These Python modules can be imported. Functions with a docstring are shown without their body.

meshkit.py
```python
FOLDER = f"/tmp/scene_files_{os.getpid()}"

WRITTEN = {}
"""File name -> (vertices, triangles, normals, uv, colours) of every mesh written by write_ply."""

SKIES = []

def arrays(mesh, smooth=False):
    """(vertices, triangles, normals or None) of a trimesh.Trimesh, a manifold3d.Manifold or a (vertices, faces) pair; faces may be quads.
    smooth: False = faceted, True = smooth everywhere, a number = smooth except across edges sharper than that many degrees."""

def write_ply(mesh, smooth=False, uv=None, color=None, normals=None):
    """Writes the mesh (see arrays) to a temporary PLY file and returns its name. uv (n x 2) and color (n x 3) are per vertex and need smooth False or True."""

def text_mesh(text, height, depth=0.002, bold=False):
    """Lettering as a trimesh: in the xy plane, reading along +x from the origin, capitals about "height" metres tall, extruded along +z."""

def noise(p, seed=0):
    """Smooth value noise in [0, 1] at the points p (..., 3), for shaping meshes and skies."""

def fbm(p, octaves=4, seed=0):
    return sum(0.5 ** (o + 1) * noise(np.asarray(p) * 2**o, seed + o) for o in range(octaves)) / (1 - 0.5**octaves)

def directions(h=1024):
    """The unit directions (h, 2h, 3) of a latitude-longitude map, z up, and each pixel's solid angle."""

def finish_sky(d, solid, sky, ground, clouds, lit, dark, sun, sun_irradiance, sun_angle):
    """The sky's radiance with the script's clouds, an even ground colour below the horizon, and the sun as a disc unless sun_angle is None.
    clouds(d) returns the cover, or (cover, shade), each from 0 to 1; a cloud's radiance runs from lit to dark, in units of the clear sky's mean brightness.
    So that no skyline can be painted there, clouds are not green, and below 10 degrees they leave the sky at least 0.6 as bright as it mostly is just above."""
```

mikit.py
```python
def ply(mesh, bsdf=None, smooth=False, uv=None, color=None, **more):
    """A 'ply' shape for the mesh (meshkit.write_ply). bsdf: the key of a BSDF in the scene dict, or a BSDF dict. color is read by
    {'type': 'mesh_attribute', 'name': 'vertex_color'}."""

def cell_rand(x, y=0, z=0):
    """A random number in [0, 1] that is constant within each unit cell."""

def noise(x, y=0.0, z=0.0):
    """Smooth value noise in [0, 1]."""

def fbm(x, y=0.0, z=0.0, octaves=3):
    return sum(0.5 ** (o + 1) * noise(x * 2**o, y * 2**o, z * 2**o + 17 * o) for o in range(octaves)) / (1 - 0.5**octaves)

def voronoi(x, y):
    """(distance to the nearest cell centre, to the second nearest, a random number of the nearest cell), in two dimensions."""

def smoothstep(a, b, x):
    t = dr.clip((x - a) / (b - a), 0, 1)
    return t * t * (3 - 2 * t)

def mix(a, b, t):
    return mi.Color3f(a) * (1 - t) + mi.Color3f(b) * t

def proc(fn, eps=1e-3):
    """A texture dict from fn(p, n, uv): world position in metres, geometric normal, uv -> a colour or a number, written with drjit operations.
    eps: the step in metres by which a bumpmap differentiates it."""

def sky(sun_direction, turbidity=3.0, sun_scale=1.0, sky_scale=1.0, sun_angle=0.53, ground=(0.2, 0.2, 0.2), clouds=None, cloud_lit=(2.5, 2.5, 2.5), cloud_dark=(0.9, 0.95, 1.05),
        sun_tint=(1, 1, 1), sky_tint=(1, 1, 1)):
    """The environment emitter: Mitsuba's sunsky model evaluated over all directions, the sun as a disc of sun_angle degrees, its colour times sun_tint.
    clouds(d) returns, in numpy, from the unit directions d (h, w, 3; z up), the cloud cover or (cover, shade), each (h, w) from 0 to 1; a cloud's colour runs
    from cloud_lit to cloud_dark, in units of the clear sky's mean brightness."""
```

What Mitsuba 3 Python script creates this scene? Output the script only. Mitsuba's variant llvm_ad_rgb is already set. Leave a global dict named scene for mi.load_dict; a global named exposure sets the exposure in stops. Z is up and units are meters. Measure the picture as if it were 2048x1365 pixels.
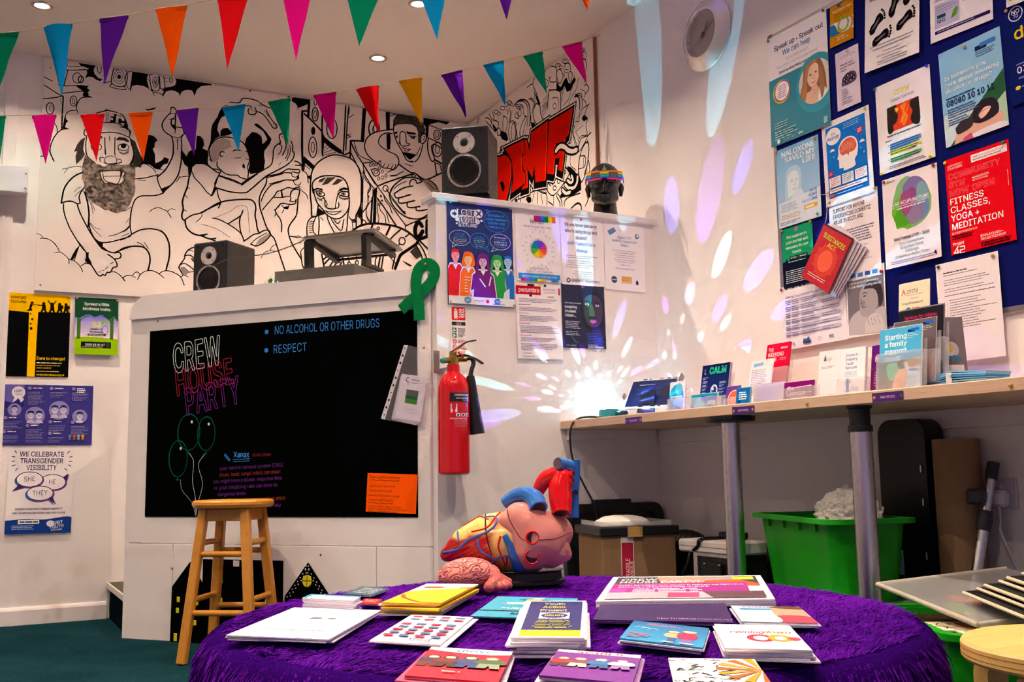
import math, random
import numpy as np, trimesh, shapely
import shapely.geometry as sg
from shapely import affinity
import manifold3d as m3
import mitsuba as mi, drjit as dr
import mikit, meshkit
from mikit import proc, noise, fbm, voronoi, cell_rand, smoothstep, mix

random.seed(7); rng = np.random.default_rng(7)
T = mi.ScalarTransform4f
scene, labels = {}, {}

# ------------------------------------------------------------------ camera, light, exposure
EYE = np.array([0.0, 0.0, 0.698])
YAW, PITCH, ROLL, FOV = 0.48911035, 0.12652608, -0.01679248, 53.6814
_f = np.array([math.sin(YAW) * math.cos(PITCH), math.cos(YAW) * math.cos(PITCH), math.sin(PITCH)])
_r = np.array([math.cos(YAW), -math.sin(YAW), 0.0]); _u = np.cross(_r, _f)
_up = -math.sin(ROLL) * _r + math.cos(ROLL) * _u
scene['camera'] = {'type': 'perspective', 'fov': FOV, 'fov_axis': 'x', 'near_clip': 0.05, 'far_clip': 100.0,
                   'to_world': T().look_at(origin=EYE.tolist(), target=(EYE + _f).tolist(), up=_up.tolist())}
exposure = 0.22
# daylight of an overcast street through the open shop front behind the camera
scene['daylight'] = {'type': 'constant', 'radiance': {'type': 'rgb', 'value': [0.24, 0.20, 0.33]}}
LAMP_RGB = np.array([1.0, 0.79, 0.58]) * 7.6         # ceiling downlights: reflector spots
BEAM, CUTOFF = 24.0, 66.0
DISCO = [((0.10, 0.75, 1.0), 9.0), ((0.06, 0.10, 1.0), 7.0), ((0.25, 0.05, 1.0), 3.0)]   # the disco lamp's three colours

# ------------------------------------------------------------------ helpers
def lin(c):
    if isinstance(c, str):
        c = [int(c[i:i + 2], 16) for i in (0, 2, 4)]
    c = np.asarray(c, float) / 255.0
    return np.where(c <= 0.04045, c / 12.92, ((c + 0.055) / 1.055) ** 2.4)
def linf(c): return [float(x) for x in lin(c)]

def bs(name, d): scene[name] = d
def prin(base, rough=0.5, **k):
    b = base if isinstance(base, dict) else {'type': 'rgb', 'value': [float(x) for x in (lin(base) if isinstance(base, str) else base)]}
    return {'type': 'twosided', 'b': {'type': 'principled', 'base_color': b, 'roughness': rough, **k}}
VC = {'type': 'mesh_attribute', 'name': 'vertex_color'}
bs('vc', {'type': 'twosided', 'b': {'type': 'diffuse', 'reflectance': VC}})
bs('vcs', prin(VC, 0.42, specular=0.4))
bs('vcg', prin(VC, 0.16, specular=0.5))
bs('vcm', prin(VC, 0.3, metallic=1.0))
bs('chrome', {'type': 'twosided', 'b': {'type': 'roughconductor', 'material': 'Cr', 'alpha': 0.16}})
bs('brushed', {'type': 'twosided', 'b': {'type': 'roughconductor', 'material': 'Al', 'alpha': 0.25}})
bs('clear', {'type': 'thindielectric', 'int_ior': 1.45})
bs('acrylic', {'type': 'blendbsdf', 'weight': 0.16, 'a': {'type': 'thindielectric', 'int_ior': 1.45}, 'b': {'type': 'twosided', 'x': {'type': 'diffuse', 'reflectance': {'type': 'rgb', 'value': [.8, .8, .85]}}}})

def key_for(base):
    if base not in scene and base not in labels: return base
    i = 1
    while f'{base}_{i:03d}' in scene or f'{base}_{i:03d}' in labels: i += 1
    return f'{base}_{i:03d}'

def tag(key, label=None, cat=None, group=None, kind=None):
    d = labels.setdefault(key, {})
    for a, b in (('label', label), ('category', cat), ('group', group), ('kind', kind)):
        if b: d[a] = b
    return key

def thing(name, label, cat, group=None):
    return tag(key_for(name), label, cat, group)

def col_arr(n, c): return np.tile(lin(c) if isinstance(c, str) else np.asarray(c, float), (n, 1))

def obj(name, mesh, mat, parent=None, col=None, smooth=False, tw=None, uv=None, **tags):
    """One entry. col: flat colour (hex) or per-vertex colours, for the 'vc*' materials."""
    k = key_for((parent + '__' if parent else '') + name)
    if not isinstance(mesh, trimesh.Trimesh):
        if hasattr(mesh, 'to_mesh'):
            mm = mesh.to_mesh(); mesh = trimesh.Trimesh(mm.vert_properties[:, :3], mm.tri_verts, process=False)
        else: mesh = trimesh.Trimesh(np.asarray(mesh[0], float), np.asarray(mesh[1], int), process=False)
    sm = smooth
    if smooth is not False and smooth is not True:
        mesh = trimesh.graph.smooth_shade(mesh, angle=np.radians(smooth), facet_minarea=None); sm = True
    c = None
    if col is not None:
        c = col_arr(len(mesh.vertices), col) if (isinstance(col, str) or np.ndim(col) == 1) else col
    elif mat.startswith('vc'): c = col_arr(len(mesh.vertices), 'ffffff')
    d = mikit.ply(mesh, mat, smooth=sm, color=c, uv=uv)
    if tw is not None: d['to_world'] = tw
    scene[k] = d
    if tags: tag(k, **tags)
    return k

def struct(name, mesh, mat, parent=None, **k):
    o = obj(name, mesh, mat, parent, **k)
    if not parent: tag(o, kind='structure')
    return o

cat_ = trimesh.util.concatenate
def box(x0, x1, y0, y1, z0, z1, b=0.0):
    if b <= 0:
        m = trimesh.creation.box((x1 - x0, y1 - y0, z1 - z0)); m.apply_translation(((x0 + x1) / 2, (y0 + y1) / 2, (z0 + z1) / 2)); return m
    b = min(b, (x1 - x0) / 2.01, (y1 - y0) / 2.01, (z1 - z0) / 2.01)
    p = []
    for (a, c, e) in ((0, b, b), (b, 0, b), (b, b, 0)):
        for X in (x0 + a, x1 - a):
            for Y in (y0 + c, y1 - c):
                for Z_ in (z0 + e, z1 - e): p.append((X, Y, Z_))
    return trimesh.convex.convex_hull(np.array(p))
def cbox(c, s, b=0.0): return box(c[0] - s[0] / 2, c[0] + s[0] / 2, c[1] - s[1] / 2, c[1] + s[1] / 2, c[2] - s[2] / 2, c[2] + s[2] / 2, b)
def rotz(m, a, c=(0, 0, 0)):
    m.apply_transform(trimesh.transformations.rotation_matrix(a, (0, 0, 1), c)); return m
def rot(m, a, ax, c=(0, 0, 0)):
    m.apply_transform(trimesh.transformations.rotation_matrix(a, ax, c)); return m
def mv(m, x, y, z): m.apply_translation((x, y, z)); return m
def xf(m, origin, X, Y, Z_):
    M = np.eye(4); M[:3, 0], M[:3, 1], M[:3, 2], M[:3, 3] = X, Y, Z_, origin; m.apply_transform(M); return m
def lathe(profile, n=32, cap=True):
    """profile: (r, z) from bottom to top, around z."""
    P = np.array(profile, float); a = np.arange(n) * 2 * np.pi / n
    v = np.stack([P[:, 0, None] * np.cos(a), P[:, 0, None] * np.sin(a), np.repeat(P[:, 1, None], n, 1)], -1).reshape(-1, 3)
    i, j = np.meshgrid(np.arange(len(P) - 1), np.arange(n), indexing='ij'); j2 = (j + 1) % n
    q = np.stack([i * n + j, i * n + j2, (i + 1) * n + j2, (i + 1) * n + j], -1).reshape(-1, 4)
    f = np.vstack([q[:, [0, 1, 2]], q[:, [0, 2, 3]]]); v = list(v)
    if cap:
        for row, flip in ((0, 1), (len(P) - 1, 0)):
            if P[row, 0] > 1e-6:
                v.append((0, 0, P[row, 1])); c = len(v) - 1; jj = np.arange(n); a_ = row * n + jj; b_ = row * n + (jj + 1) % n
                f = np.vstack([f, np.stack([b_, a_, np.full(n, c)], 1) if flip else np.stack([a_, b_, np.full(n, c)], 1)])
    return trimesh.Trimesh(np.array(v), f, process=False)
def frame_paths(p):
    p = np.asarray(p, float); t = np.gradient(p, axis=0); t /= np.linalg.norm(t, axis=1, keepdims=True) + 1e-12
    a = np.cross(t[0], [0, 0, 1.0]);
    if np.linalg.norm(a) < 1e-3: a = np.cross(t[0], [1.0, 0, 0])
    A = []
    for k in range(len(p)):
        a = a - t[k] * (a @ t[k]); a /= np.linalg.norm(a) + 1e-12; A.append(a)
    A = np.array(A); return t, A, np.cross(t, A)
def tube(p, r, n=10, cap=True):
    p = np.asarray(p, float); r = np.broadcast_to(np.asarray(r, float), (len(p),)); t, A, Bn = frame_paths(p)
    an = np.arange(n) * 2 * np.pi / n
    v = (p[:, None] + r[:, None, None] * (np.cos(an)[None, :, None] * A[:, None] + np.sin(an)[None, :, None] * Bn[:, None])).reshape(-1, 3)
    i, j = np.meshgrid(np.arange(len(p) - 1), np.arange(n), indexing='ij'); j2 = (j + 1) % n
    q = np.stack([i * n + j, i * n + j2, (i + 1) * n + j2, (i + 1) * n + j], -1).reshape(-1, 4)
    f = np.vstack([q[:, [0, 1, 2]], q[:, [0, 2, 3]]])
    if cap:
        v = np.vstack([v, p[:1], p[-1:]]); c0, c1 = len(v) - 2, len(v) - 1; jj = np.arange(n); e = (len(p) - 1) * n
        f = np.vstack([f, np.stack([(jj + 1) % n, jj, np.full(n, c0)], 1), np.stack([e + jj, e + (jj + 1) % n, np.full(n, c1)], 1)])
    return trimesh.Trimesh(v, f, process=False)
def spline(pts, n=8):
    P = np.asarray(pts, float)
    if len(P) < 3: return P
    Q = np.vstack([2 * P[0] - P[1], P, 2 * P[-1] - P[-2]]); out = []
    for i in range(1, len(Q) - 2):
        t = np.linspace(0, 1, n, endpoint=False)[:, None]; a, b, c, d = Q[i - 1], Q[i], Q[i + 1], Q[i + 2]
        out.append(0.5 * (2 * b + (c - a) * t + (2 * a - 5 * b + 4 * c - d) * t ** 2 + (3 * b - a - 3 * c + d) * t ** 3))
    return np.vstack(out + [P[-1:]])
def prism(poly, h):
    return trimesh.creation.extrude_polygon(poly, h, engine='earcut')
def bar(p0, p1, w, d, up=(0, 0, 1), b=0.0):
    """a rectangular bar from p0 to p1: w across, d along the up side."""
    p0, p1 = np.array(p0, float), np.array(p1, float); z = p1 - p0; L = np.linalg.norm(z); z /= L
    x = np.cross(np.array(up, float), z); x /= np.linalg.norm(x); y = np.cross(z, x)
    m = box(-w / 2, w / 2, -d / 2, d / 2, 0, L, b); return xf(m, p0, x, y, z)
def sphere(r, c=(0, 0, 0), sub=3, s=(1, 1, 1)):
    m = trimesh.creation.icosphere(sub, r); m.apply_scale(s); m.apply_translation(c); return m
def hullspheres(cs, sub=2):
    return trimesh.convex.convex_hull(np.vstack([trimesh.creation.icosphere(sub, r).vertices + np.array(c) for c, r in cs]))
def man(m): return m3.Manifold(m3.Mesh(np.asarray(m.vertices, np.float32), np.asarray(m.faces, np.uint32)))
def unman(M):
    mm = M.to_mesh(); return trimesh.Trimesh(mm.vert_properties[:, :3], mm.tri_verts, process=False)

# ------------------------------------------------------------------ flat print: stacked thin layers of colour on a sheet
_G = {}
def glyph(c, bold):
    if (c, bold) not in _G:
        w = lambda s: (lambda b: b[1][0] - b[0][0])(meshkit.text_mesh(s, 1.0, 0.01, bold).bounds)
        hh = _G.setdefault(('HH', bold), w('HH'))
        if c == ' ': _G[(c, bold)] = (np.zeros((0, 2)), np.zeros((0, 3), int), 0.36)
        else:
            m = meshkit.text_mesh(c, 1.0, 0.01, bold); z = m.vertices[:, 2]
            f = m.faces[(z[m.faces] > 0.005).all(1)]; u, inv = np.unique(f, return_inverse=True)
            v = m.vertices[u][:, :2]; adv = w('H' + c + 'H') - hh
            v = v - [v[:, 0].min() - (adv - np.ptp(v[:, 0])) / 2, 0]
            _G[(c, bold)] = (v, inv.reshape(-1, 3), adv)
    return _G[(c, bold)]
def text2d(s, bold=False, track=0.0):
    V, F, x, n = [], [], 0.0, 0
    for c in s:
        v, f, a = glyph(c, bold)
        if len(v): V.append(v + [x, 0]); F.append(f + n); n += len(v)
        x += a + track
    if not V: return np.zeros((0, 2)), np.zeros((0, 3), int), x
    return np.vstack(V), np.vstack(F), x

def tri2d(geom):
    V, F, n = [], [], 0
    for g in getattr(geom, 'geoms', [geom]):
        if g.geom_type != 'Polygon' or g.is_empty or g.area < 1e-9: continue
        v, f = trimesh.creation.triangulate_polygon(g, engine='earcut'); V.append(np.asarray(v)); F.append(np.asarray(f) + n); n += len(v)
    return (np.vstack(V), np.vstack(F)) if V else (np.zeros((0, 2)), np.zeros((0, 3), int))

class Print:
    """Artwork in units of 1/100 of the sheet's width, y downwards; every call lays its colour over the ones before."""
    def __init__(s, w, h, base='ffffff', step=0.00012):
        s.w, s.h, s.H, s.step = w, h, 100.0 * h / w, step
        s.V, s.F, s.C, s.L, s.n, s.layer = [], [], [], [], 0, 0
        s.base, s.last = base, None
    def raw(s, v, f, c):
        if not len(v): return s
        v = np.asarray(v, float)
        if (v.min(0) < -.01).any() or v[:, 0].max() > 100.01 or v[:, 1].max() > s.H + .01:
            if isinstance(c, str):      # nothing prints beyond the sheet's edge
                g = shapely.union_all([sg.Polygon(v[list(t)]).buffer(0) for t in f]).intersection(sg.box(0, 0, 100, s.H)); v, f = tri2d(g)
                if not len(v): return s
            else: v = np.clip(v, 0, [100, s.H])
        ck = c if isinstance(c, str) else None
        if ck is None or ck != s.last: s.layer += 1        # one colour laid twice in a row shares its layer
        s.last = ck
        s.V.append(v); s.F.append(np.asarray(f) + s.n); s.C.append(col_arr(len(v), c) if isinstance(c, str) or np.ndim(c) == 1 else c); s.L.append(np.full(len(v), s.layer)); s.n += len(v); return s
    def rect(s, x0, y0, x1, y1, c): return s.raw([(x0, y0), (x1, y0), (x1, y1), (x0, y1)], [(0, 1, 2), (0, 2, 3)], c)
    def grad(s, x0, y0, x1, y1, c0, c1):
        return s.raw([(x0, y0), (x1, y0), (x1, y1), (x0, y1)], [(0, 1, 2), (0, 2, 3)], np.array([lin(c0), lin(c0), lin(c1), lin(c1)]))
    def geom(s, g, c): return s.raw(*tri2d(g), c)
    def poly(s, pts, c, sm=False):
        if sm: pts = spline(list(pts) + [pts[0]], 5)[:-1]
        g = sg.Polygon(pts)
        if not g.is_valid: g = g.buffer(0)
        return s.geom(g, c)
    def ell(s, cx, cy, rx, ry=None, c='000000', n=28, a=0):
        ry = rx if ry is None else ry; t = np.arange(n) * 2 * np.pi / n
        p = np.stack([rx * np.cos(t), ry * np.sin(t)], 1)
        if a: ca, sa = math.cos(a), math.sin(a); p = p @ np.array([[ca, sa], [-sa, ca]])
        p += [cx, cy]
        return s.raw(p, [(0, i, i + 1) for i in range(1, n - 1)], c)
    def ring(s, cx, cy, rx, ry, w, c, n=36):
        t = np.arange(n) * 2 * np.pi / n; e = np.stack([np.cos(t), np.sin(t)], 1)
        v = np.vstack([e * [rx, ry], e * [rx - w, ry - w]]) + [cx, cy]; i = np.arange(n); j = (i + 1) % n
        return s.raw(v, np.vstack([np.stack([i, j, j + n], 1), np.stack([i, j + n, i + n], 1)]), c)
    def line(s, pts, w, c, sm=True):
        if sm and len(pts) > 2: pts = spline(pts, 5)
        return s.geom(sg.LineString(pts).buffer(w / 2, quad_segs=2), c)
    def text(s, x, y, t, h, c, bold=False, width=None, align='l', a=0.0, track=0.0, skew=0.0):
        """baseline at y; h = height of capitals; width squeezes or stretches the line."""
        v, f, W = text2d(t, bold, track)
        if not len(v): return s
        sx = (width / W) if width else h; v = v * [sx, h]
        if skew: v[:, 0] += skew * v[:, 1]
        v[:, 0] -= {'l': 0, 'c': W * sx / 2, 'r': W * sx}[align]; v[:, 1] *= -1
        if a: ca, sa = math.cos(a), math.sin(a); v = np.stack([v[:, 0] * ca + v[:, 1] * sa, -v[:, 0] * sa + v[:, 1] * ca], 1)
        return s.raw(v + [x, y], f[:, ::-1], c)
    def outline(s, x, y, t, h, c, w, width=None, a=0.0, bold=True):
        v, f, W = text2d(t, bold, 0.06); sx = (width / W) if width else h; v = v * [sx, -h]
        e = np.sort(np.vstack([f[:, [0, 1]], f[:, [1, 2]], f[:, [2, 0]]]), 1); u, n = np.unique(e, axis=0, return_counts=True); u = u[n == 1]
        ca, sa = math.cos(a), math.sin(a); v = np.stack([v[:, 0] * ca + v[:, 1] * sa, -v[:, 0] * sa + v[:, 1] * ca], 1) + [x, y]
        p, q = v[u[:, 0]], v[u[:, 1]]; d = q - p; L = np.linalg.norm(d, axis=1, keepdims=True) + 1e-9; nn = np.stack([-d[:, 1], d[:, 0]], 1) / L * w / 2; d = d / L * w / 3
        V = np.stack([p - nn - d, q - nn + d, q + nn + d, p + nn - d], 1).reshape(-1, 2); i = np.arange(len(p)) * 4
        return s.raw(V, np.vstack([np.stack([i, i + 1, i + 2], 1), np.stack([i, i + 2, i + 3], 1)]), c)
    def greek(s, x0, y0, x1, n, dy, h, c, seed=0, ragged=0.35, align='l', slope=0.0):
        """lines of print too small to read: word-long dashes."""
        r = np.random.default_rng(seed + 11); V, F, k = [], [], 0
        for i in range(n):
            L = (x1 - x0) * (1 - ragged * r.random() * (1 if i < n - 1 else 1.5)); x = x0 if align == 'l' else (x0 + x1 - L) / 2; e = x + L; y = y0 + i * dy
            while x < e - 0.5:
                w = min(h * (1.2 + 5.0 * r.random()), e - x)
                V += [(x, y + slope * (x - x0)), (x + w, y + slope * (x + w - x0)), (x + w, y + h + slope * (x + w - x0)), (x, y + h + slope * (x - x0))]; F += [(k, k + 1, k + 2), (k, k + 2, k + 3)]; k += 4; x += w + h * 0.55
        return s.raw(V, F, c)
    def mesh(s, place, thick=0.0006):
        """(mesh, colours). place(x, y, n): sheet metres (right, down) and height above the wall -> world."""
        V, F, C, n = [], [], [], 0
        w, h = s.w, s.h
        P = np.array([(0, 0, 0), (w, 0, 0), (w, h, 0), (0, h, 0), (0, 0, thick), (w, 0, thick), (w, h, thick), (0, h, thick)], float)
        q = np.array([(4, 7, 6, 5), (0, 1, 2, 3), (0, 4, 5, 1), (1, 5, 6, 2), (2, 6, 7, 3), (3, 7, 4, 0)])
        V.append(P); F.append(np.vstack([q[:, [0, 1, 2]], q[:, [0, 2, 3]]])); C.append(col_arr(8, s.base)); n = 8
        for v, f, c, L in zip(s.V, s.F, s.C, s.L):
            V.append(np.column_stack([v * (w / 100.0), thick + L * s.step])); C.append(c)
        for f in s.F:
            F.append(f + 8)
        V = np.vstack(V); F = np.vstack(F); C = np.vstack(C)
        t = V[F]; F = np.where((((t[:, 1, 0] - t[:, 0, 0]) * (t[:, 2, 1] - t[:, 0, 1]) - (t[:, 1, 1] - t[:, 0, 1]) * (t[:, 2, 0] - t[:, 0, 0])) > 0)[:, None], F[:, ::-1], F)
        # faces above point out of the sheet (x right, y down, n outwards): clockwise in (x, y) seen as (right, down)
        W = place(V[:, 0], V[:, 1], V[:, 2])
        return trimesh.Trimesh(W, F, process=False), C

YB, XR, YP, ZC = 5.5, 2.645, 3.612, 2.845
PB = np.array([0.605, 4.783]); UB = np.array([0.965, -1.133]) / math.hypot(0.965, 1.133); NB = np.array([UB[1], -UB[0]])   # booth front: foot of its left end, direction, outward normal
def on(wall, cx, cz, w, h, rotdeg=0.0, gap=0.001, lift=0.0, curl=0.0, off=0.0):
    """place() for a sheet centred at (cx, cz) of a wall; cx runs along the wall (right wall: -Y); lift: the foot stands off the wall; curl: the lower edge bends out."""
    a = math.radians(rotdeg); ca, sa = math.cos(a), math.sin(a)
    def place(x, y, n):
        u, v = x - w / 2, h / 2 - y; U, V_ = cx + u * ca - v * sa, cz + u * sa + v * ca
        n = n + gap + off + lift * y / h + curl * np.clip(y / h - 0.6, 0, 1) ** 2
        if wall == 'b': return np.column_stack([U, YB - n, V_])
        if wall == 'p': return np.column_stack([U, YP - n, V_])
        if wall == 'r': return np.column_stack([XR - n, -U, V_])
        return np.column_stack([PB[0] + UB[0] * U + NB[0] * n, PB[1] + UB[1] * U + NB[1] * n, V_])
    return place
def poster(name, P, place, label, cat='poster', mat='vc', group=None, thick=0.0006, parent=None):
    m, c = P.mesh(place, thick); k = obj(name, m, mat, parent, col=c)
    if not parent: tag(k, label, cat, group)
    return k
# ------------------------------------------------------------------ the room
def stains(base, amt, dark):
    b, k = linf(base), linf(dark)
    def fn(p, n, uv):
        a = fbm(p.x * 1.7 + p.y * 1.3, p.z * 1.9, p.y * 0.7, 4); s = smoothstep(0.55, 0.8, fbm(p.x * 9 + p.y * 7, p.z * 8, 3.0, 3)) * smoothstep(0.75, 0.1, p.z)
        return mix(b, k, dr.clip(amt * (smoothstep(0.4, 0.8, a) * 0.5 + 0.9 * s), 0, 1))
    return proc(fn)
bs('wall_paint', {'type': 'twosided', 'b': {'type': 'diffuse', 'reflectance': stains('f2ecee', 0.30, 'd6c6b4')}})
bs('booth_paint', {'type': 'twosided', 'b': {'type': 'diffuse', 'reflectance': stains('f1ebee', 0.55, 'c2b0a4')}})
bs('ceiling_paint', {'type': 'twosided', 'b': {'type': 'diffuse', 'reflectance': {'type': 'rgb', 'value': [.86, .77, .70]}}})
def carpet(p, n, uv):
    a = noise(p.x * 260, p.y * 260, 0.0); b = fbm(p.x * 6, p.y * 6, 1.0, 3)
    return mix(linf('0f2a33'), linf('1d4049'), dr.clip(0.65 * a + 0.5 * b - 0.1, 0, 1))
bs('carpet', {'type': 'twosided', 'b': {'type': 'diffuse', 'reflectance': proc(carpet)}})

X0, Y0 = -2.6, -2.4          # the room runs on to the left and towards the open shop front behind the camera
struct('floor', box(X0, XR + .15, Y0, YB + .15, -0.05, 0), 'carpet')
struct('ceiling', box(X0, XR + .15, Y0, YB + .15, ZC, ZC + .1), 'ceiling_paint')
struct('wall_back', box(X0, XR + .15, YB, YB + .15, 0, ZC), 'wall_paint')
struct('wall_right', box(XR, XR + .15, Y0, YB, 0, ZC), 'wall_paint')
struct('wall_left', box(X0 - .15, X0, Y0, YB, 0, ZC), 'wall_paint')
# partition: the side wall of the booth, with its cap
PT = 0.082
struct('wall_partition', box(1.588, XR, YP, YP + PT, 0, 1.772), 'wall_paint')
struct('trim_1', box(1.566, XR, YP - .018, YP + PT + .018, 1.772, 1.800, .004), 'booth_paint')
# baseboard on the back wall
pr = sg.Polygon([(0, 0), (.018, 0), (.018, .068), (.012, .078), (.004, .084), (0, .084)])
m = prism(pr, 0.62 - X0); xf(m, (X0, YB, 0), (0, -1, 0), (0, 0, 1), (1, 0, 0)); struct('baseboard_back', m, 'booth_paint')
# timber strip on the back wall at the left of the frame
m = cat_([box(.065, .125, YB - .014, YB, 0.084, 2.80, .003), box(.078, .088, YB - .02, YB - .012, 0.084, 2.80), box(.102, .112, YB - .02, YB - .012, 0.084, 2.80)])
struct('trim_2', m, 'booth_paint')
t = thing('junction_box', 'white surface-mounted box screwed high on the back wall at the left of the mural', 'junction box')
obj('housing', box(-.12, .183, YB - .095, YB - .015, 2.09, 2.222, .004), 'booth_paint', t)
for z in (2.115, 2.19): obj('screw', mv(rot(lathe([(.0, 0), (.005, 0), (.004, .002), (0, .003)], 10), math.pi / 2, (1, 0, 0)), .172, YB - .095, z), 'vcs', t, col='8a7a6a')

# ceiling downlights (the three in the picture and the rest of their grid)
WHERE = {(.20, 3.25): 'in front of the chalkboard', (1.70, 2.75): 'in front of the counter', (1.70, 1.45): 'over the low round stool', (.20, 1.95): 'left of the fur table', (-1.30, 4.0): 'far left near the back wall', (-1.30, 2.0): 'far left in mid room', (.95, 1.35): 'above the fur table', (-.4, 0.4): 'above the camera'}
def downlight(x, y):
    t = thing('downlight', {0.19: 'recessed ceiling spotlight above the upper bunting at the far left', 1.73: 'recessed ceiling spotlight at the top edge beside the blue pennant', 1.78: 'recessed ceiling spotlight in mid ceiling above the lower bunting'}.get(x, 'recessed round ceiling spotlight outside the frame, ' + WHERE.get((x, y), 'over the room')), 'ceiling light', 'recessed ceiling downlights')
    obj('bezel', mv(lathe([(.031, 0), (.033, -.004), (.045, -.005), (.048, 0)], 28, cap=False), x, y, ZC), 'vcm', t, col='b9b2a4', smooth=40)
    a = np.arange(20) * 2 * np.pi / 20; v = np.vstack([np.stack([x + .031 * np.cos(a), y + .031 * np.sin(a), np.full(20, ZC - .0015)], 1), [[x, y, ZC - .0015]]])
    k = obj('bulb', (v, np.stack([(np.arange(20) + 1) % 20, np.arange(20), np.full(20, 20)], 1)), 'vc', t)
    if y > 4: scene[k]['emitter'] = {'type': 'area', 'radiance': {'type': 'rgb', 'value': [float(q) for q in LAMP_RGB * 5]}}
    scene[f'beam_{x:.2f}_{y:.2f}'.replace('.', '').replace('-', 'm')] = {'type': 'spot', 'intensity': {'type': 'rgb', 'value': [float(q) for q in LAMP_RGB]}, 'beam_width': BEAM, 'cutoff_angle': CUTOFF,
        'to_world': T().look_at(origin=[x, y, ZC - .012], target=[x, y, 0], up=[0, 1, 0])}
for x, y in ((.19, 4.884), (1.73, 4.117), (1.78, 4.782), (.20, 3.25), (1.70, 2.75), (1.70, 1.45), (.20, 1.95), (-1.30, 4.0), (-1.30, 2.0), (.95, 1.35), (-.4, 0.4)): downlight(x, y)

# ------------------------------------------------------------------ DJ booth
BL, BZ = 1.492, 1.50
def bp(u, n, z): return (PB[0] + UB[0] * u + NB[0] * n, PB[1] + UB[1] * u + NB[1] * n, z)
def boothify(m): return xf(m, (PB[0], PB[1], 0), (UB[0], UB[1], 0), (NB[0], NB[1], 0), (0, 0, 1))   # local (u, n, z); left-handed: fix the winding
def bobj(name, m, *a, **k):
    m = boothify(m); m.invert(); return obj(name, m, *a, **k)
t = thing('dj_booth', 'white painted timber DJ booth front with a rounded top left corner', 'DJ booth')
R = .085
arc = [(R - R * math.cos(q), BZ - .03 - R + R * math.sin(q)) for q in np.linspace(0, math.pi / 2, 9)]
face = sg.Polygon([(0, .41), (BL, .41), (BL, BZ - .03)] + [(x, z) for x, z in arc[::-1]])
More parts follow.
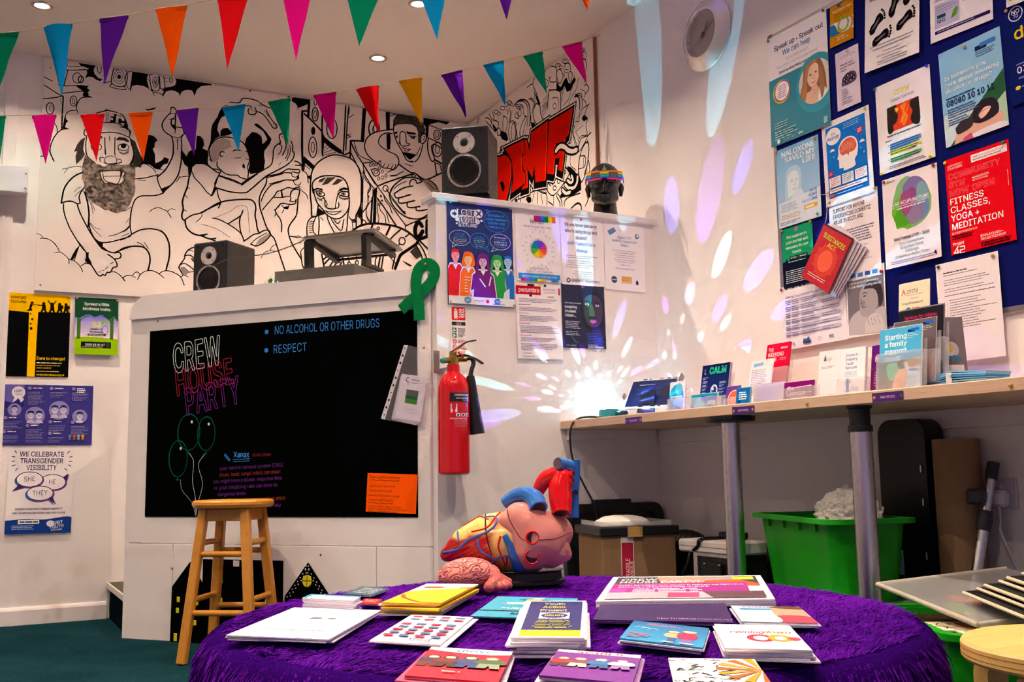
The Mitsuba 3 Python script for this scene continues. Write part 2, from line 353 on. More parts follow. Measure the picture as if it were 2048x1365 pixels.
m = prism(face, .03); m = trimesh.Trimesh(m.vertices[:, [0, 2, 1]] * [1, -1, 1], m.faces); m.fix_normals(); bobj('front_panel', m, 'booth_paint', t)
R2 = .10; arc = [(R2 - R2 * math.cos(q) , BZ - R2 + R2 * math.sin(q)) for q in np.linspace(0, math.pi / 2, 9)]
rail = sg.Polygon([(0, BZ - .105), (BL, BZ - .105), (BL, BZ)] + arc[::-1])
m = prism(rail, .012); m = trimesh.Trimesh(m.vertices[:, [0, 2, 1]], m.faces); m.fix_normals(); bobj('top_rail', m, 'booth_paint', t)
bobj('plinth_panel', box(.0, .262, -.03, 0, 0, .406, .002), 'booth_paint', t)
bobj('plinth_panel', box(.265, BL - .24, -.03, 0, 0, .406, .002), 'booth_paint', t)
bobj('plinth_panel', box(BL - .237, BL, -.03, 0, 0, .406, .002), 'booth_paint', t)
bobj('shelf', box(.02, BL, -.46, -.03, BZ - .062, BZ - .03, .003), 'booth_paint', t)
bobj('end_panel', box(0, .022, -.10, -.03, 0, BZ - .13, .002), 'booth_paint', t)
bobj('hinge', cat_([box(.256, .270, 0, .006, .305, .37, .002)]), 'booth_paint', t)
for u, z in ((.62, .46), (1.0, .37), (.15, 1.38)): bobj('screw', mv(rot(lathe([(.0, 0), (.005, 0), (0, .002)], 8), -math.pi / 2, (1, 0, 0)), u, 0, z), 'vcs', t, col='60504a')
# the platform step behind the booth
t = thing('platform_step', 'grey carpet-topped step with a pale nosing behind the left end of the booth', 'step')
obj('base', box(.635, 1.3, 4.93, YB - .001, 0, .160), 'vc', t, col='0c1c22')
obj('tread', box(.625, 1.3, 4.80, YB - .001, .160, .174, .002), 'vc', t, col='5a584c')
obj('nosing', box(.617, .627, 4.80, YB - .001, .145, .176, .003), 'vcs', t, col='c9c2b6')
# chalkboard
t = thing('chalkboard', 'large black chalkboard on the booth front with chalk lettering and balloons', 'chalkboard')
P = Print(1.326, .815, '040605')
H_ = P.H
P.outline(10.2, 14.5, 'CREW', 9.2, 'c9d2d2', .26, 19.5, a=.10)
P.outline(11.6, 22.2, 'HOUSE', 8.0, 'a2233f', .26, 23.5, a=.145)
P.outline(15.8, 28.6, 'PARTY', 8.4, '7a2490', .26, 22.0, a=.155)
P.text(49.5, 4.3, 'NO ALCOHOL OR OTHER DRUGS', 2.7, '3a86d8', width=38, a=-.005)
P.ell(46.6, 3.3, .75, .75, '3a86d8'); P.text(49.2, 10.4, 'RESPECT', 2.7, '3a86d8', width=12.6, a=.01); P.ell(46.6, 9.2, .75, .75, '3a86d8')
for cx, cy, rx, ry in ((17.0, 34.3, 4.6, 6.0), (24.0, 35.0, 3.6, 5.6), (13.0, 42.8, 3.9, 6.0)):
    P.ring(cx, cy, rx, ry, .34, '0e5a48'); P.ring(cx + .15, cy - .1, rx - .15, ry + .05, .2, '0b4a3c'); P.ell(cx + rx * .25, cy - ry * .55, .45, .5, 'd8e2e2'); P.poly([(cx - .6, cy + ry + 1), (cx + .7, cy + ry + 1), (cx, cy + ry)], '0e5a48')
P.line([(17.4, 41), (19.3, 44), (19, 50), (20.4, 56), (20.6, 61.2)], .22, 'b8c0c0'); P.line([(23.6, 41.5), (21.2, 45), (23, 51), (21.4, 57), (20.6, 61.2)], .22, 'b8c0c0'); P.line([(14.2, 49.6), (15, 53), (19, 57), (20.6, 61.2)], .22, '8a9494')
P.text(34.8, 42.8, 'Xanax', 1.7, '3f8fe0', True, width=6); P.line([(34.6, 43.6), (41, 43.3)], .2, '3f8fe0'); P.line([(34.9, 44.2), (40.8, 44)], .2, '3f8fe0'); P.line([(31.6, 42.0), (33.2, 43.6)], .9, '2a66b0'); P.text(42, 42.7, 'slows down', 1.2, '7a2038', width=7)
for i, (tx, x, c, w) in enumerate((('your central nervous system (CNS)', 29.6, '6a2c8c', 24), ('(brain, heart, lungs) which can mean', 29.6, '8c3438', 23), ('you might have a slower response time', 27.2, '6a2c8c', 26), ('or your breathing rate can slow to', 27.6, '6a2c8c', 24), ('dangerous levels', 29, '6a2c8c', 11), ('BENZOS also slow your breathing which', 29.6, 'a04630', 25), ('mean  Xanax + alcohol is really risky', 30, '8a2fa0', 23), ('combination', 30.4, '6a2c8c', 7.5))):
    P.text(x, 46.8 + i * 2.05, tx, 1.15, c, width=w, a=.035)
P.text(36.6, 63.2, 'Read more on', 1.2, 'd8d8d8', True, width=7.2, a=.02); P.text(40.6, 64, 'crew.scot', 1.2, '128050', width=11, a=.09)
mm, c = P.mesh(on('o', .775, .929, P.w, P.h, 0, gap=.0005), .004); obj('board', mm, 'vc', t, col=c)
# orange note with helpful websites
P = Print(.222, .152, 'ff5a0c')
P.text(4, 9, 'Some useful websites', 4.6, '1c1208', width=62); P.line([(4, 13), (12, 11.8), (20, 13), (28, 11.8), (36, 13), (44, 11.8), (52, 13), (64, 12)], .9, '1c1208')
for i, s_ in enumerate(('www.eyemind.com', 'www.mind.org.uk', 'www.headmeds.org.uk')): P.text(5, 24 + i * 8.4, s_, 3.8, '1c1208', width=(52, 46, 62)[i])
P.text(4, 49, 'Some helpful apps', 4.6, '1c1208', width=50); P.line([(4, 53), (12, 51.8), (20, 53), (28, 51.8), (36, 53), (54, 52)], .9, '1c1208')
for i, s_ in enumerate(('www.sam-app.org.uk', 'www.stopbreathethink.org', 'www.headspace.com')): P.text(5, 59.6 + i * 4.3, s_, 3.2, '1c1208', width=(66, 76, 60)[i])
poster('orange_note', P, on('o', 1.326, .614, P.w, P.h, -2.5, gap=.0056, lift=.004), 'orange handwritten note of websites and apps stuck on the chalkboard corner', 'note')

# black house cut-outs with lit windows along the booth foot
YW = 'd9cf1a'
def house(pts, wins, label, extra=None):
    t = thing('house_cutout', label, 'cut-out', 'painted house cut-outs along the foot of the booth')
    m = prism(sg.Polygon(pts), .009); m = trimesh.Trimesh(m.vertices[:, [0, 2, 1]] + [0, .0005, 0], m.faces); m.fix_normals(); bobj('board', m, 'vc', t, col='060505')
    for (u0, u1, z0, z1, g) in wins:
        if g:
            a, b = (u0 + u1) / 2, (z0 + z1) / 2; e = .0025
            mm = cat_([box(x0, x1, .0095, .0115, y0, y1) for x0, x1 in ((u0, a - e), (a + e, u1)) for y0, y1 in ((z0, b - e), (b + e, z1))])
        else: mm = box(u0, u1, .0095, .0115, z0, z1, .0008)
        bobj('window', mm, 'vcs', t, col=YW)
    if extra: extra(t)
hw = [(.300, .316, .165, .187, 0), (.297, .313, .120, .142, 0), (.395, .412, .155, .178, 0), (.350, .366, .145, .162, 0), (.352, .366, .10, .117, 0), (.358, .376, .075, .095, 0), (.388, .404, .072, .094, 0), (.288, .306, .004, .036, 0), (.358, .378, 0.001, .034, 0), (.338, .352, .034, .04, 0)]
house([(.268, .0), (.272, .228), (.362, .332), (.425, .245), (.425, .0)], hw, 'black gabled house cut-out with yellow windows behind the stool legs, leftmost')
def castle_teeth(t):
    for u in (.585, .650): bobj('notch', box(u, u + .03, .0095, .0112, .318, .343), 'vc', t, col='d8ccd2')
house([(.43, 0), (.43, .345), (.824, .345), (.824, 0)], [(.50, .533, .250, .290, 1), (.650, .685, .255, .297, 1), (.50, .533, .15, .19, 1), (.650, .685, .15, .19, 1), (.745, .775, .15, .19, 1)], 'black castle-like block cut-out with four-pane yellow windows behind the tall stool', castle_teeth)
def dots(t):
    v = []
    for k in range(9):
        for o in (0, 1):
            q = k / 8.5 + o * .05; d = .012 + o * .011
            v.append(box(.838 + q * .105 + d - .0022, .838 + q * .105 + d + .0022, .0095, .011, .205 + q * .132 - d * .2 - .0022, .205 + q * .132 - d * .2 + .0022))
            v.append(box(1.05 - q * .105 - d - .0022, 1.05 - q * .105 - d + .0022, .0095, .011, .205 + q * .132 - d * .2 - .0022, .205 + q * .132 - d * .2 + .0022))
    bobj('roof_dots', cat_(v), 'vc', t, col='e8e2e6')
    a = np.linspace(0, 2 * np.pi, 20)[:-1]
    c = sg.Polygon(np.stack([.944 + .022 * np.cos(a), .268 + .024 * np.sin(a)], 1)).difference(sg.box(.9425, .2, .9455, .4)).difference(sg.box(.9, .2665, 1, .2695))
    mm = cat_([prism(g, .002) for g in c.geoms]); mm = trimesh.Trimesh(mm.vertices[:, [0, 2, 1]] + [0, .0095, 0], mm.faces); bobj('window', mm, 'vcs', t, col=YW)
house([(.838, 0), (.838, .205), (.944, .338), (1.05, .205), (1.05, 0)], [(.865, .895, .12, .16, 1), (.985, 1.015, .12, .16, 1)], 'black gable cut-out with white dotted roof edge and round yellow window', dots)
# ------------------------------------------------------------------ the two painted mural panels (ink outlines in millimetres on the wall, each point a step from the last: s stroke, f fill, e ring ...)
MURAL = """mf 395,2832 85,1 -11,-24 5,-21 20,-22 20,-1 -10,-14 -20,5 -18,11 -18,0 -19,-13 5,15 5,17 -3,14 11,11 -40,7
mf 387,2705 34,10 15,-1 14,4 -10,-14 16,-9 -10,-11 4,-20 19,-6 -21,0 -24,-4 -3,16 5,10 -14,10
ms3.0 315,2802 32,-17 89,18
ms2.9 347,2785 -16,-85
ms2.9 305,2700 23,-4 86,18
ms2.9 239,2728 36,-15
ms3.3 239,2686 68,-37 16,-5
ms3.0 326,2656 41,13 54,14
ms3.3 238,2613 51,14 37,15
ms4.4 330,2641 -1,-86 0,-90
ms1.5 318,2627 5,-30
ms2.2 340,2832 8,-28 59,12
me3.3 271,2567 18,3 -17,-33
me1.5 274,2567 7,1 -6,-18
me3.0 379,2623 16,3 -15,-31
me2.2 379,2623 6,1 -5,-16
me2.6 392,2750 21,4 -20,-32
me3.7 410,2745 12,2 -12,-20
ms3.0 466,2658 -28,-4 -25,-11 -16,-31 -2,-28 7,-20
ms2.9 391,2576 -27,-8 -17,-17 -3,-22 4,-22
mf 340,2537 10,-18 10,-7 -11,-9 -5,-24 23,-9 -28,-3 -7,6 4,32
ms3.3 353,2470 -20,-5 -20,-18 -20,-34 -12,-40 -3,-35
ms2.5 296,2491 9,-18 6,-23
mf 545,2588 34,-1 33,-9 22,-12 12,-43 1,-16 -33,17 -33,10 -33,1
mw 550,2583 27,0 -1,-12 -16,-1 0,-8 13,0 -1,-12 -13,0 -1,-12 -10,-1
mw 588,2580 41,-9 -2,-19 -14,4 1,7 -14,2 -3,-23 15,-6 0,6 16,-1 0,-16 -44,9
ms3.4 450,2490 13,54 27,31 28,13 25,10 40,-2 40,-16 23,-53
ms3.0 437,2477 37,35 53,18 61,7 47,-11 21,-21
ms3.4 437,2477 -3,-18 11,-13 31,19 46,10 53,10 47,-5 30,-10 6,19 -4,15
ms1.9 536,2591 5,-55
ms2.3 529,2593 10,10 15,-6
ms3.0 448,2443 -3,-48 3,-44
ms3.0 535,2451 5,-88
ms3.0 585,2458 1,-89
ms2.6 558,2459 2,-20
md 592,2452 13,13 29,0 22,-14 -3,-11 -26,8 -33,-4
md 477,2439 17,12 28,6 2,-11 -19,-5 -24,-11
me2.7 628,2411 27,3 -26,-21
mE 628,2419 13,2 -13,-16
me2.6 496,2395 25,3 -25,-23
mE 497,2398 11,1 -10,-14
ms1.9 601,2401 10,-18 25,-3 18,16
md 443,2440 -22,-17 -17,-29 -14,-41 16,8 -7,-30 4,-43 30,39 10,21 -10,26 4,40
ms3.1 566,2830 64,-2 -5,-82 -65,3 6,81
me1.9 595,2791 27,5 -25,-42
me1.9 595,2791 16,3 -15,-27
mE 595,2791 9,2 -8,-14
ms2.7 560,2747 -5,-19 73,-2 -12,22
ms2.3 520,2744 36,14
ms2.6 485,2830 6,-27 8,-9 7,16 -1,24
mh 443,2349 20,-24 25,-17 29,-6 18,-9 24,15 39,9 29,-4 38,10 24,2 3,-46 -4,-52 7,-31 -9,-41 -17,-49 -24,-34 -39,-20 -28,7 -11,9 -18,-6 -25,17 -29,14 -25,18 -20,37 -5,46 -14,25 5,28 -6,19 4,26 6,34
mw 516,2265 37,9 63,9 21,-5 1,-14 -7,-12 6,-15 -14,-22 -21,-8 -33,6 -24,-7 -19,25
ms3.0 516,2265 37,9 63,9 21,-5 1,-14 -7,-12 6,-15 -14,-22 -21,-8 -33,6 -24,-7 -19,25 -10,34
ms1.9 536,2242 80,12
ms2.6 530,2263 10,-38 33,-14 29,-2 16,37 3,28
mf 616,2281 14,-2 -10,-37 -4,12
ms3.4 534,2316 21,-5 32,6 18,5 15,7
ms2.6 518,2318 -4,17 10,8 9,-1
ms1.9 544,2347 21,9 25,-3
ms3.0 539,2390 4,-31
ms3.0 585,2396 3,-33
ms2.3 601,2343 16,0 4,-15
ms2.2 544,2347 -7,-17 8,-16
ms2.3 590,2353 8,-15 -5,-18
ms1.9 603,2395 12,-19 25,2 16,12
ms1.1 622,2371 22,1 12,6
ms3.3 445,2377 8,-34 20,-21 19,-13
ms1.8 340,2256 21,7 27,11 24,5 23,-1
ms1.5 349,2236 15,23
ms4.7 434,2250 -31,-19 -30,-34 -21,-41 -7,-39 -4,-37
ms4.0 340,2078 27,12 24,3 24,-9 14,5
ms4.0 429,2087 -6,31 4,19 10,21 10,17
ms1.5 399,2142 14,19 17,12
ms1.8 404,2119 13,21 17,18
ms3.6 352,2075 1,-30 10,-38 22,-54 26,-44 25,-39 22,-29
ms4.0 415,2082 12,-37 19,-40 26,-48 22,-36 26,-36 22,-27
ms5.1 448,2148 15,-49 9,-53 1,-39 -2,-38
mf 440,2158 11,-10 4,-19 12,-22 -5,-8 -12,30
ms3.7 474,1992 5,-30 15,-37 18,-22 28,-11 36,6 42,15 58,25
mf 505,1906 21,-11 18,-8 -1,-29 -9,9 -14,18
ms1.8 467,2111 14,-25 12,-46
ms1.5 481,2101 19,-44
ms1.8 474,1992 29,-39 33,-30
ms1.5 481,1989 22,-21 23,-7
ms2.2 571,1928 39,15 35,23 21,22 9,9
ms1.8 233,1911 19,-6 14,-15
ms2.1 251,1886 18,4 24,-5 24,-19 20,-26
ms3.2 234,2310 14,2
ms4.0 277,2346 10,-29 12,-24
ms2.1 267,1889 26,-4 27,-20 22,-38
ms2.2 320,1819 22,6 21,-10 21,-22 4,-25
ms2.2 386,1791 26,-6 21,-17 15,-22 5,-14
ms2.2 444,1761 16,13 21,2 15,-10
ms3.6 425,1889 19,-25 21,-28
mf 464,1835 15,0 -1,-25 13,-22 6,-22 -26,13 -6,15 1,23
mf 436,1871 -19,-24 -15,-32 -8,-23 11,-3 16,31 6,20
ms2.2 421,1824 -9,-39
ms2.2 461,1801 4,-15 -5,-12
ms4.1 494,1769 16,-25 15,-22 14,-5 10,9 11,-5 7,16 17,3 13,26 16,5 2,16 -12,22 -18,14 -16,10
ms2.2 528,1736 10,3
ms2.2 545,1745 9,4
ms2.2 559,1755 14,13
ms2.2 584,1784 13,9
ms4.1 548,1866 22,-17 29,-6 24,4 10,-12 -5,-16 -25,-8
ms4.9 602,1844 28,16 25,13 23,10
mf 501,1908 18,-14 25,-5 -1,-16 9,-14 18,-12 -18,4 -21,17 -19,22
ms2.6 587,1744 22,-2 25,-16 22,-27
ms2.6 647,1716 16,13 19,3
mE 261,1650 4,0 -3,-3
mf 661,2832 81,4 -10,-34 15,-51 18,-5 5,-14 -23,17 -27,12 -33,1 -26,-9 -7,-34 -4,14
ms2.3 628,2752 2,65 31,15
ms2.3 628,2760 23,-27 10,97
mf 884,2840 203,4 -21,-19 -18,-5 -31,-9 -23,-23 -11,-39 -6,15 -8,14 -18,1 -19,-5 -19,-14 -9,-26 -4,18 -21,9 -23,0 -23,-12 -16,-33 -2,14 7,17 -12,13 19,9 49,21 9,30
ms2.7 746,2827 47,8 6,-79 -37,-7 -16,78
me2.0 778,2793 14,3 -13,-31
me2.0 778,2793 7,1 -6,-16
mE 778,2793 3,1 -2,-8
ms2.3 732,2804 17,-12 9,-41
ms2.8 793,2829 23,10 11,-70 -23,-4 -11,64
ms2.4 816,2839 45,6 24,-21 -7,-34 -49,-21
ms2.0 820,2821 19,5
ms2.0 820,2805 19,1
me2.4 857,2817 8,1 -7,-15
ms2.4 769,2734 30,1 18,-9
ms2.0 774,2715 -8,19
ms2.0 1064,2825 8,-11
ms2.0 1087,2839 10,-15
mf 731,2639 15,-2 33,15 8,-1 -15,-12 -30,-11
mf 695,2472 62,25 21,-4 19,-19 -13,-18 -1,-24 -9,-10 12,-26 3,-54 -54,3 -11,18
mf 999,2528 20,0 16,-20 4,-29 -9,-18 26,-11 4,-22 1,-51 -112,-15 -23,24 -2,49 24,-31 11,29 17,11 18,-20
ms4.0 859,2634 3,29 15,3 12,-15 -2,-21 -2,-66
ms2.8 887,2630 -12,-24 -21,-8
ms3.9 859,2634 -22,-28 -18,-35 2,-29 18,-21 27,-15 10,-29 3,-49 -6,-41 -15,-36
ms2.8 855,2629 30,5
mf 863,2600 19,9 -1,-37 10,-15 -3,-29 -4,15 -20,20 -4,18
mw 869,2597 12,5 -2,-33 -11,5
ms2.8 891,2561 23,-1 11,2
ms2.4 884,2525 5,27
ms3.9 934,2530 -15,-22 3,-41 -1,-41 0,-67
ms2.4 870,2505 30,-4 27,14
ms2.0 897,2492 3,-57
ms1.6 904,2495 -4,-15
ms4.0 889,2651 27,-29 9,-60 9,-32
ms3.4 610,2519 29,-3 20,-13 -3,-25
ms3.4 659,2466 8,-34 12,-39 -4,-40 -12,-28
ms2.3 659,2454 23,-36 2,-24 -6,-21
md 653,2470 32,-20 15,-38 24,-53 -7,-27 -33,-4 -6,41 6,29 -21,49
md 678,2377 30,12 16,-34 -6,-43 -26,3 -17,14
mf 719,2415 55,-1 12,-31 3,-39 31,20 15,22 23,-9 -7,-25 -19,-7 -18,-26 23,-6 -49,2 -26,19 -34,2 -10,-14
mf 925,2435 21,-32 13,28 19,11 23,11 59,0 4,-33 -19,-23 -35,-17 -30,-24 -7,-42 -13,-14 -3,45 -19,14 -12,27
ms3.4 678,2409 2,-40 -10,-41 -11,-7
ms2.3 692,2311 25,21 26,2 26,-13 19,-18 3,-12
ms3.1 692,2248 35,8 36,12 41,17
ms1.5 705,2243 39,2
ms3.5 800,2281 5,-32 16,-38 13,-23
ms3.8 834,2188 -31,-15 -37,-8 -40,-5 -25,-15 -14,-25 -10,-41 -4,-47 0,-43 8,-35
ms4.3 879,2436 -1,-32 -20,-56 -25,-43 -29,-30
ms4.3 921,2442 1,-61 -10,-66 -14,-39 -25,-39 -33,-32 -15,-2
mf 819,2209 54,28 -19,-26 -21,-25
ms2.0 907,2292 14,-7
ms2.4 900,2259 17,24 26,9 19,5
ms2.3 767,2079 20,18 25,9 23,-6 22,-11 20,-30
ms1.9 857,2089 19,18 22,-4
ms4.2 628,1914 28,14 25,20 36,25 36,12 36,3 38,-8 26,-25 16,-39 5,-29
ms2.6 627,1953 25,14 17,21 3,24
ms1.9 635,1934 35,19
ms1.5 650,2006 18,25
ms1.9 645,2068 28,27
ms2.3 711,1909 22,-9 23,-23
ms1.9 747,1911 20,-31
ms5.1 976,2356 -3,-34 -10,-38 -7,-49 -14,-42 -9,-42 5,-40 -7,-33 6,-23 12,-5
ms3.6 980,2352 23,23 27,18 19,5
ms3.2 979,2323 14,-31 36,-36 28,-34 27,-21
mf 1084,2201 11,42 16,10 -8,-25
ms3.6 1099,2256 22,68
ms5.1 949,2052 6,-35 22,-26 27,-12 31,-3 30,11
ms4.4 1035,1976 39,-13 35,-9
ms3.6 1081,1962 31,7
ms2.4 1036,2098 -3,-21 -25,-29
ms2.0 956,2235 14,-7
ms2.0 942,2191 17,-15
ms2.0 940,2108 17,-7
ms4.0 1030,2377 27,-7 28,-17 24,-14 16,-6
ms3.2 1049,2398 12,-23
ms4.0 949,2056 37,28 46,17 50,34 52,30
ms5.0 823,1981 7,-1 23,-23 16,-39 5,-43 -4,-48 -12,-52
ms4.9 630,1863 28,15 36,9 32,1 26,-8 19,-26 6,-35 -4,-31 -5,-24
ms2.6 718,1713 12,25 25,21 29,6 23,-6 18,-10 23,-18
ms2.7 825,1751 18,15 30,4 30,-9 31,-20 19,-42
ms2.3 934,1743 18,9 21,-8
ms2.3 956,1755 18,15 27,6
ms2.2 634,1724 13,-10 9,-13
ms2.2 646,1716 16,13 18,3 18,-5 9,-5
ms2.2 694,1733 7,12 15,7 14,-11
ms3.9 1002,1910 -30,-16 -19,-28 -3,-24 -25,-42 4,-20 15,-24
ms3.5 950,1858 22,6 19,-7 12,-15
ms3.1 928,1806 23,10 26,-12 26,-22
mg 930,1794 21,4 27,-22 -18,-23 -19,8
md 984,1853 19,-15 1,-16 -16,15
ms2.0 972,1892 23,-6
mf 1269,2848 33,-1 -20,-27
mf 1487,2847 86,-1 0,-55 -15,-15 -6,-25 6,29 -13,18 -25,9 0,19 -22,-3
mf 1132,2713 -17,-36 -6,-22 -28,-51 -6,-30 -2,-66 -13,-44 4,-20 15,52 19,28 25,18 -16,37 5,34 17,38 24,17 29,23 0,34 -32,-1
mf 1125,2569 11,19 28,8 16,-15 13,-10 -24,-16 -44,-15
mf 1298,2592 28,-2 25,-18 5,-42 12,11 16,21 -25,45 -46,24 -4,10 16,4 25,-17 25,-22 32,-39 -10,-31 -28,-42 -4,-26 7,-33 -6,-52 -32,-21 -41,-13 -12,19 7,43 -5,42 -8,32 -17,32 8,35
mG 1081,2401 -13,39 19,61 51,32 39,-7 9,-36 -35,-22 -32,-16 1,-42 -27,-16
ms3.8 1173,2745 51,4 18,28 44,5 42,-8 37,-20 38,-9
ms3.8 1263,2738 24,1 4,-10
ms3.8 1279,2725 -6,-15 7,-16 24,-1 14,13 -2,19 -6,12
ms1.7 1291,2723 19,-12
ms3.8 1318,2717 35,-12 25,-22 26,-35 11,-15 16,0 6,16 -21,18
ms2.1 1416,2654 15,-4 -6,-11
ms3.4 1374,2734 17,-32 21,-31
ms3.0 1403,2745 17,-26 21,-48 26,-44
ms2.1 1365,2724 26,-30
ms1.7 1324,2754 25,-7
ms1.7 1336,2762 17,-10
ms3.8 1457,2553 -27,-25 -12,-27 -1,-39 -10,-44 -41,-35 -44,-31 -44,-34 -32,-29
ms3.8 1459,2553 -8,33 4,16 21,1 8,-29 7,-38 -20,-54
ms1.7 1457,2600 19,-19
ms3.0 1459,2549 -12,-6 19,-10 -6,-31 -14,-19
ms3.0 1502,2525 -2,-35 -14,-27
ms3.0 1512,2543 3,-34 -21,-58
ms4.2 1518,2570 11,-28 -2,-27 11,-15 -8,-32 -31,-38 -50,-36 -50,-32 -24,-18 -48,-48
ms2.5 1444,2466 -2,-5
ms1.7 1449,2421 12,15
ms3.7 1081,2395 -14,41 1,29 19,40 35,28 39,10 40,-3 41,-13 25,-30 16,-44 3,-29 -10,-35 5,-29 -3,-38
ms3.7 1111,2396 0,-24 26,-26 36,-16 48,4 16,-11 37,-6
ms3.6 1147,2455 -16,0 -7,-15 6,-10 8,1
ms3.7 1195,2468 19,10 21,-2
ms2.5 1209,2430 28,5
ms2.5 1264,2433 18,-4
mf 1250,2404 10,-5 2,-23 -16,7
ms3.7 1265,2478 18,-8
ms3.2 1031,2378 27,-7 28,-17 29,0
ms3.6 1050,2405 4,-24 28,-25 24,-18
ms2.4 1069,2403 16,-10
ms3.6 1113,2353 18,-8 -9,-22 4,-7
ms3.7 1128,2320 34,-8 39,-8 41,-16
ms3.6 1118,2315 -11,-22 -8,-24
ms3.8 1383,2347 74,27 42,30 29,2 38,3 5,-13 -13,-8 -29,5
ms3.4 1383,2339 66,25 33,17 42,3
ms2.6 1524,2382 5,-17 21,-1 15,14
ms3.4 1400,2305 87,34 59,7 17,28
ms3.4 1543,2455 19,-2 15,-17
ms3.0 1545,2432 32,4
ms4.1 1246,2281 32,29 52,44
ms3.7 1126,2316 56,-14 40,-11 24,-6
ms4.5 1100,2251 43,-9 48,-7 72,4 32,23 80,79 49,19 46,12
ms3.6 1118,2315 -15,-51 -18,-64
mf 1096,2249 16,-5 -23,-43 -8,-1
ms3.6 1112,2244 8,-40 13,-33 -11,-34
ms4.9 1029,2100 46,32 38,28 43,20 51,12 56,10 37,0 20,-19 5,-31 -4,-33 7,-33 7,-41 10,-24
ms4.1 1174,2054 32,24 37,30 11,29
ms4.1 1243,2108 -6,-35 7,-53 15,-40 4,-16
ms3.6 1093,2079 34,-5 47,-20 44,-24 33,-30 12,-36
ms1 1103,2080 82,45 39,33 40,7 16,-17 7,-66 8,-65
ms1 1038,2038 70,-15 79,-41
mg 1324,1949 24,39 56,39 0,-21 -32,-36
ms4.1 1267,1969 48,39 28,9 24,17 29,7 10,-14 -2,-21 -32,-36 -40,-24 -32,7
ms2.5 1300,1953 31,34 57,38
ms3.2 1032,1979 30,7
ms3.6 1032,1975 39,-12 38,3
ms4.5 1383,2340 -3,-35 -24,-49 -12,-39 3,-50 19,-56 21,-56 25,-40 19,-21 24,-67 21,-60 17,-49
ms3.8 1353,2201 19,49 37,50 41,20 41,20 42,3 30,14 0,22
ms3.0 1533,2341 13,-22 21,0 11,15
ms3.8 1361,2152 41,55 28,37 12,22 33,15 29,16 30,-1 38,15
ms5.9 1467,2273 5,-33
ms3.4 1426,2231 41,4 42,12 13,-10 -6,-17 27,1 8,13
ms4.6 1517,2254 9,26 21,13 21,-1 2,-19 -8,-31 -2,-51 -8,-52 -29,-46 -14,-31 1,-29 15,-45 25,-44 32,-48
ms3.8 1551,2234 -4,-24 -29,-9 -50,1 -16,-19 -17,-23 5,-20 21,-28 10,-32 -1,-42
mf 1466,2199 15,-17 25,7 10,12 -10,-29 -25,1
ms3.3 1427,2159 12,6
ms2.9 1432,2124 6,20
ms2.5 1471,2147 10,18
ms2.1 1359,1882 18,30 28,13 27,0
ms2.1 1410,1928 7,21 21,14
ms2.1 1514,2017 35,-1 32,3
mf 1490,2847 138,0 -2,-47 -13,4 -28,-17 -28,-16 -5,-18 3,27 -15,18 -19,7 -1,21 -19,-2
ms9.6 1621,2843 -3,-93 -2,-22
ms7.7 1581,2757 1,-100 1,-130 6,-120
ms6.1 1581,2755 36,10
ms6.1 1594,2742 43,-33 62,-56
ms6.1 1700,2750 -1,-97 5,-144
mE 1647,2649 12,2 -12,-26
me3.9 1645,2551 24,3 -23,-64
me2.6 1645,2551 10,1 -10,-31
me4.4 1657,2749 18,3 -18,-44
me2.6 1657,2749 8,2 -8,-26
me3.1 1658,2822 8,2 -8,-21
mf 1696,2657 20,-35 44,-31 54,-32 13,-25 -27,3 -48,22 -40,30 -6,-71 -9,-1
ms1.8 1712,2558 27,21
ms1.8 1713,2543 43,30
ms1.8 1713,2528 56,29
ms1.8 1713,2514 70,27
ms5.3 1841,2845 -6,-150 -8,-161
ms4.5 1861,2848 -10,-107 -9,-178
ms2.7 1859,2848 3,-47 -7,-41 34,23
ms2.7 1849,2635 24,14 -24,3 22,12
me4.0 1758,2679 31,4 -31,-64
ms7.2 1954,2843 -4,-113 -7,-100
ms5.4 1876,2625 67,5
ms6.2 1871,2622 -2,-100
ms5.3 1836,2533 36,20
ms4.0 1871,2620 23,-50 50,-74 54,-81 23,-35
ms3.1 1894,2614 22,-63 37,-22 45,-10
ms3.2 1944,2496 63,18
me4.1 2012,2716 30,5 -30,-59
me3.2 2021,2713 14,2 -14,-27
ms4.8 1636,2361 4,40 21,46 39,40 52,31 44,8 44,-3 45,-16 36,-40 14,-47 4,-50
mf 1592,2494 52,-41 13,-11 -13,-23 -43,33 -12,-45
ms2.1 1601,2443 -4,-30
ms2.2 1601,2439 30,-22
ms3.9 1541,2457 22,-6 17,-15 4,-29
ms5.1 1640,2401 -6,-44 -1,-86 7,-64 2,-60 13,-3 17,6
mf 1935,2438 9,-110 -7,-75 7,-57 3,-39 -14,12 -24,13 13,29 11,50
ms5.8 1926,2450 13,-47 5,-75 -9,-80 -22,-55 -9,-18
md 1688,2368 39,17 -26,-33 -22,-3
md 1731,2384 53,8 -48,-45 -37,-13
md 1792,2385 36,-5 -40,-31 -28,-5
ms4.8 1650,2281 -7,47 15,32 43,27 52,10 53,0 31,-16 18,-33 6,-43 3,-74 -9,-61
ms4.3 1649,2311 12,-50 15,-37 35,-35 17,-24 31,-16 30,-4 31,14 31,36 13,36
mf 1652,2303 19,13 30,-1 9,-14 -35,7 -17,-13
mf 1791,2302 15,23 26,12 29,-1 2,-11 -35,-2 -22,-11
mk 1688,2283 14,2 -13,-16
mE 1688,2283 5,1 -5,-6
ms3.9 1665,2291 19,9 24,-8 9,-12 -16,-12 -21,1 -15,22
ms2.6 1671,2258 22,-9 22,14
ms1.7 1684,2244 22,-2
mk 1828,2299 15,1 -15,-16
mE 1828,2299 5,0 -5,-6
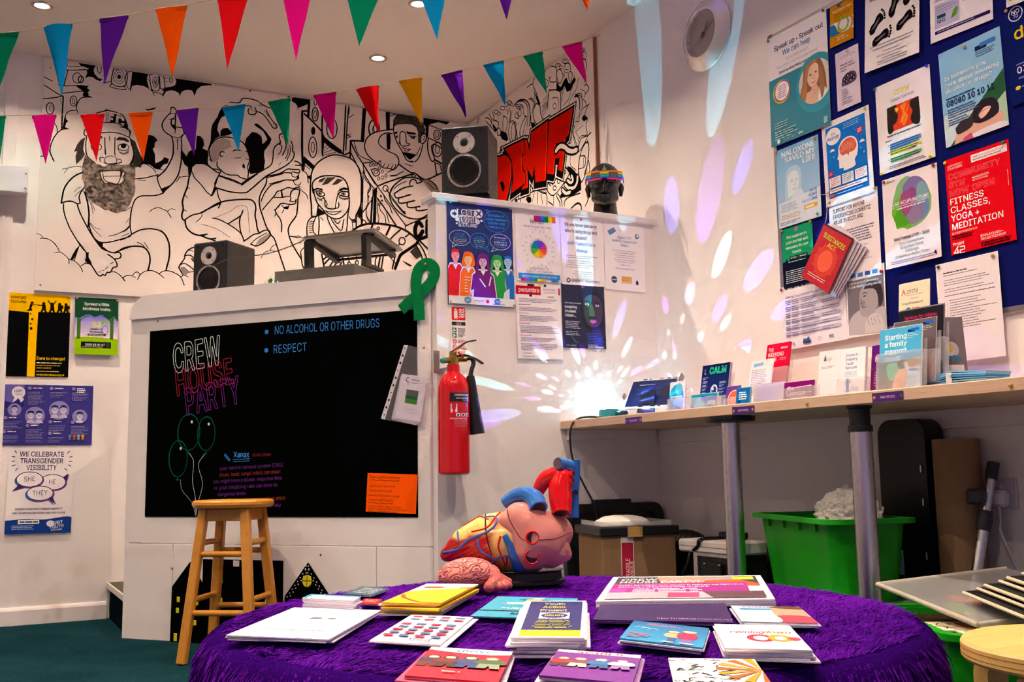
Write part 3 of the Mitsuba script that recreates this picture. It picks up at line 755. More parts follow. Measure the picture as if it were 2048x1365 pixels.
ms4.0 1795,2293 24,19 31,1 14,-7 -9,-19 -31,-3 -29,9
ms3.1 1802,2281 17,-13 31,6 14,10
ms1.8 1828,2262 27,8
ms3.9 1710,2262 9,-16 0,-26 13,-16 31,-3 17,4
ms3.5 1795,2289 -8,-36 -7,-39
ms3.1 1780,2209 16,2 6,18 -4,15
ms3.0 1723,2246 9,-20 -4,-14
ms2.6 1722,2186 32,-3 35,6 26,7
ms2.6 1722,2186 19,-13 31,-4 26,12 17,15
ms3.5 1733,2165 4,-29 22,-45 20,-33
ms3.9 1855,2170 -2,-53 -8,-48
ms3.5 1754,2146 18,-28 44,-39 13,53 4,14
ms3.0 1772,2139 22,-21 17,19
mf 1678,2224 7,-12 -5,-13 18,-12 21,-10 1,-9 -31,-14 -21,-6 4,32
ms3.8 1651,2148 -26,-28 -10,-35 1,-55
ms3.4 1668,2146 -17,-45 1,-42 17,-20
ms3.9 1683,2152 3,-52 -4,-60
ms2.1 1632,2112 19,6
ms2.1 1628,2099 21,4
ms2.1 1626,2086 21,4
ms2.1 1626,2073 21,4
ms2.1 1628,2061 19,4
ms2.1 1630,2048 17,4
ms2.2 1694,2144 15,-16
ms3.5 1864,2166 13,-16 18,2 11,18
ms6.2 1880,2146 22,2
ms4.4 1882,2135 20,4
ms2.6 1884,2129 5,-39
ms2.6 1904,2148 3,-43
ms4.0 1909,2175 26,-15 3,-43
ms3.6 1938,2161 24,-11 7,-12
ms3.1 1948,2439 -2,-155 -4,-127
ms2.7 1957,2449 5,-48 29,-36 -15,-42 2,-66 -29,-56
ms2.7 2010,2349 -7,-67 -32,-39 -2,-53 23,-46
mf 2010,2340 25,25 -3,-71 -6,-151 -14,-1 2,150
ms3.6 2010,2340 -5,-93 -6,-107
ms3.6 1948,2448 37,-62 50,-52
ms3.6 1969,2464 66,-96
mf 1615,2380 21,3 -2,-22 -15,3
ms1.7 1521,2019 21,-1 15,-7
ms1.7 1546,2019 21,6 30,-14
ms3.0 1589,2403 21,-10 7,-25 4,-30
ms2.6 1566,2304 24,-21 21,-15 7,-23
ms2.9 1581,1925 2,17 18,19
ms3.8 1581,1925 9,-62 13,-27
ms5.1 1702,1931 15,-75
ms5.2 1713,1902 25,24
ms5.2 1719,1877 41,46
ms5.2 1748,1863 34,54
ms5.2 1774,1865 34,45
ms5.2 1804,1867 17,27
ms6.1 1826,1925 9,-51
ms3.9 1858,1932 7,-30
me3.5 1865,1885 11,1 -11,-14
ms3.9 1907,1940 5,-30
me3.5 1912,1899 9,1 -9,-13
ms13.6 1957,2845 -7,-104 -6,-109
ms4.5 1874,2620 70,10
mf 2088,2843 28,0 -2,-119 -21,-3
ms7.4 2116,2832 56,6
ms3.7 2121,2812 37,20
me4.6 2016,2719 33,5 -33,-54
me3.6 2026,2721 14,2 -14,-27
mw 2139,2731 -60,-16 -60,-22 -41,-33 -19,-39 1,-40 22,-37 37,-26 27,-15 28,-19 56,-2 37,32 5,28 -42,44 -65,23 -21,38 16,33 70,22
ms4.5 2139,2731 -60,-16 -60,-22 -41,-33 -19,-39 1,-40 22,-37 37,-26 27,-15
ms4.1 2130,2702 -37,-1 -33,-21 -16,-33 7,-26 28,-19 41,-17 38,-13 14,-30 -5,-28 -19,-25 -18,-7 -28,4 -28,-2 -18,11 -10,13
mf 2093,2694 23,8 5,-40 -5,-55 -9,-10 -10,7
ms3.2 2069,2488 14,22
ms3.2 2097,2487 14,25
ms3.2 2123,2486 11,24
ms3.2 2144,2491 9,26
ms2.7 2042,2512 7,12 13,-1
ms2.3 2053,2527 7,-22 -4,-5
mf 2332,2840 187,0 -33,-28 -54,8 -54,-22 -10,-4 -5,-84 -17,7 1,60 -15,16
mb 2137,2762 0,25 21,40 38,17 95,1 39,-47 14,-40 -5,-28 -19,-12 -5,-47 -17,-2 -2,68 -10,27 -28,14 -34,-1 -38,-8 -28,-6 -14,-16
ms4.2 2139,2760 0,-41 10,-39 18,-39 24,-37 23,-43 19,-15
ms3.7 2327,2668 -8,-42 -19,-49 -24,-30
ms2.8 2312,2645 -17,-36 -14,-21
ms4.3 2320,2718 12,13 17,-4 2,-28 -17,-25 -15,-5
ms2.4 2332,2715 9,-3 -9,-20
mf 2144,2713 19,10 0,-14 -17,-7
mf 2222,2731 59,-3 0,-11 -57,-2
md 2149,2693 21,3 -10,-22
md 2243,2702 38,3 -9,-17 -19,2
ms2.8 2238,2706 46,1
ms3.3 2179,2698 3,18 14,9 19,-9 4,-40 3,-18 19,-2 -3,-9 -28,-11 -24,3 -7,18 0,41
ms2.8 2177,2661 -3,-12 10,-1
ms3.2 2191,2626 23,-6 38,3
ms2.8 2205,2608 23,0 15,12
mf 2193,2597 31,2 59,-6 -17,-20 -24,-17 -23,15
md 2216,2555 22,-13 23,-2 10,8 -14,5 -24,-7
ms2.3 2214,2529 28,-7
ms2.3 2238,2519 26,1
ms3.4 2368,2792 93,-21
me3.8 2422,2737 22,3 -23,-34
me2.4 2422,2737 10,2 -10,-18
ms4.3 2363,2710 97,-28
ms4.3 2363,2705 -5,-46 9,-54 19,-39 17,11 -2,18 -14,40 0,28 24,12 49,-26
me3.8 2423,2644 30,4 -30,-49
me2.9 2423,2644 15,2 -15,-27
ms6.7 2406,2577 53,-20
ms4.7 2406,2564 11,-77
ms3.8 2415,2556 25,-6 9,-36
ms5.1 2172,2519 51,-29 33,-14 19,2 53,-30 43,8 88,50
ms4.0 1874,2614 31,-63 41,-56 46,-66 45,-61
ms2.7 1946,2495 64,17
ms5.0 2037,2368 55,29 65,30 61,26 57,25
me2.3 1992,2490 7,0 -7,-10
me2.3 2012,2494 6,1 -6,-10
me2.3 2030,2501 7,1 -7,-11
me2.3 2049,2479 6,1 -6,-11
me2.3 2067,2461 7,1 -7,-10
me2.3 2044,2416 7,1 -7,-11
me2.3 2067,2425 7,1 -7,-11
me2.3 2090,2439 7,1 -7,-11
ms3.6 1996,2463 34,11 21,-28 -32,-18 -23,35
me2.7 2026,2452 11,2 -11,-13
ms5.5 2120,2441 37,9
ms3.2 2162,2455 38,23
ms2.8 2097,2460 47,24
ms2.7 1946,2490 7,-43
ms4.0 1874,2547 63,-116
ms4.6 2115,2333 14,37 38,41 37,27 52,11 43,-4 19,-12
me3.2 2088,2361 16,2 -16,-20
me2.8 2266,2459 14,2 -14,-9
ms3.7 2275,2478 43,-35
ms2.8 2139,2362 32,31 52,29
ms4.2 2242,2397 0,23 19,18 19,-5 9,-17 29,13 15,18
mg 2325,2441 36,9 48,-28 24,-41 -34,-20 -33,28
ms2.8 2325,2441 36,9 48,-28 24,-41
ms2.8 2366,2439 19,-2 34,-33 -19,-9 -44,34
ms4.6 2261,2396 -57,-18 -56,-38 -2,-18 20,-11 80,31
ms4.6 2171,2309 -2,-20 21,-7 82,25
ms4.6 2227,2291 -4,-19 18,-11 67,14
ms4.2 2279,2265 9,-17 29,3 48,16
ms5.0 2139,2384 -24,-48 -2,-22 16,-43 37,-41 56,-30 57,-5 43,11 45,32
ms3.6 2092,2356 10,-12 55,-66 56,-61
ms2.7 2115,2314 79,-85 19,-7
mf 2194,2238 19,-3 0,-20
ms3.6 2040,2363 89,-110 84,-103
ms5.0 2037,2296 55,-69 60,-83
ms3.2 2076,2310 12,-26 27,-28
ms3.2 2115,2252 14,-39
ms11.6 2024,2326 -7,-182
ms4.5 2003,2297 -9,-155
ms2.7 1976,2404 20,-50 -20,-38 4,-17 -6,-58 -27,-34
ms2.7 2005,2288 -36,-61 3,-53 20,-33
ms2.7 2040,2288 -3,-67 9,-48 -6,-27
ms2.7 2046,2266 10,-43 27,-28 5,-44
ms2.7 2092,2214 19,-61
mE 2058,2310 6,0 -6,-7
mE 2065,2284 6,0 -6,-6
me2.2 1980,2299 5,0 -5,-5
me2.3 2049,2260 7,1 -7,-9
ms4.1 2213,2146 51,27 103,47
ms3.2 2213,2146 2,-27
ms15.6 2319,2156 -17,20 -19,-14 -9,-37 7,-31 21,-2 21,33
ms16.7 2355,2191 -3,-77
ms7.2 1876,2077 35,30 45,22 63,13 73,1 65,-7 56,-17 46,-27 33,-28
ms12.1 2292,2068 74,34
ms7.1 2006,2130 -12,-32
ms7.2 2115,2132 -23,-51
ms5.0 2180,2120 -51,-49 -9,-14
ms4.1 2241,2104 -29,-25
me4.1 2191,2052 20,2 -20,-24
ms4.1 2173,2031 -7,-10
me3.1 2042,2115 8,0 -8,-8
ms10.9 2292,2059 -14,-19 -47,-35 -47,-35 -18,-37 -19,-50
ms5.1 2297,2051 28,-38 24,-52 9,-26
ms5.5 2278,2036 33,-51 14,-57
ms6.5 2302,2065 64,-53
md 2240,1992 38,35 37,-55 -33,-21
mf 2193,1935 61,-26 -14,-6 -28,16
ms5.3 2074,1956 -14,-84
ms6.2 2056,1959 -14,-76
ms4.0 2056,1959 -28,-24 -4,-36 18,-29
ms5.4 2147,1962 -18,-81
ms2.7 2106,1963 23,-29 27,-24
ms2.7 1947,2159 -5,-40
ms4.0 1907,2176 0,-78
ms4.0 1940,2154 2,-35
df -4386,2725 26,-39 17,-12 34,26 23,7 20,-37 16,-11 38,21 21,-19 -39,-24 -17,-15 -38,5 -20,39 -39,-16 -45,19
ds3.7 -4519,2804 21,17 36,5 34,-7 34,-18 13,-29 -11,-48 -62,20 6,22 -17,0
ds3.9 -4618,2821 -19,-9 5,-33 28,-44 39,-79
df -4625,2748 38,-47 31,-48 -32,11 -17,34
de3.4 -4498,2747 26,-9 -27,-14
de2.5 -4498,2741 8,-3 -9,-8
ds3.6 -4384,2767 17,11 22,-8 16,-21 10,-24 -35,-29 -26,42 -4,29
ds3.2 -4267,2712 14,13 19,-10 7,-18 -20,-30 -18,30 -2,15
ds3.6 -4308,2715 2,53 23,12 32,-15 9,-33
ds2.4 -4295,2752 32,-15
ds2.4 -4296,2737 27,-12
de2.5 -4366,2802 29,-11 -29,2
de2.5 -4366,2798 17,-6 -17,0
de2.4 -4293,2796 32,-12 -33,-1
de2.4 -4293,2793 18,-7 -19,-1
de2.4 -4336,2779 16,-6 -16,-2
de2.3 -4122,2792 20,-7 -20,-2
de2.3 -4122,2789 10,-4 -10,-1
de2.3 -4133,2776 23,-9 -24,-4
de2.3 -4108,2755 19,-7 -20,-14
de2.3 -4141,2765 12,-5 -13,-4
ds3.4 -4142,2751 38,-15 16,-38 -14,-26 -31,-6
de1.9 -4127,2714 10,-3 -10,-5
ds1.5 -4143,2684 26,2 8,6
ds4.2 -4487,2601 19,90 17,3 96,-40 6,-99
ds2.4 -4436,2643 23,-2 39,-19 5,-29 -5,-30
de2.9 -4412,2593 17,-6 -18,-9
ds2.1 -4534,2670 65,9
ds2.1 -4541,2657 69,8
ds2.1 -4544,2643 68,7
ds2.1 -4536,2628 57,8
ds2.1 -4513,2616 30,6
ds2.8 -4345,2639 46,37 17,0 -47,-46 -7,-30
ds2.8 -4279,2628 49,9 -17,-26 -23,-28 -45,-17
ds2.7 -4272,2552 23,27 55,31 24,49
ds3.1 -4206,2585 58,-14 8,-38
ds3.4 -4116,2599 16,3 20,-18 4,-16 -21,-9 -16,-4
ds2.7 -4100,2657 3,-53
ds3.5 -4200,2580 36,-13 25,-28 -3,-46
ds5.4 -4211,2575 31,-8 15,-25 0,-48
ds3.5 -4707,2799 38,2 31,-4
ds3.5 -4691,2727 25,-2 31,-20 10,-38
ds3.5 -4627,2755 9,-78 -20,-26
ds2.3 -4211,2686 9,-30 -17,-8
ds2.3 -4133,2663 19,-33 -6,-23
ds2.7 -4129,2535 20,-21 3,-30
ds2.3 -4152,2595 40,-28 -7,-27
df -4149,2441 21,13 10,-9 24,-25 -36,0
df -4308,2240 43,-18 36,-30 20,-24 -27,7 -36,32
ds3.0 -4075,2492 -15,-8 -22,-21 -6,-13 24,-30 -16,-26 7,-51 -51,10 -21,-5
ds3.1 -4075,2492 -41,-2 -31,-4 -22,-13 -7,-38 -31,10
ds1.9 -4209,2391 73,10
ds1.9 -4209,2391 34,-48
ds1.9 -4196,2456 48,13
ds3.1 -4232,2427 13,-7 -17,-24 29,-66 10,-21
ds2.7 -4246,2417 28,-90 13,-15
ds3.1 -4216,2482 -13,-56
ds3.4 -4065,2342 -33,-6 -41,4 -28,-5 -15,-33
ds3.5 -4065,2342 -23,-3 -37,-29 -53,-29 -47,-1 -64,19
ds4.1 -4115,2307 20,-11 6,-30 -16,-66 -33,-51
ds3.8 -4115,2307 -37,-23 -28,-43 -12,-45 3,-33
ds3.4 -4169,2252 41,-11 4,-27 -14,-27 -49,4
de3.0 -4134,2214 11,-3 -13,-23
ds2.7 -4289,2299 27,-11 -8,-50 56,-47
ds3.6 -4316,2309 11,-14 -8,-45
ds2.4 -4282,2337 16,-10 22,-1
ds2.7 -4268,2394 20,-23 -6,-24 -16,1
ds2.7 -4190,2347 9,-25 -11,-14
df -4329,2247 139,-85 20,-47 -2,-36 -79,-10 -127,19 7,17 82,13 25,34 -16,38 -38,38
ds4.5 -4101,2312 12,-37 -11,-56 -24,-63 -30,-34 -16,-1 -15,28 -7,32 11,55 24,44 40,28
dw -4512,2220 -13,-31 83,-71 162,72 -27,35 -17,11 -18,-20
ds3.8 -4512,2220 -13,-31 83,-71 162,72 -27,35 -17,11
de3.4 -4388,2180 14,-4 -15,-7
de3.5 -4429,2154 17,-4 -17,-8
de3.4 -4322,2212 10,-3 -10,-6
ds3.9 -4506,2209 36,-34
ds3.9 -4481,2209 35,-34
ds3.9 -4462,2217 35,-35
ds3.9 -4432,2218 23,-22
ds3.0 -4442,2118 0,-61
dt18.2 -4322,2145 33,-27 51,-10 29,17 7,28
dt18.5 -4352,2125 33,-27 41,-4
dt16.6 -4298,2161 28,-20 23,6 -10,27
dt14.5 -4401,2106 28,-35 5,-32
ds3.6 -4095,2208 8,-50 -20,-78 3,-60 -34,-33
ds2.8 -4114,2142 -9,-58 8,-61
ds2.4 -4087,2149 -4,-88 -31,-67
ds4.2 -4184,2064 -67,5 -52,0 -29,-11 -7,-26
ds5.7 -4271,2006 40,12 34,-2 21,-17 2,-19
ds4.0 -4739,2165 27,26 66,3 38,-7 38,-19 49,-22 11,-25 -4,-34
ds2.8 -4646,2188 -28,-52
ds2.7 -4608,2184 -3,-70
ds2.7 -4570,2162 10,-64
dE -4706,2160 26,-6 -27,-12
ds3.8 -4916,2209 63,11 35,1 18,-48
dE -4854,2193 17,-4 -17,-6
de3.6 -4536,2166 28,-7 -28,-6
de2.2 -4536,2166 14,-4 -14,-2
ds4.3 -4498,2099 47,-31
ds3.9 -5225,2792 36,-12 42,-34 -7,-21
ds3.9 -5218,2772 119,-105
ds3.4 -5177,2803 38,-49 -1,-20
ds3.4 -5127,2799 17,-41 -15,-9
ds4.3 -5125,2749 70,-39 -16,-35 -21,0
df -5126,2726 42,-40 13,-18 -28,-1 -34,48
df -5023,2653 68,-40 18,-39 -20,-7 -60,32 -20,32
de3.8 -5050,2652 24,-8 -25,-15
de3.4 -5081,2782 24,-8 -25,-3
de3.4 -5047,2761 21,-7 -21,-3
de3.3 -4949,2785 23,-8 -24,-4
de3.3 -4916,2783 27,-9 -27,-3
de3.3 -4998,2778 28,-10 -28,-2
de3.2 -4896,2767 20,-7 -21,-4
ds3.7 -4992,2730 40,-27 12,-30 -21,-39 -22,-19
ds3.8 -4992,2730 -9,-57 5,-41
de4.1 -4885,2601 45,-14 -48,-50
de3.7 -4873,2593 24,-7 -26,-48
ds5.3 -4844,2746 40,12 76,-23 42,-42 10,-67 -8,-53
ds4.0 -4870,2742 40,12 70,-14 56,-47 4,-59 -9,-54
de3.2 -4799,2721 41,-14 -42,0
ds2.2 -4838,2734 77,-26
ds2.3 -4818,2737 38,-33
ds2.3 -4780,2724 -39,-8
ds3.7 -4913,2665 29,62
ds3.2 -4853,2674 21,26 24,-43 -45,17
de3.2 -4794,2681 19,-6 -20,-13
ds3.6 -4754,2709 10,-57 31,-17
ds4.0 -4787,2538 -11,32 34,47 45,20
ds3.6 -4767,2542 34,56 20,25
ds5.5 -4826,2528 -10,67
df -5033,2548 34,-24 -49,-2
ds3.8 -4606,2674 41,-28 4,-45 34,-50
ds3.9 -4606,2674 -38,-39 16,-52 35,-36
ds2.1 -4554,2630 66,14
ds2.1 -4548,2613 65,18
ds2.1 -4543,2599 48,14
ds2.1 -4538,2581 36,13
ds3.5 -4672,2720 42,-34 -27,-47
ds4.4 -4670,2624 10,-59 49,-15
df -4668,2586 33,-10 30,-31 -55,8
ds3.7 -4923,2756 18,-42 -15,-47
ds3.3 -4950,2755 19,-23 -14,-11
ds2.7 -4847,2650 18,-28
ds4.1 -5338,2793 24,14 -7,16
dR -4472,2527 245,-3 -50,-129 -30,-7 -11,-33 -2,-40 -29,-95 -42,22 20,58 -48,11 -11,-75 -8,-7 -78,28 19,126
dR -4747,2508 29,-5 26,-71 26,97 181,8 -35,-317 -113,18 -7,103 -25,-66 -54,65 7,-109 -74,5 31,52 -9,73 -15,48 25,50
dR -4979,2528 223,-14 1,-78 -24,-4 6,-91 25,-18 -2,-59 -160,-17 28,86 -15,96 -31,47
dR -5051,2501 65,-8 50,-25 33,-50 -3,-69 -29,-75 -38,-52 -116,32 9,253
df -5048,2348 38,-4 23,-30 -13,-38 -24,24
df -4403,2391 35,-16 -5,-15 -32,-15
dt25.3 -4405,2348 26,11 31,-2 34,-17 29,-24 43,-18 39,-4"""
def mural(panel, x0, x1, z0, z1, base, place):
    W, H = x1 - x0, z1 - z0; P = Print(W, H, base, step=0.00005); k = 100.0 / (W * 1000)
    ink, r = '0c0b0b', np.random.default_rng(5)
    def cv(q): return np.array([((a - x0 * 1000) * k, (z1 * 1000 - b) * k) for a, b in q])
    clip = sg.box(0, 0, 100, P.H)
    def put(g, c):
        g = g.intersection(clip)
        if not g.is_empty: P.geom(g, c)
    reds = []
    def ribbon(q, w, c): put(sg.LineString(spline(q, 4)).buffer(w * k * .78, quad_segs=2), c)
    for ln in MURAL.split('\n'):
        if ln[0] != panel: continue
        op, *pts = ln[1:].split(); q = cv(np.cumsum([tuple(map(float, p.split(','))) for p in pts], 0)); o = op[0]
        if o == 's': ribbon(q, float(op[1:]), ink)
        elif o == 't': ribbon(q, float(op[1:]) * 1.15, ink); ribbon(q, float(op[1:]) * .6, base)
        elif o in 'eEk':
            t = np.linspace(0, 2 * np.pi, 25); ring = q[0] + np.outer(np.cos(t), q[1] - q[0]) + np.outer(np.sin(t), q[2] - q[0])
            if o == 'e': put(sg.LineString(ring).buffer(float(op[1:]) * k * .72, quad_segs=2), ink)
            else: put(sg.Polygon(ring).buffer(0), ink if o == 'E' else '7a706c')
        elif o == 'R': reds.append(sg.Polygon(q).buffer(0))
        else:
            g = sg.Polygon(q).buffer(0)
            c = {'f': ink, 'w': base, 'g': '8f8580', 'd': '3a3432', 'G': 'b9aca8', 'b': '2a2625', 'h': 'a5968c'}[o]
            if o == 'f' and reds:
                pass
            put(g, c)
            if o in 'hbd':      # the pen hatching inside beard and hair
                a0, b0, a1, b1 = g.bounds; n = int(g.area * (26 if o == 'h' else 14)); hat = []
                for _ in range(min(n, 700)):
                    x, y, an = r.uniform(a0, a1), r.uniform(b0, b1), r.choice([0, .6, 1.2, 1.9, 2.5]); L = r.uniform(5, 11) * k
                    for j in range(4 if o == 'h' else 1):
                        ox, oy = -math.sin(an) * j * 3.3 * k, math.cos(an) * j * 3.3 * k
                        hat.append(sg.LineString([(x + ox - L * math.cos(an), y + oy - L * math.sin(an)), (x + ox + L * math.cos(an), y + oy + L * math.sin(an))]).buffer(.55 * k, cap_style='flat'))
                put(shapely.union_all(hat).intersection(g), ink if o != 'b' else '6a625e')
                if o == 'h':
                    hat = []
                    for _ in range(170):
                        x, y, an = r.uniform(a0, a1), r.uniform(b0, b1), r.uniform(0, 3.1); L = r.uniform(3, 7) * k
                        for j in range(3):
                            ox, oy = -math.sin(an) * j * 3.6 * k, math.cos(an) * j * 3.6 * k
                            hat.append(sg.LineString([(x + ox - L * math.cos(an), y + oy - L * math.sin(an)), (x + ox + L * math.cos(an), y + oy + L * math.sin(an))]).buffer(.6 * k, cap_style='flat'))
                    put(shapely.union_all(hat).intersection(g), 'cdbfb4')
        if o == 'R' and len(reds) == 4:                       # the lettering: shadow, white keyline, black outline, red
            u = shapely.union_all(reds); sh = affinity.translate(u, -5 * k, 22 * k)
            put(shapely.union_all([u, sh]).buffer(26 * k, join_style='mitre'), ink); put(shapely.union_all([u, sh]).buffer(19 * k, join_style='mitre'), base)
            put(shapely.union_all([u, sh]).buffer(12 * k, join_style='mitre'), ink)
            for g in reds:
                put(g.buffer(7 * k, join_style='mitre'), ink); put(g, 'c81408'); put(g.difference(affinity.translate(g, -9 * k, 0)).buffer(-1 * k), 'e0401c')
    return P.mesh(place, .001)
t = thing('mural_panel', 'wide white panel with a black ink mural of a bearded man on the back wall', 'mural')
MX0, MZ0, MX1, MZ1 = .234, 1.622, XR - .03, ZC - .012
obj('panel', box(MX0, MX1, YB - .016, YB - .001, MZ0, MZ1, .002), 'vc', t, col='efe4e0')
mm, c = mural('m', MX0 + .001, MX1 - .001, MZ0 + .001, MZ1 - .001, 'f0e5e1', on('b', (MX0 + MX1) / 2, (MZ0 + MZ1) / 2, MX1 - MX0 - .002, MZ1 - MZ0 - .002, off=.0155))
obj('drawing', mm, 'vc', t, col=c)
for x, z in ((MX0 + .025, MZ0 + .03), (MX0 + .03, MZ1 - .05)): obj('screw', mv(rot(lathe([(.0, 0), (.005, 0), (.003, .002), (0, .002)], 10), math.pi / 2, (1, 0, 0)), x, YB - .016, z), 'vcm', t, col='6a5a50')
t = thing('mural_panel', 'white panel with graffiti doodles and big red block letters on the right wall', 'mural')
DY0, DY1, DZ0, DZ1 = 4.03, YB - .03, 1.63, ZC - .02
obj('panel', box(XR - .018, XR - .001, DY0, DY1, DZ0, DZ1, .002), 'vc', t, col='efe4e0')
obj('edging', box(XR - .0185, XR - .001, DY0 - .006, DY0, DZ0, DZ1, .002), 'vc', t, col='8a5a48')
mm, c = mural('d', -DY1 + .001, -DY0 - .001, DZ0 + .001, DZ1 - .001, 'efe4e0', on('r', -(DY0 + DY1) / 2, (DZ0 + DZ1) / 2, DY1 - DY0 - .002, DZ1 - DZ0 - .002, off=.0175))
obj('drawing', mm, 'vc', t, col=c)
# ------------------------------------------------------------------ posters on the back wall
def face(P, x, y, r, skin, hair, c2=None, long=False, dark='3a2a26'):
    """a small printed portrait: hair, face, features"""
    if long: P.poly([(x - r * 1.05, y - r * .3), (x - r * .6, y - r * 1.25), (x + r * .5, y - r * 1.3), (x + r * 1.05, y - r * .2), (x + r * 1.2, y + r * 2.0), (x - r * 1.2, y + r * 2.0)], hair, True)
    P.ell(x, y, r * .78, r, skin); P.poly([(x - r * .84, y - r * .1), (x - r * .7, y - r), (x, y - r * 1.25), (x + r * .7, y - r), (x + r * .84, y - r * .1), (x + r * .5, y - r * .6), (x - r * .4, y - r * .62)], hair)
    for sx in (-.32, .32): P.ell(x + sx * r, y - r * .08, r * .13, r * .07, dark, 10); P.rect(x + sx * r - r * .18, y - r * .32, x + sx * r + r * .18, y - r * .26, dark)
    P.line([(x + r * .02, y), (x - r * .08, y + r * .3), (x + r * .06, y + r * .32)], r * .07, dark); P.line([(x - r * .25, y + r * .56), (x, y + r * .64), (x + r * .25, y + r * .56)], r * .1, c2 or dark)

def pin(p, n, col='b08a3c', where='', name='drawing_pin'):
    """a drawing pin with its domed head on a stub; p on the surface, n outwards"""
    p, n = np.array(p, float), np.array(n, float); a = np.cross(n, [0, 0, 1.0]); a /= np.linalg.norm(a)
    m = xf(lathe([(.0016, 0), (.0016, .003), (.0055, .0032), (.0052, .0052), (.003, .0066), (0, .0070)], 12), p, a, np.cross(n, a), n)
    k = obj(name, m, 'vcg', None, col=col, smooth=40); tag(k, where, 'drawing pin', 'drawing pins'); return k
def pins(place, w, h, spots, what):
    for (fx, fy, col, cn) in spots:
        q = place(np.array([fx * w]), np.array([fy * h]), np.array([.0012]))[0]; q2 = place(np.array([fx * w]), np.array([fy * h]), np.array([.0112]))[0]
        v = 'top' if fy < .34 else 'bottom' if fy > .66 else 'middle'; s = 'left' if fx < .34 else 'right' if fx > .66 else 'centre'
        pin(q, (q2 - q) * 100, col, f'{cn} drawing pin at the {v} {s} of the {what}')
BR, RD, YL, GR, BLU = 'b08a3c', 'b01428', 'e8d818', '0a6a58', '1430d0'

P = Print(.292, .415, 'ffc800')
P.poly([(0, 30.5), (36, 32.5), (36, 143), (0, 143)], '0a0b0e'); P.poly([(50, 31), (100, 30), (100, 143), (48, 143), (49, 80)], '0a0b0e')
for i, (x, s_) in enumerate(((40, 0), (58, 1), (71, 2), (83, 3), (93, 4))):
    y = 28; c = '14100a'; P.ell(x, y - 12, 2.4, 2.4, c)
    if s_ == 0: P.poly([(x - 3, y - 10), (x + 2, y - 9), (x - 1, y - 4), (x + 1, y + 1), (x - 9, y + 3), (x - 4, y - 2)], c); P.line([(x + 2, y - 9), (57, y - 9)], 1.0, c, False)
    else:
        P.poly([(x - 2.5, y - 10), (x + 3, y - 10), (x + 4, y - 2), (x + 5, y + 3), (x + 2, y + 3), (x + .5, y - 1), (x - 2, y + 4), (x - 5, y + 4), (x - 2.6, y - 3)], c)
        if s_ == 2: P.line([(x - 1, y - 9), (x - 6, y - 17)], 1.6, c); P.line([(x + 1, y - 9), (x + 6, y - 17)], 1.6, c)
        if s_ in (3, 4): P.rect(x + 2, y - 10, x + 6, y - 4, c)
        if s_ == 1: P.line([(x, y - 9), (x - 8, y - 8)], 1.4, c)
for x, y, r_ in ((38, 35, 1), (41, 44, 1.6), (39, 52, 1.2), (40, 60, 2)): P.ell(x, y, r_, r_ * 1.3, '14100a')
P.text(7, 10, 'VENTURE', 4.3, '33280a', True, width=24); P.text(7, 17, 'SCOTLAND', 4.3, '33280a', True, width=24)
P.text(50, 113, 'Dare to change!', 5.2, 'ffd000', True, width=44)
for i in range(3): P.greek(50, 117.5 + i * 4.3, 92, 1, 1, 1.7, 'b48c10' if i else 'e6e0d0', i)
P.greek(50, 132, 96, 1, 1, 1.4, 'd8c070', 8); P.text(50, 140, 'venturescotland.org.uk', 3.4, 'ffd000', True, width=44)
pl_ = on('b', .258, 1.400, P.w, P.h, .3, lift=.004); poster('poster', P, pl_, 'yellow and black VENTURE SCOTLAND poster of climbers below the left end of the mural')
pins(pl_, P.w, P.h, ((.03, .02, '5a4030', 'dark'), (.97, .02, BR, 'brass'), (.03, .98, BR, 'brass')), 'yellow venture poster')

P = Print(.205, .293, '1d4a34')
P.grad(0, 42, 100, 105, '5a5ac8', 'f2e2f0'); P.poly([(0, 100), (40, 98), (100, 103), (100, 143), (0, 143)], '8cb80e')
for x0, d in ((10, 1), (86, -1)):
    P.poly([(x0 - 5, 104), (x0 - 4, 40), (x0 + 4, 40), (x0 + 3, 104)], '3d6a24'); P.line([(x0, 62), (x0 + 12 * d, 50), (x0 + 22 * d, 46)], 2, '245a30'); P.line([(x0, 56), (x0 - 8 * d, 46)], 2, '245a30')
P.poly([(0, 0), (100, 0), (100, 56), (90, 44), (78, 54), (62, 42), (46, 48), (30, 41), (14, 50), (0, 46)], '174430', True)
P.text(50, 19, 'Spread a little', 7.2, 'f4eef0', True, width=58, align='c'); P.text(51, 31, 'kindness today.', 7.2, 'f4eef0', True, width=66, align='c')
P.text(50, 73, '52', 13, 'dfe84a', True, width=22, align='c'); P.text(50, 81, 'weeks of', 5, '2a3038', True, width=28, align='c'); P.text(50, 88, 'kindness', 5, '2a3038', True, width=31, align='c'); P.rect(30, 91, 72, 95.5, '2a3038'); P.greek(33, 92.5, 68, 1, 1, 1.5, 'd8d8e0', 2, 0)
P.ring(70, 80, 7, 11, .8, '3a4450'); P.poly([(58, 60), (70, 56), (64, 66)], '7ab828'); P.poly([(72, 58), (80, 57), (74, 66)], '7ab828')
P.rect(15, 111, 84, 126, '14181c'); P.text(24, 121, '0800 83 85 87', 5.4, 'f0f0f0', True, width=46); P.rect(72, 113.5, 81, 124, '3a3a4c'); P.greek(17, 123.4, 70, 1, 1, 1.2, 'c8d0c8', 4, .1)
pl_ = on('b', .528, 1.457, P.w, P.h, .6, lift=.022); poster('poster', P, pl_, 'green "Spread a little kindness today." poster with trees and a curling lower corner')
pins(pl_, P.w, P.h, ((.04, .02, BR, 'brass'), (.97, .03, BR, 'brass')), 'green kindness poster')

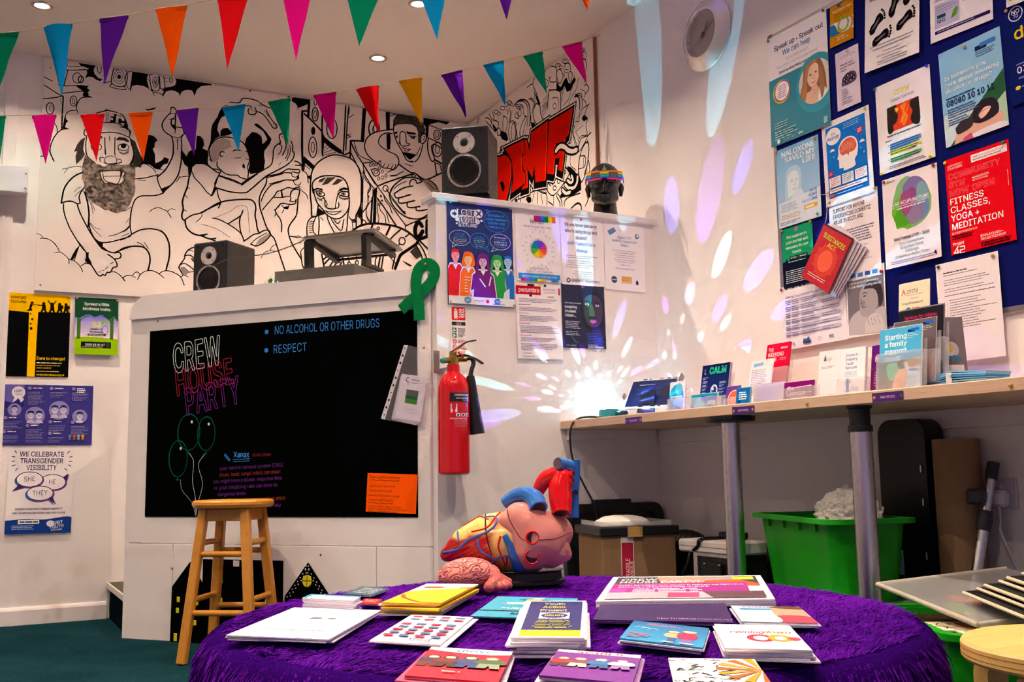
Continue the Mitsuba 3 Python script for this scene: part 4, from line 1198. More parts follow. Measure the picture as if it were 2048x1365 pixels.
P = Print(.424, .297, '3f3a8c')
P.poly([(0, 0), (26, 0), (26, 18), (20, 17), (14, 21), (6, 19), (0, 22)], '6a62b4'); P.poly([(0, 22), (6, 19), (14, 21), (20, 17), (26, 20), (26, 26), (0, 27)], '2f2a74')
P.ell(20, 9, 7, 7, 'efe6f2'); P.text(20, 9, 'LGBT', 3.0, '3f3a8c', True, width=9, align='c'); P.text(20, 12, 'CHARTER', 1.3, '3f3a8c', True, width=7, align='c'); P.poly([(16, 14), (14, 21), (18, 18), (20, 15), (23, 21), (26, 17), (23, 14)], 'efe6f2')
for cx, cy, r_ in ((16.5, 29, 7.2), (38, 36, 10.5), (63.5, 29.5, 11), (86, 36.5, 8.3)):
    P.ell(cx, cy, r_, r_, '8a84c6')
    for dx in ((0,) if r_ < 9 else (-r_ * .42, r_ * .42)): face(P, cx + dx, cy - .5, r_ * (.52 if r_ < 9 else .42), 'c8bfe2', '2a2568', 'efe6f2'); P.poly([(cx + dx - r_ * .45, cy + r_ * .8), (cx + dx - r_ * .2, cy + r_ * .45), (cx + dx + r_ * .2, cy + r_ * .45), (cx + dx + r_ * .45, cy + r_ * .8)], 'c8bfe2')
for i, (x, y, n) in enumerate(((30, 4, 9), (53, 4, 4), (77, 4, 6), (6, 38.5, 6), (29, 47.5, 9), (53, 43, 5), (77, 43.5, 6), (5, 54.5, 5), (53, 56.5, 4))):
    P.ell(x + 1.5, y, 2, 2, '8a84c6'); P.greek(x + 5, y - .8, x + 15, 1 if i != 2 else 3, 2.1, 1.2, 'efe6f2', i, .2); P.greek(x, y + 4.4, x + 19, n, 1.75, .55, '9a94cc', i + 20)
for i, c in enumerate(('6a7aa8', 'b05a2c', '8aa0b0', 'd88a1c')): P.ell(76 + i * 4.6, 59.5, 1.9, 1.9, c); P.poly([(75 + i * 4.6, 61), (74.6 + i * 4.6, 64.5), (76 + i * 4.6, 63.4), (77.4 + i * 4.6, 64.5), (77 + i * 4.6, 61)], c)
pl_ = on('b', .313, 1.004, P.w, P.h, .2, lift=.003); poster('poster', P, pl_, 'wide purple LGBT charter poster with round portraits between two other posters')
P = Print(.293, .413, 'f1ebf0')
for i, (s_, w) in enumerate((('WE CELEBRATE', 68), ('TRANSGENDER', 66), ('VISIBILITY', 46))): P.text(50, 14 + i * 11.2, s_, 8.0, '3a2a5c', True, width=w, align='c')
for i, (x0, y0, x1, y1) in enumerate(((11, 8, 9, 5), (9, 15, 5, 14), (9, 22, 5, 22), (10, 28, 6, 30), (14, 34, 11, 37), (89, 8, 92, 5), (92, 15, 96, 14), (92, 22, 96, 22), (91, 28, 95, 30), (86, 34, 89, 37))): P.line([(x0, y0), (x1, y1)], 1.4, '3a2a5c')
def bub(cx, cy, rx, ry, tail, c0, c1, tx):
    for o, c in (((-2, 2), '2a6ab0'), ((1.5, 1.5), '8a3a90')): P.ell(cx + o[0], cy + o[1], rx, ry, c, 36); P.poly([(a + o[0], b + o[1]) for a, b in tail], c)
    P.ell(cx, cy, rx, ry, '3a2a5c', 36); P.poly(tail, '3a2a5c'); P.ell(cx, cy, rx - 1.3, ry - 1.3, 'f4eef3', 36); P.text(cx, cy + 3.2, tx, 8, '3a2a5c', width=len(tx) * 5.9, align='c', a=.05)
bub(68, 57, 21, 13.5, [(82, 50), (92, 42), (88, 58)], 0, 0, 'HE'); bub(33, 52, 20.5, 13, [(20, 58), (9, 70), (27, 64)], 0, 0, 'SHE'); bub(50, 75, 20.5, 12.5, [(62, 82), (74, 93), (68, 80)], 0, 0, 'THEY')
P.text(50, 102, "RESPECT EVERYONE'S GENDER IDENTITY:", 2.9, '3a2a5c', True, width=72, align='c'); P.text(50, 108.5, 'USE THE PRONOUNS PEOPLE ASK YOU TO USE', 2.9, '3a2a5c', True, width=80, align='c')
P.poly([(0, 119), (30, 117), (60, 118), (100, 115), (100, 141), (0, 141)], '1c3f90', True); P.rect(0, 121, 100, 141, '1c3f90'); P.rect(19, 118.5, 51, 125, 'e8eaf4'); P.greek(22, 120.6, 49, 1, 1, 2.2, '3a2a5c', 3, 0); P.greek(10, 127.5, 48, 3, 2.6, 1.1, 'a8b8e0', 4, .2)
P.ell(68, 125, 6, 5, 'e8eaf4'); P.text(78, 126, 'LGBT', 5, 'e8eaf4', True, width=20, align='c', a=.15); P.text(78, 132.5, 'YOUTH', 5, 'e8eaf4', True, width=22, align='c', a=.15); P.text(78, 136.5, 'SCOTLAND', 2.4, 'e8eaf4', True, width=17, align='c', a=.12)
poster('poster', P, on('b', .300, .635, P.w, P.h, -.8, lift=.008), 'white "WE CELEBRATE TRANSGENDER VISIBILITY" poster with three speech bubbles, lowest on the back wall')

# ------------------------------------------------------------------ posters on the partition
P = Print(.297, .421, '16286c'); H_ = P.H
P.ell(11, 18, 6, 6, 'f4f0fa'); P.poly([(8, 16.6), (11, 16.6), (11, 14), (15, 18), (11, 22), (11, 19.4), (8, 19.4)], '16286c')
P.ell(48, 14.5, 6.2, 6.2, 'f4f0fa'); P.line([(45, 11.5), (51, 17.5)], 2, '16286c'); P.line([(51, 11.5), (45, 17.5)], 2, '16286c'); P.ell(46, 26, 3.6, 3.6, 'c8c4e0'); P.ell(52, 24, 1.7, 1.7, 'f4f0fa'); P.ell(15, 25.5, 2.7, 2.7, 'f4f0fa'); P.ell(14.5, 31, 1.4, 1.4, 'f4f0fa')
for tx, y, w in (('LGBT', 19, 27), ('YOUTH', 28.4, 26)):
    P.text(30, y, tx, 8.6, 'f4f0fa', True, width=w + 3, align='c', a=.03); 
    for d in (-1, 1): P.text(30 + d * .9, y + .2, tx, 8.8, 'f4f0fa', True, width=w + 2, align='c', a=.03)
    P.text(30, y - .6, tx, 7.0, '16286c', True, width=w, align='c', a=.03)
P.text(31, 34.6, 'SCOTLAND', 4.8, 'f4f0fa', True, width=29, align='c', a=.03)
def bub2(cx, cy, rx, ry, c, tail, rows, cols):
    P.ring(cx, cy, rx, ry, .7, c); P.line(tail, .7, c, False)
    for i, (tx, w) in enumerate(rows): P.text(cx, cy - ry * .42 + i * (ry * 1.4 / len(rows)), tx, ry * .78 / len(rows), cols[i % len(cols)], True, width=w, align='c')
bub2(75, 23, 19.5, 15.5, '2a86d8', [(62, 13), (59, 7), (66, 10)], (('FOR LESBIAN, GAY', 26), ('BISEXUAL, TRANSGENDER', 32), ('& INTERSEX YOUNG', 27), ('PEOPLE AGE 13-25', 24)), ('3aa0ec',))
bub2(18.5, 51, 15.8, 11, 'dfe6fa', [(9, 58), (7, 65), (16, 60)], (('WE WORK', 14), ('IN EVERY', 13), ('GROUPS ACROSS', 20), ('GET INVOLVED IN', 20), ('YOUTH GROUPS', 19), ('& MORE', 10)), ('3aa0ec', '3aa0ec', '3aa0ec', 'f4f0fa', 'f4f0fa', 'f4f0fa'))
bub2(48, 53, 15, 11.5, '2a86d8', [(56, 62), (62, 67), (60, 60)], (('SUPPORT &', 14), ('INFORMATION', 18), ('GET SUPPORT', 18), ('INFORMATION', 17), ('AND ADVICE', 16), ('IN CHAT', 12)), ('3aa0ec', '3aa0ec', 'f4f0fa'))
bub2(80, 51.5, 16, 11.5, 'dfe6fa', [(70, 60), (66, 66), (75, 63)], (('INTERESTED?', 20), ('FOR MORE', 18), ('INFORMATION GO', 21), ('TO OUR WEBSITE', 20), ('CONTACT', 15)), ('f4f0fa', '3aa0ec', 'f4f0fa'))
BT = 131
for x, hy, c, lite, kind in ((91, 79, '1763b8', 'a8d0f0', 0), (74, 82, '159038', 'b4e0a8', 1), (11, 76, 'd80a20', 'f2a8a0', 0), (30, 80, 'ee6a0a', 'fbd0a0', 2), (52, 82, '6a0f78', 'd8b8e0', 1)):
    sh = 15 if x != 52 else 21; top = hy + 14
    P.poly([(x - 8, top - 4), (x + 8, top - 4), (x + sh * .8, top + 4), (x + sh, BT), (x - sh, BT), (x - sh * .8, top + 4)] if x < 88 else [(x - 8, top - 4), (x + 6, top - 4), (100, top + 4), (100, BT), (x - 14, BT), (x - 12, top + 6)], 'f2ecf8')
    P.poly([(x - 7, top - 2), (x + 7, top - 2), (x + sh * .75, top + 5), (x + sh * .94, BT), (x - sh * .94, BT), (x - sh * .75, top + 5)] if x < 88 else [(x - 7, top - 2), (x + 6, top - 2), (100, top + 5), (100, BT), (x - 12, BT), (x - 11, top + 7)], c)
    if kind == 1: P.poly([(x - 9, hy - 3), (x - 5, hy - 11), (x + 5, hy - 11), (x + 9, hy - 3), (x + 12, hy + 24), (x + 6, hy + 26), (x + 6, hy + 6), (x - 6, hy + 6), (x - 7, hy + 24), (x - 12, hy + 22)], c, True)
    if kind == 2: P.poly([(x - 8, hy - 3), (x - 5, hy - 10), (x + 5, hy - 10), (x + 9, hy - 2), (x + 9, hy + 9), (x - 9, hy + 9)], c, True)
    P.rect(x - 3, hy + 4, x + 3, top + 1, lite); face(P, x, hy, 7.6, lite, c, c, dark=c)
    P.poly([(x - 3.5, top - 2), (x + 3.5, top - 2), (x, top + 5)], 'f2ecf8')
for x0, y0, x1, y1 in ((47, 106, 55, 116), (64, 102, 61, 114)): P.line([(x0, y0), (x1, y1)], 1.8, 'f2ecf8')
for i in range(6): P.greek(24, 104 + i * 4.0, 34, 1, 1, 1.5, 'fbd0a0', i, .5)
P.poly([(33, 123), (38, 120), (37, 131), (34, 131)], 'f2ecf8'); P.poly([(84, 122), (92, 116), (92, 131), (82, 131)], 'd0e4f4')
P.rect(0, BT, 100, H_, 'eef0f8'); P.ell(28, 136, 5.2, 4.6, '5a8ab0'); P.text(28, 137, 'LGBT', 2.4, 'f4f4fa', True, width=7, align='c'); P.text(37, 137.6, 'young', 3, '5a8a2a', width=9); P.text(46, 137.6, 'scot', 3, 'c8283c', width=7); P.ell(58, 136.4, 2.4, 2.6, 'd8104a'); P.ell(73, 135.6, 5, 4, '1763b8'); P.text(75, 137.2, 'YOUTH', 3.2, 'eef0f8', True, width=11, align='c', a=.1); P.rect(66, 139.2, 84, 140, '1763b8')
pl_ = on('p', 1.784, 1.567, P.w, P.h, .2, lift=.004); poster('poster', P, pl_, 'dark blue LGBT YOUTH SCOTLAND poster of five coloured figures, left end of the partition', mat='vcs')
pins(pl_, P.w, P.h, ((.05, .02, 'c0b8b0', 'steel'), (.96, .02, 'c0b8b0', 'steel'), (.03, .985, 'c0b8b0', 'steel'), (.985, .985, BR, 'brass')), 'dark blue LGBT youth poster')

P = Print(.071, .205, 'f2eef2')
P.rect(8, 8, 92, 82, 'd81420'); P.rect(22, 30, 44, 74, 'f6eef0'); P.poly([(26, 30), (28, 20), (24, 16), (40, 16), (38, 20), (40, 30)], 'f6eef0')
for k in range(4): P.line([(54, 26 + k * 13), (64, 20 + k * 13), (72, 27 + k * 13), (86, 16 + k * 13)], 6, 'f6eef0')
P.rect(8, 92, 92, 112, '17171c'); P.text(50, 108, 'CO2', 11, 'f6eef0', True, width=34, align='c')
for k in range(2): P.rect(10, 126 + k * 30, 36, 152 + k * 30, '146a48'); P.ell(20, 136 + k * 30, 5, 6, 'f2eef2'); P.line([(14, 148 + k * 30), (30, 140 + k * 30)], 5, 'f2eef2')
P.greek(44, 128, 92, 4, 7, 3, '5a5a60', 1, .2); P.greek(44, 158, 92, 3, 7, 3, '5a5a60', 2, .2)
for k in range(3): P.ring(23, 203 + k * 31, 13, 13, 3.5, 'd81420'); P.line([(14, 194 + k * 31), (32, 212 + k * 31)], 3, 'd81420'); P.greek(44, 194 + k * 31, 92, 3, 7, 3, 'd04858', 5 + k, .2)
poster('safety_sign', P, on('p', 1.683, 1.247, P.w, P.h, .5, gap=.0008), 'white and red CO2 fire extinguisher instruction sign above the red extinguisher', 'sign', mat='vcs', thick=.001)

P = Print(.213, .290, 'fbf6fd')
for i, c in enumerate(('b41c48', '7a28a0', '2a6ae0', '0a8040', 'e8d820', 'ec6a28')): P.poly([(42 + i * 8.2, 4 - i * .1), (50.4 + i * 8.2, 3.9 - i * .1), (50.4 + i * 8.2, 16), (42 + i * 8.2, 16)], c)
P.text(33, 19.5, 'MidYouth', 7, '3a3050', width=32); P.text(50, 28, "Midlothian's first LGBT group!", 3.2, '6a60a0', width=62, align='c')
for k in range(36):
    a = k * math.pi / 18; c = ('e8503a', 'ee8a28', 'e8d028', '48a838', '2868d8', '6a38c8', 'a838a0', 'd83a6a')[int(k / 4.5)]
    x, y, rr = 51 + math.cos(a) * 17, 71 + math.sin(a) * 17, 1; P.poly([(51 + math.cos(a - .1) * 10, 71 + math.sin(a - .1) * 10), (51 + math.cos(a) * (21 + 2 * (k % 2)), 71 + math.sin(a) * (21 + 2 * (k % 2))), (51 + math.cos(a + .1) * 10, 71 + math.sin(a + .1) * 10)], c)
for k in range(8): a = k * math.pi / 4; P.poly([(51, 71)] + [(51 + 17 * math.cos(a + q), 71 + 17 * math.sin(a + q)) for q in np.linspace(0, math.pi / 4, 6)], ('ee8a28', 'e8d028', '48a838', '1a8a78', '2868d8', '6a38c8', 'a838a0', 'e8503a')[(k + 7) % 8])
for k in range(24): a = k * math.pi / 12 + .1; r_ = 27 + 9 * ((k * 7) % 5) / 5; P.line([(51 + math.cos(a) * r_, 71 + math.sin(a) * r_ * 1.1), (51 + math.cos(a) * (r_ + 5), 71 + math.sin(a) * (r_ + 5) * 1.1)], .8, '8a80a0')
for i, (s_, w) in enumerate((('For people age 12 - 21', 44), ('Mondays 7-9pm, Dalkeith Hall', 58), ('175 High Street Dalkeith EH22', 64))): P.text(50, 112 + i * 5.6, s_, 3.2, '7a7088', width=w, align='c')
P.rect(3, 121, 96, 131, '2a8ad8'); P.text(50, 128, 'lgbtyouth.org.uk . 0131 663 0757', 3.6, 'f6f6ff', True, width=80, align='c')
for i, c in enumerate(('c8245a', '8a4ab8', '2a7ae0', '1a9a48', 'ecd828', 'ec8a28')): P.rect(8 + i * 9, 131, 17 + i * 9, 136, c)
P.ell(84, 134, 8, 4, '3a7ac8')
pl_ = on('p', 2.053, 1.618, P.w, P.h, .9, lift=.003); poster('poster', P, pl_, 'white MidYouth flyer with a rainbow sunburst wheel and rainbow bars', 'poster')
P = Print(.213, .292, 'fbf6fd')
for i, (s_, w) in enumerate((('Do you know someone', 76), ('who is using drugs and', 76), ('alcohol?', 27))): P.text(48, 17 + i * 13, s_, 6.6, '4a2a60', True, width=w, align='c')
P.text(48, 55, 'SMART Family & Friends', 5.4, '5a78c0', True, width=68, align='c'); P.text(48, 69, 'Meetings', 5.4, '5a78c0', True, width=26, align='c')
P.greek(10, 77, 90, 2, 4, 1.3, 'a8a0b8', 1, .2); P.greek(10, 87, 90, 4, 4.4, 1.3, 'a8a0b8', 2, .3); P.greek(14, 109, 86, 5, 4.4, 1.1, 'b0a8c0', 3, .5, 'c')
for k in range(8): P.ell(14 + 3.6 * math.cos(k * .785), 128 + 3.6 * math.sin(k * .785), 1.4, 1.4, '28305c', 10)
P.text(20, 131, 'SMART', 6.6, '343a60', width=30); P.text(53, 131, 'Recovery', 6.6, '7a80a0', width=36)
pl_ = on('p', 2.271, 1.618, P.w, P.h, .6, lift=.003); poster('poster', P, pl_, 'white "Do you know someone who is using drugs" SMART Recovery notice, centre of the partition')
pins(pl_, P.w, P.h, ((.48, .015, 'd00a3c', 'red'),), 'white SMART Recovery notice')
P = Print(.210, .295, 'fbf6fd')
P.poly([(8, 17), (24, 8), (30, 16), (14, 26)], '4a90d0'); P.rect(14, 15, 22, 19, 'c07a5a'); P.ell(82, 22, 5.5, 5.5, '2a8aa8'); P.ell(83.5, 20.5, 3, 3, 'f0f4f8'); P.ell(80, 24, 2, 2, 'e86a48')
P.text(50, 30, 'Aged 16-25?', 5, '5a68a8', width=34, align='c'); P.text(50, 38, 'Health & Hygiene Card', 5, '4a80b8', width=62, align='c'); P.text(50, 46.5, 'Drop in', 5, '4a80b8', width=19, align='c')
P.greek(18, 56, 82, 6, 4.8, 1.0, 'b0a8c4', 1, .3, 'c'); P.text(50, 88, 'Fridays 4-6pm', 3.4, '8a8ab8', width=28, align='c'); P.text(50, 96, 'with Community Centre', 3.4, '8a8ab8', width=48, align='c')
P.ell(22, 119, 7, 7, '24345c'); P.ell(22, 119, 5.4, 5.4, '2a5aa0'); P.rect(16, 117.6, 28, 120.4, 'd8a868'); P.rect(40, 110, 66, 124, 'e8b878'); P.greek(43, 114, 63, 2, 4.5, 1.2, 'b07a3c', 3, .2); P.poly([(76, 120), (79, 116), (82, 120), (82, 126), (76, 126)], '3a3488')
poster('poster', P, on('p', 2.488, 1.612, P.w, P.h, -.6, lift=.003), 'pale "Aged 16-25?" hygiene card flyer, rightmost on the partition')
P = Print(.214, .315, 'faf4fb')
P.rect(1, 5, 56, 22, 'b4152c'); P.text(7, 17, 'penumbra', 8.6, 'f6e8f0', True, width=46); P.rect(27, 1, 42, 5, '2a2630'); P.rect(30, 22, 36, 26, '2a2630'); P.text(61, 12, 'EDINBURGH SELF', 2.8, 'c05a70', width=30); P.text(64, 18, 'HARM PROJECT', 2.8, 'c05a70', width=27); P.rect(95.5, 7, 99, 20, 'b4153c'); P.ell(78, 25, 9, 2, 'c8b8a0'); P.ell(55, 2, 4, 2, 'd8c828'); P.ell(66, 3, 3, 2.4, '1a3a40')
r_ = np.random.default_rng(3); y = 30
for blk, n in enumerate((3, 1, 3, 1, 4, 1, 5, 1, 3, 4)):
    P.greek(7 if n > 1 else 6, y, 92 if n > 1 else 34, n, 3.1, 1.0, '8a80a0' if n > 1 else 'c04a6a', blk, .2); y += n * 3.1 + 2.2
P.greek(10, 124, 40, 4, 6, 1.1, '8a80a0', 40, .4)
poster('poster', P, on('p', 2.049, 1.306, P.w, P.h, .8, lift=.008, gap=.0016), 'white penumbra information sheet with a dark red header bar')
P = Print(.214, .272, '1a1c3c'); 
P.poly([(40, 20), (52, 6), (70, 4), (86, 10), (97, 30), (98, 74), (90, 86), (60, 90), (46, 70), (42, 48)], '0f1028', True)
P.poly([(50, 30), (60, 20), (80, 20), (93, 34), (94, 60), (84, 80), (70, 84), (58, 78), (50, 58)], '3c2c48', True); P.poly([(52, 32), (60, 24), (70, 22), (70, 80), (60, 76), (52, 56)], '274a4a', True)
P.poly([(64, 40), (70, 38), (76, 58), (70, 63), (62, 58)], '4f7a68', True); P.ell(58, 38, 5, 2.2, 'd8ece4'); P.ell(82, 40, 4.6, 2.2, 'd0d4ec'); P.ell(58, 38, 1.6, 1.8, '101020'); P.ell(82, 40, 1.6, 1.8, '101020'); P.line([(52, 33), (58, 31), (64, 34)], 1.6, '10101c'); P.line([(77, 35), (83, 33), (89, 36)], 1.6, '10101c'); P.poly([(62, 72), (70, 69), (79, 72), (70, 77)], 'c86a90', True); P.line([(60, 66), (70, 64), (80, 66)], 2, '14141f')
P.text(6, 39, 'Max knows all about', 3.0, 'd8d8ea', True, width=38); 
for i, (s_, w) in enumerate((('keeping', 28), ('bruises', 26), ('hidden...', 26))): P.text(6, 48 + i * 8.6, s_, 5.6, 'f0f0fa', True, width=w)
P.greek(6, 74, 42, 5, 3.3, 1.3, 'b8b8d0', 1, .2); P.greek(6, 94, 40, 3, 3.3, 1.3, 'b8b8d0', 2, .2); P.greek(56, 96, 94, 10, 3.2, 1.3, '3a58c0', 3, .15); P.poly([(14, 100), (20, 104), (34, 118), (24, 114)], '2a5a5a', True)
P.text(56, 122, 'Call NSPCC on', 2.8, 'f0f0fa', width=24); P.text(56, 126, '0808 800 5000', 3.2, 'f0f0fa', True, width=38); P.text(6, 123, 'nspcc.org.uk', 2.6, 'd0d0e8', width=24); P.rect(46, 2, 52, 5.5, 'b0144a')
pl_ = on('p', 2.268, 1.338, P.w, P.h, .3, lift=.004, gap=.002); poster('poster', P, pl_, 'dark navy "keeping bruises hidden" poster with a hooded face, below the SMART notice', mat='vcs')

# ------------------------------------------------------------------ notice board and what is pinned to it
t = thing('notice_board', 'large navy felt notice board with an aluminium frame on the right wall', 'notice board')
BY0, BY1, BZ0, BZ1 = 1.35, 2.812, 1.123, 2.335
def felt(p, n, uv): return mix(linf('0d1250'), linf('171c68'), noise(p.y * 700, p.z * 700, p.x * 50))
bs('felt', {'type': 'twosided', 'b': {'type': 'diffuse', 'reflectance': proc(felt)}})
obj('felt_panel', box(XR - .012, XR - .001, BY0 + .01, BY1 - .01, BZ0 + .01, BZ1 - .01), 'felt', t)
for y0, y1, z0, z1 in ((BY1 - .022, BY1, BZ0, BZ1), (BY0, BY0 + .022, BZ0, BZ1), (BY0, BY1, BZ0, BZ0 + .022), (BY0, BY1, BZ1 - .022, BZ1)): obj('frame_rail', box(XR - .0122, XR - .001, y0, y1, z0, z1, .003), 'vcm', t, col='c4c0c4')
for y, z in ((BY1 - .011, BZ0 + .011), (BY1 - .011, BZ1 - .011)): obj('corner_cap', cbox((XR - .0066, y, z), (.0112, .03, .03), .004), 'vcs', t, col='17181c')
OFF = .0125
def bpost(P, cx, cz, ro, label, spots=(), what='', lift=.005, off=0.0, mat='vc', curl=0.0, name='poster', cat='poster'):
    pl_ = on('r', cx, cz, P.w, P.h, ro, off=OFF + off, lift=lift, curl=curl); poster(name, P, pl_, label, cat, mat); pins(pl_, P.w, P.h, spots, what)

P = Print(.303, .430, 'f4eef8')
P.text(47, 20, 'Speak up', 6.2, '2a2a50', True, width=37, align='r'); P.ell(50.5, 18, 1.2, 1.2, '2a2a50'); P.text(54, 20, 'Speak out', 6.2, '2a2a50', True, width=40); P.text(49, 30, 'We can help', 6.6, '2a6aa0', True, width=48, align='c')
P.text(49, 38, 'Are you being harmed?', 3.4, 'a8a8b8', width=38, align='c'); P.text(49, 45, 'Do you think someone is being harmed?', 3.4, 'a8a8b8', width=70, align='c'); P.text(49, 52, 'Speak up about being used for sex', 3.2, '3a3a60', True, width=62, align='c')
P.rect(0, 56, 100, 142, '16718a'); P.ell(80, 84, 34, 36, '1b8099', 44); cl = sg.Polygon([(78 + 27 * math.cos(q), 82 + 27 * math.sin(q)) for q in np.linspace(0, 6.28, 44)]).intersection(sg.box(0, 0, 100, 142))
def cp(pts, c):
    g = sg.Polygon(spline(list(pts) + [pts[0]], 4)[:-1]).buffer(0).intersection(cl)
    if not g.is_empty: P.geom(g, c)
P.geom(cl, 'd9cfc9'); cp([(60, 60), (70, 53), (84, 54), (92, 66), (96, 90), (92, 112), (58, 112), (52, 96), (58, 78)], '7a4c30'); cp([(50, 112), (54, 98), (66, 92), (88, 92), (98, 98), (104, 112)], 'e0b8a2'); cp([(82, 94), (98, 98), (100, 112), (84, 112)], 'f0ecee'); cp([(66, 62), (74, 58), (83, 62), (86, 74), (80, 86), (74, 89), (67, 82), (65, 72)], 'eac3ac'); cp([(63, 60), (74, 54), (82, 58), (70, 62), (66, 74), (64, 92), (58, 108), (54, 98), (60, 76)], '9a6a40'); cp([(84, 62), (90, 72), (93, 92), (88, 106), (85, 86)], '8a5a38')
for x, y in ((71, 72), (80, 71)): P.ell(x, y, 1.7, 1, '4a3028', 12)
P.line([(76, 73), (75, 77), (77, 78)], .5, 'a07060'); P.line([(72, 82), (76, 83), (79, 81.6)], 1.0, 'c06a64'); cp([(70, 92), (76, 86), (82, 88), (83, 97), (76, 106), (70, 102)], 'e2b49c'); P.line([(73, 92), (80, 93)], .4, 'b08070'); P.line([(73, 96), (80, 97)], .4, 'b08070')
for o, c in ((0, '9ab83a'), (.7, 'c89a2a'), (1.6, 'b02a78')): P.ring(22 + o * .8, 76 - o * .3, 15.4 - o, 15 - o, 1.2, c)
P.ell(23, 75.4, 12.2, 12, 'f4f0f6'); P.greek(15, 68, 31, 7, 2.4, .9, '9a6aa0', 2, .2, 'c')
P.greek(8, 114, 40, 3, 3, 1.1, 'b8dce4', 3); P.greek(8, 125, 56, 4, 3, 1.2, 'b8dce4', 4); P.ell(14, 138, 2.8, 2.8, 'd8ecf0'); P.text(22, 139, 'COMPLEX', 2.4, 'b8dce4', width=20); P.text(48, 139, 'NHS', 3.4, 'e8f4f8', True, width=8); P.rect(90, 130, 96, 138, '8ab8c4')
bpost(P, -2.659, 2.106, -.4, 'white and teal "Speak up, Speak out" poster picturing a woman on the notice board', ((.02, .02, GR, 'dark green'), (.96, .01, GR, 'dark green')), 'Speak up poster', mat='vcs')
P = Print(.109, .150, 'c8861c')
P.text(50, 24, 'Drug Support Team', 8, 'e8d8b0', True, width=82, align='c'); P.greek(16, 34, 84, 3, 8, 3, '8a5a18', 1, .2, 'c'); P.rect(0, 60, 100, 102, 'f0e8ee'); P.ring(66, 78, 34, 34, 8, 'c8861c'); P.ring(58, 74, 24, 26, 7, '8aa83a'); P.poly([(0, 64), (20, 66), (34, 92), (44, 102), (0, 104)], '2a70b0', True); P.rect(0, 102, 100, 138, 'b8761a'); P.greek(30, 112, 80, 2, 8, 3, 'e8d8b0', 2, .3)
bpost(P, -2.436, 2.236, -2.0, 'small ochre leaflet with white swirls at the top of the notice board', ((.4, .05, BLU, 'blue'),), 'ochre leaflet')
P = Print(.106, .212, 'e2d2e6')
P.greek(22, 20, 88, 2, 5, 1.6, '9a8aa0', 1, .3); P.text(20, 52, 'Women and', 6.4, '3a2a48', True, width=52); P.text(20, 62, 'Alcohol Support', 6.4, '3a2a48', True, width=64); P.text(20, 72, 'Group', 6.4, '3a2a48', True, width=26)
P.poly([(22, 122), (26, 98), (40, 86), (56, 82), (74, 84), (86, 96), (84, 118), (50, 124)], '5a4a68', True)
for x, y in ((34, 100), (50, 92), (66, 96), (44, 110), (62, 112), (76, 106)): P.ell(x, y, 7, 8, '1c1428'); P.ell(x + 1, y + 1, 3, 4, 'a89ab0')
for i in range(7): P.greek(22, 134 + i * 8, 80, 1, 1, 2.2, '8a7a94', i + 3, .5)
bpost(P, -2.423, 2.030, .5, 'narrow lilac leaflet with a group photo beside the Speak up poster', ((.55, .05, 'c8c0c8', 'pale'),), 'lilac leaflet')
P = Print(.225, .300, 'f3edf3')
P.rect(0, 0, 62, 16, '7a1a5c'); P.text(8, 26, 'Walk-in service', 6, '5a5464', True, width=50)
def foot(cx, cy, s_, a):
    ca, sa = math.cos(a), math.sin(a); tr = lambda q: [(cx + s_ * (x * ca - y * sa), cy + s_ * (x * sa + y * ca)) for x, y in q]
    P.poly(tr([(-9, -3), (-4, -5), (2, -4.4), (8, -6), (13, -5), (14, 0), (11, 5), (4, 3.6), (-2, 4), (-7, 5), (-11, 2)]), '121014', True); P.poly(tr([(-7, -1), (-2, -1.5), (5, -2), (10, -1), (5, .6), (-2, 1)]), '6a6468', True)
    for k, (x, y) in enumerate(((17.5, -5), (17.6, -1.8), (16.4, 1.2), (15, 3.6), (13, 6))): P.ell(*tr([(x, y)])[0], s_ * 1.6, s_ * 1.3, '121014', 12)
for cx, cy, a in ((20, 66, -.75), (28, 89, -.3), (54, 50, -1.1), (72, 78, -.5), (82, 42, -.9)): foot(cx, cy, 1.32, a)
P.greek(10, 98, 92, 2, 5, 1.3, '8a8496', 1, .1, 'c'); P.greek(24, 110, 78, 3, 5, 1.2, '9a94a4', 2, .5, 'c'); P.greek(20, 124, 84, 2, 4, 1.2, '8a8496', 4, .2, 'c')
bpost(P, -2.220, 2.158, -3.0, 'white walk-in notice printed with black footprints, top of the notice board', lift=.012)
P = Print(.223, .300, 'f1ebf3')
for x0, y0, x1, y1 in ((8, 40, 48, 78), (54, 40, 94, 92), (8, 82, 48, 116)): P.rect(x0, y0, x1, y1, 'b8b4d8'); P.greek(x0 + 3, y0 + 4, x1 - 3, int((y1 - y0) / 4.2) if y1 < 110 else 3, 3.8, 1.1, '7a78a8', int(x0 + y0), .2)
P.text(12, 110, 'NHS', 6, '1f4a58', True, width=14); P.rect(12, 98, 26, 103, '1f4a58'); P.poly([(34, 110), (40, 98), (46, 96), (44, 106)], '5a9a28', True); P.rect(8, 120, 96, 124.5, '241a4c'); P.greek(12, 121.4, 80, 1, 1, 1.4, '9a94c0', 3, .1)
bpost(P, -1.957, 2.160, -2.6, 'white sheet of grey-blue text boxes, top right of the notice board')
P = Print(.21, .297, 'f1ebf3'); P.rect(4, 4, 96, 134, '9ab820'); P.text(50, 70, 'FREE', 18, 'f4f4e8', True, width=60, align='c'); P.greek(14, 84, 86, 8, 5, 2, 'e8eccc', 2)
bpost(P, -1.69, 2.160, -3.0, 'white bordered lime green leaflet at the top right corner of the frame', lift=.012)
P = Print(.218, .302, '9cc4ea')
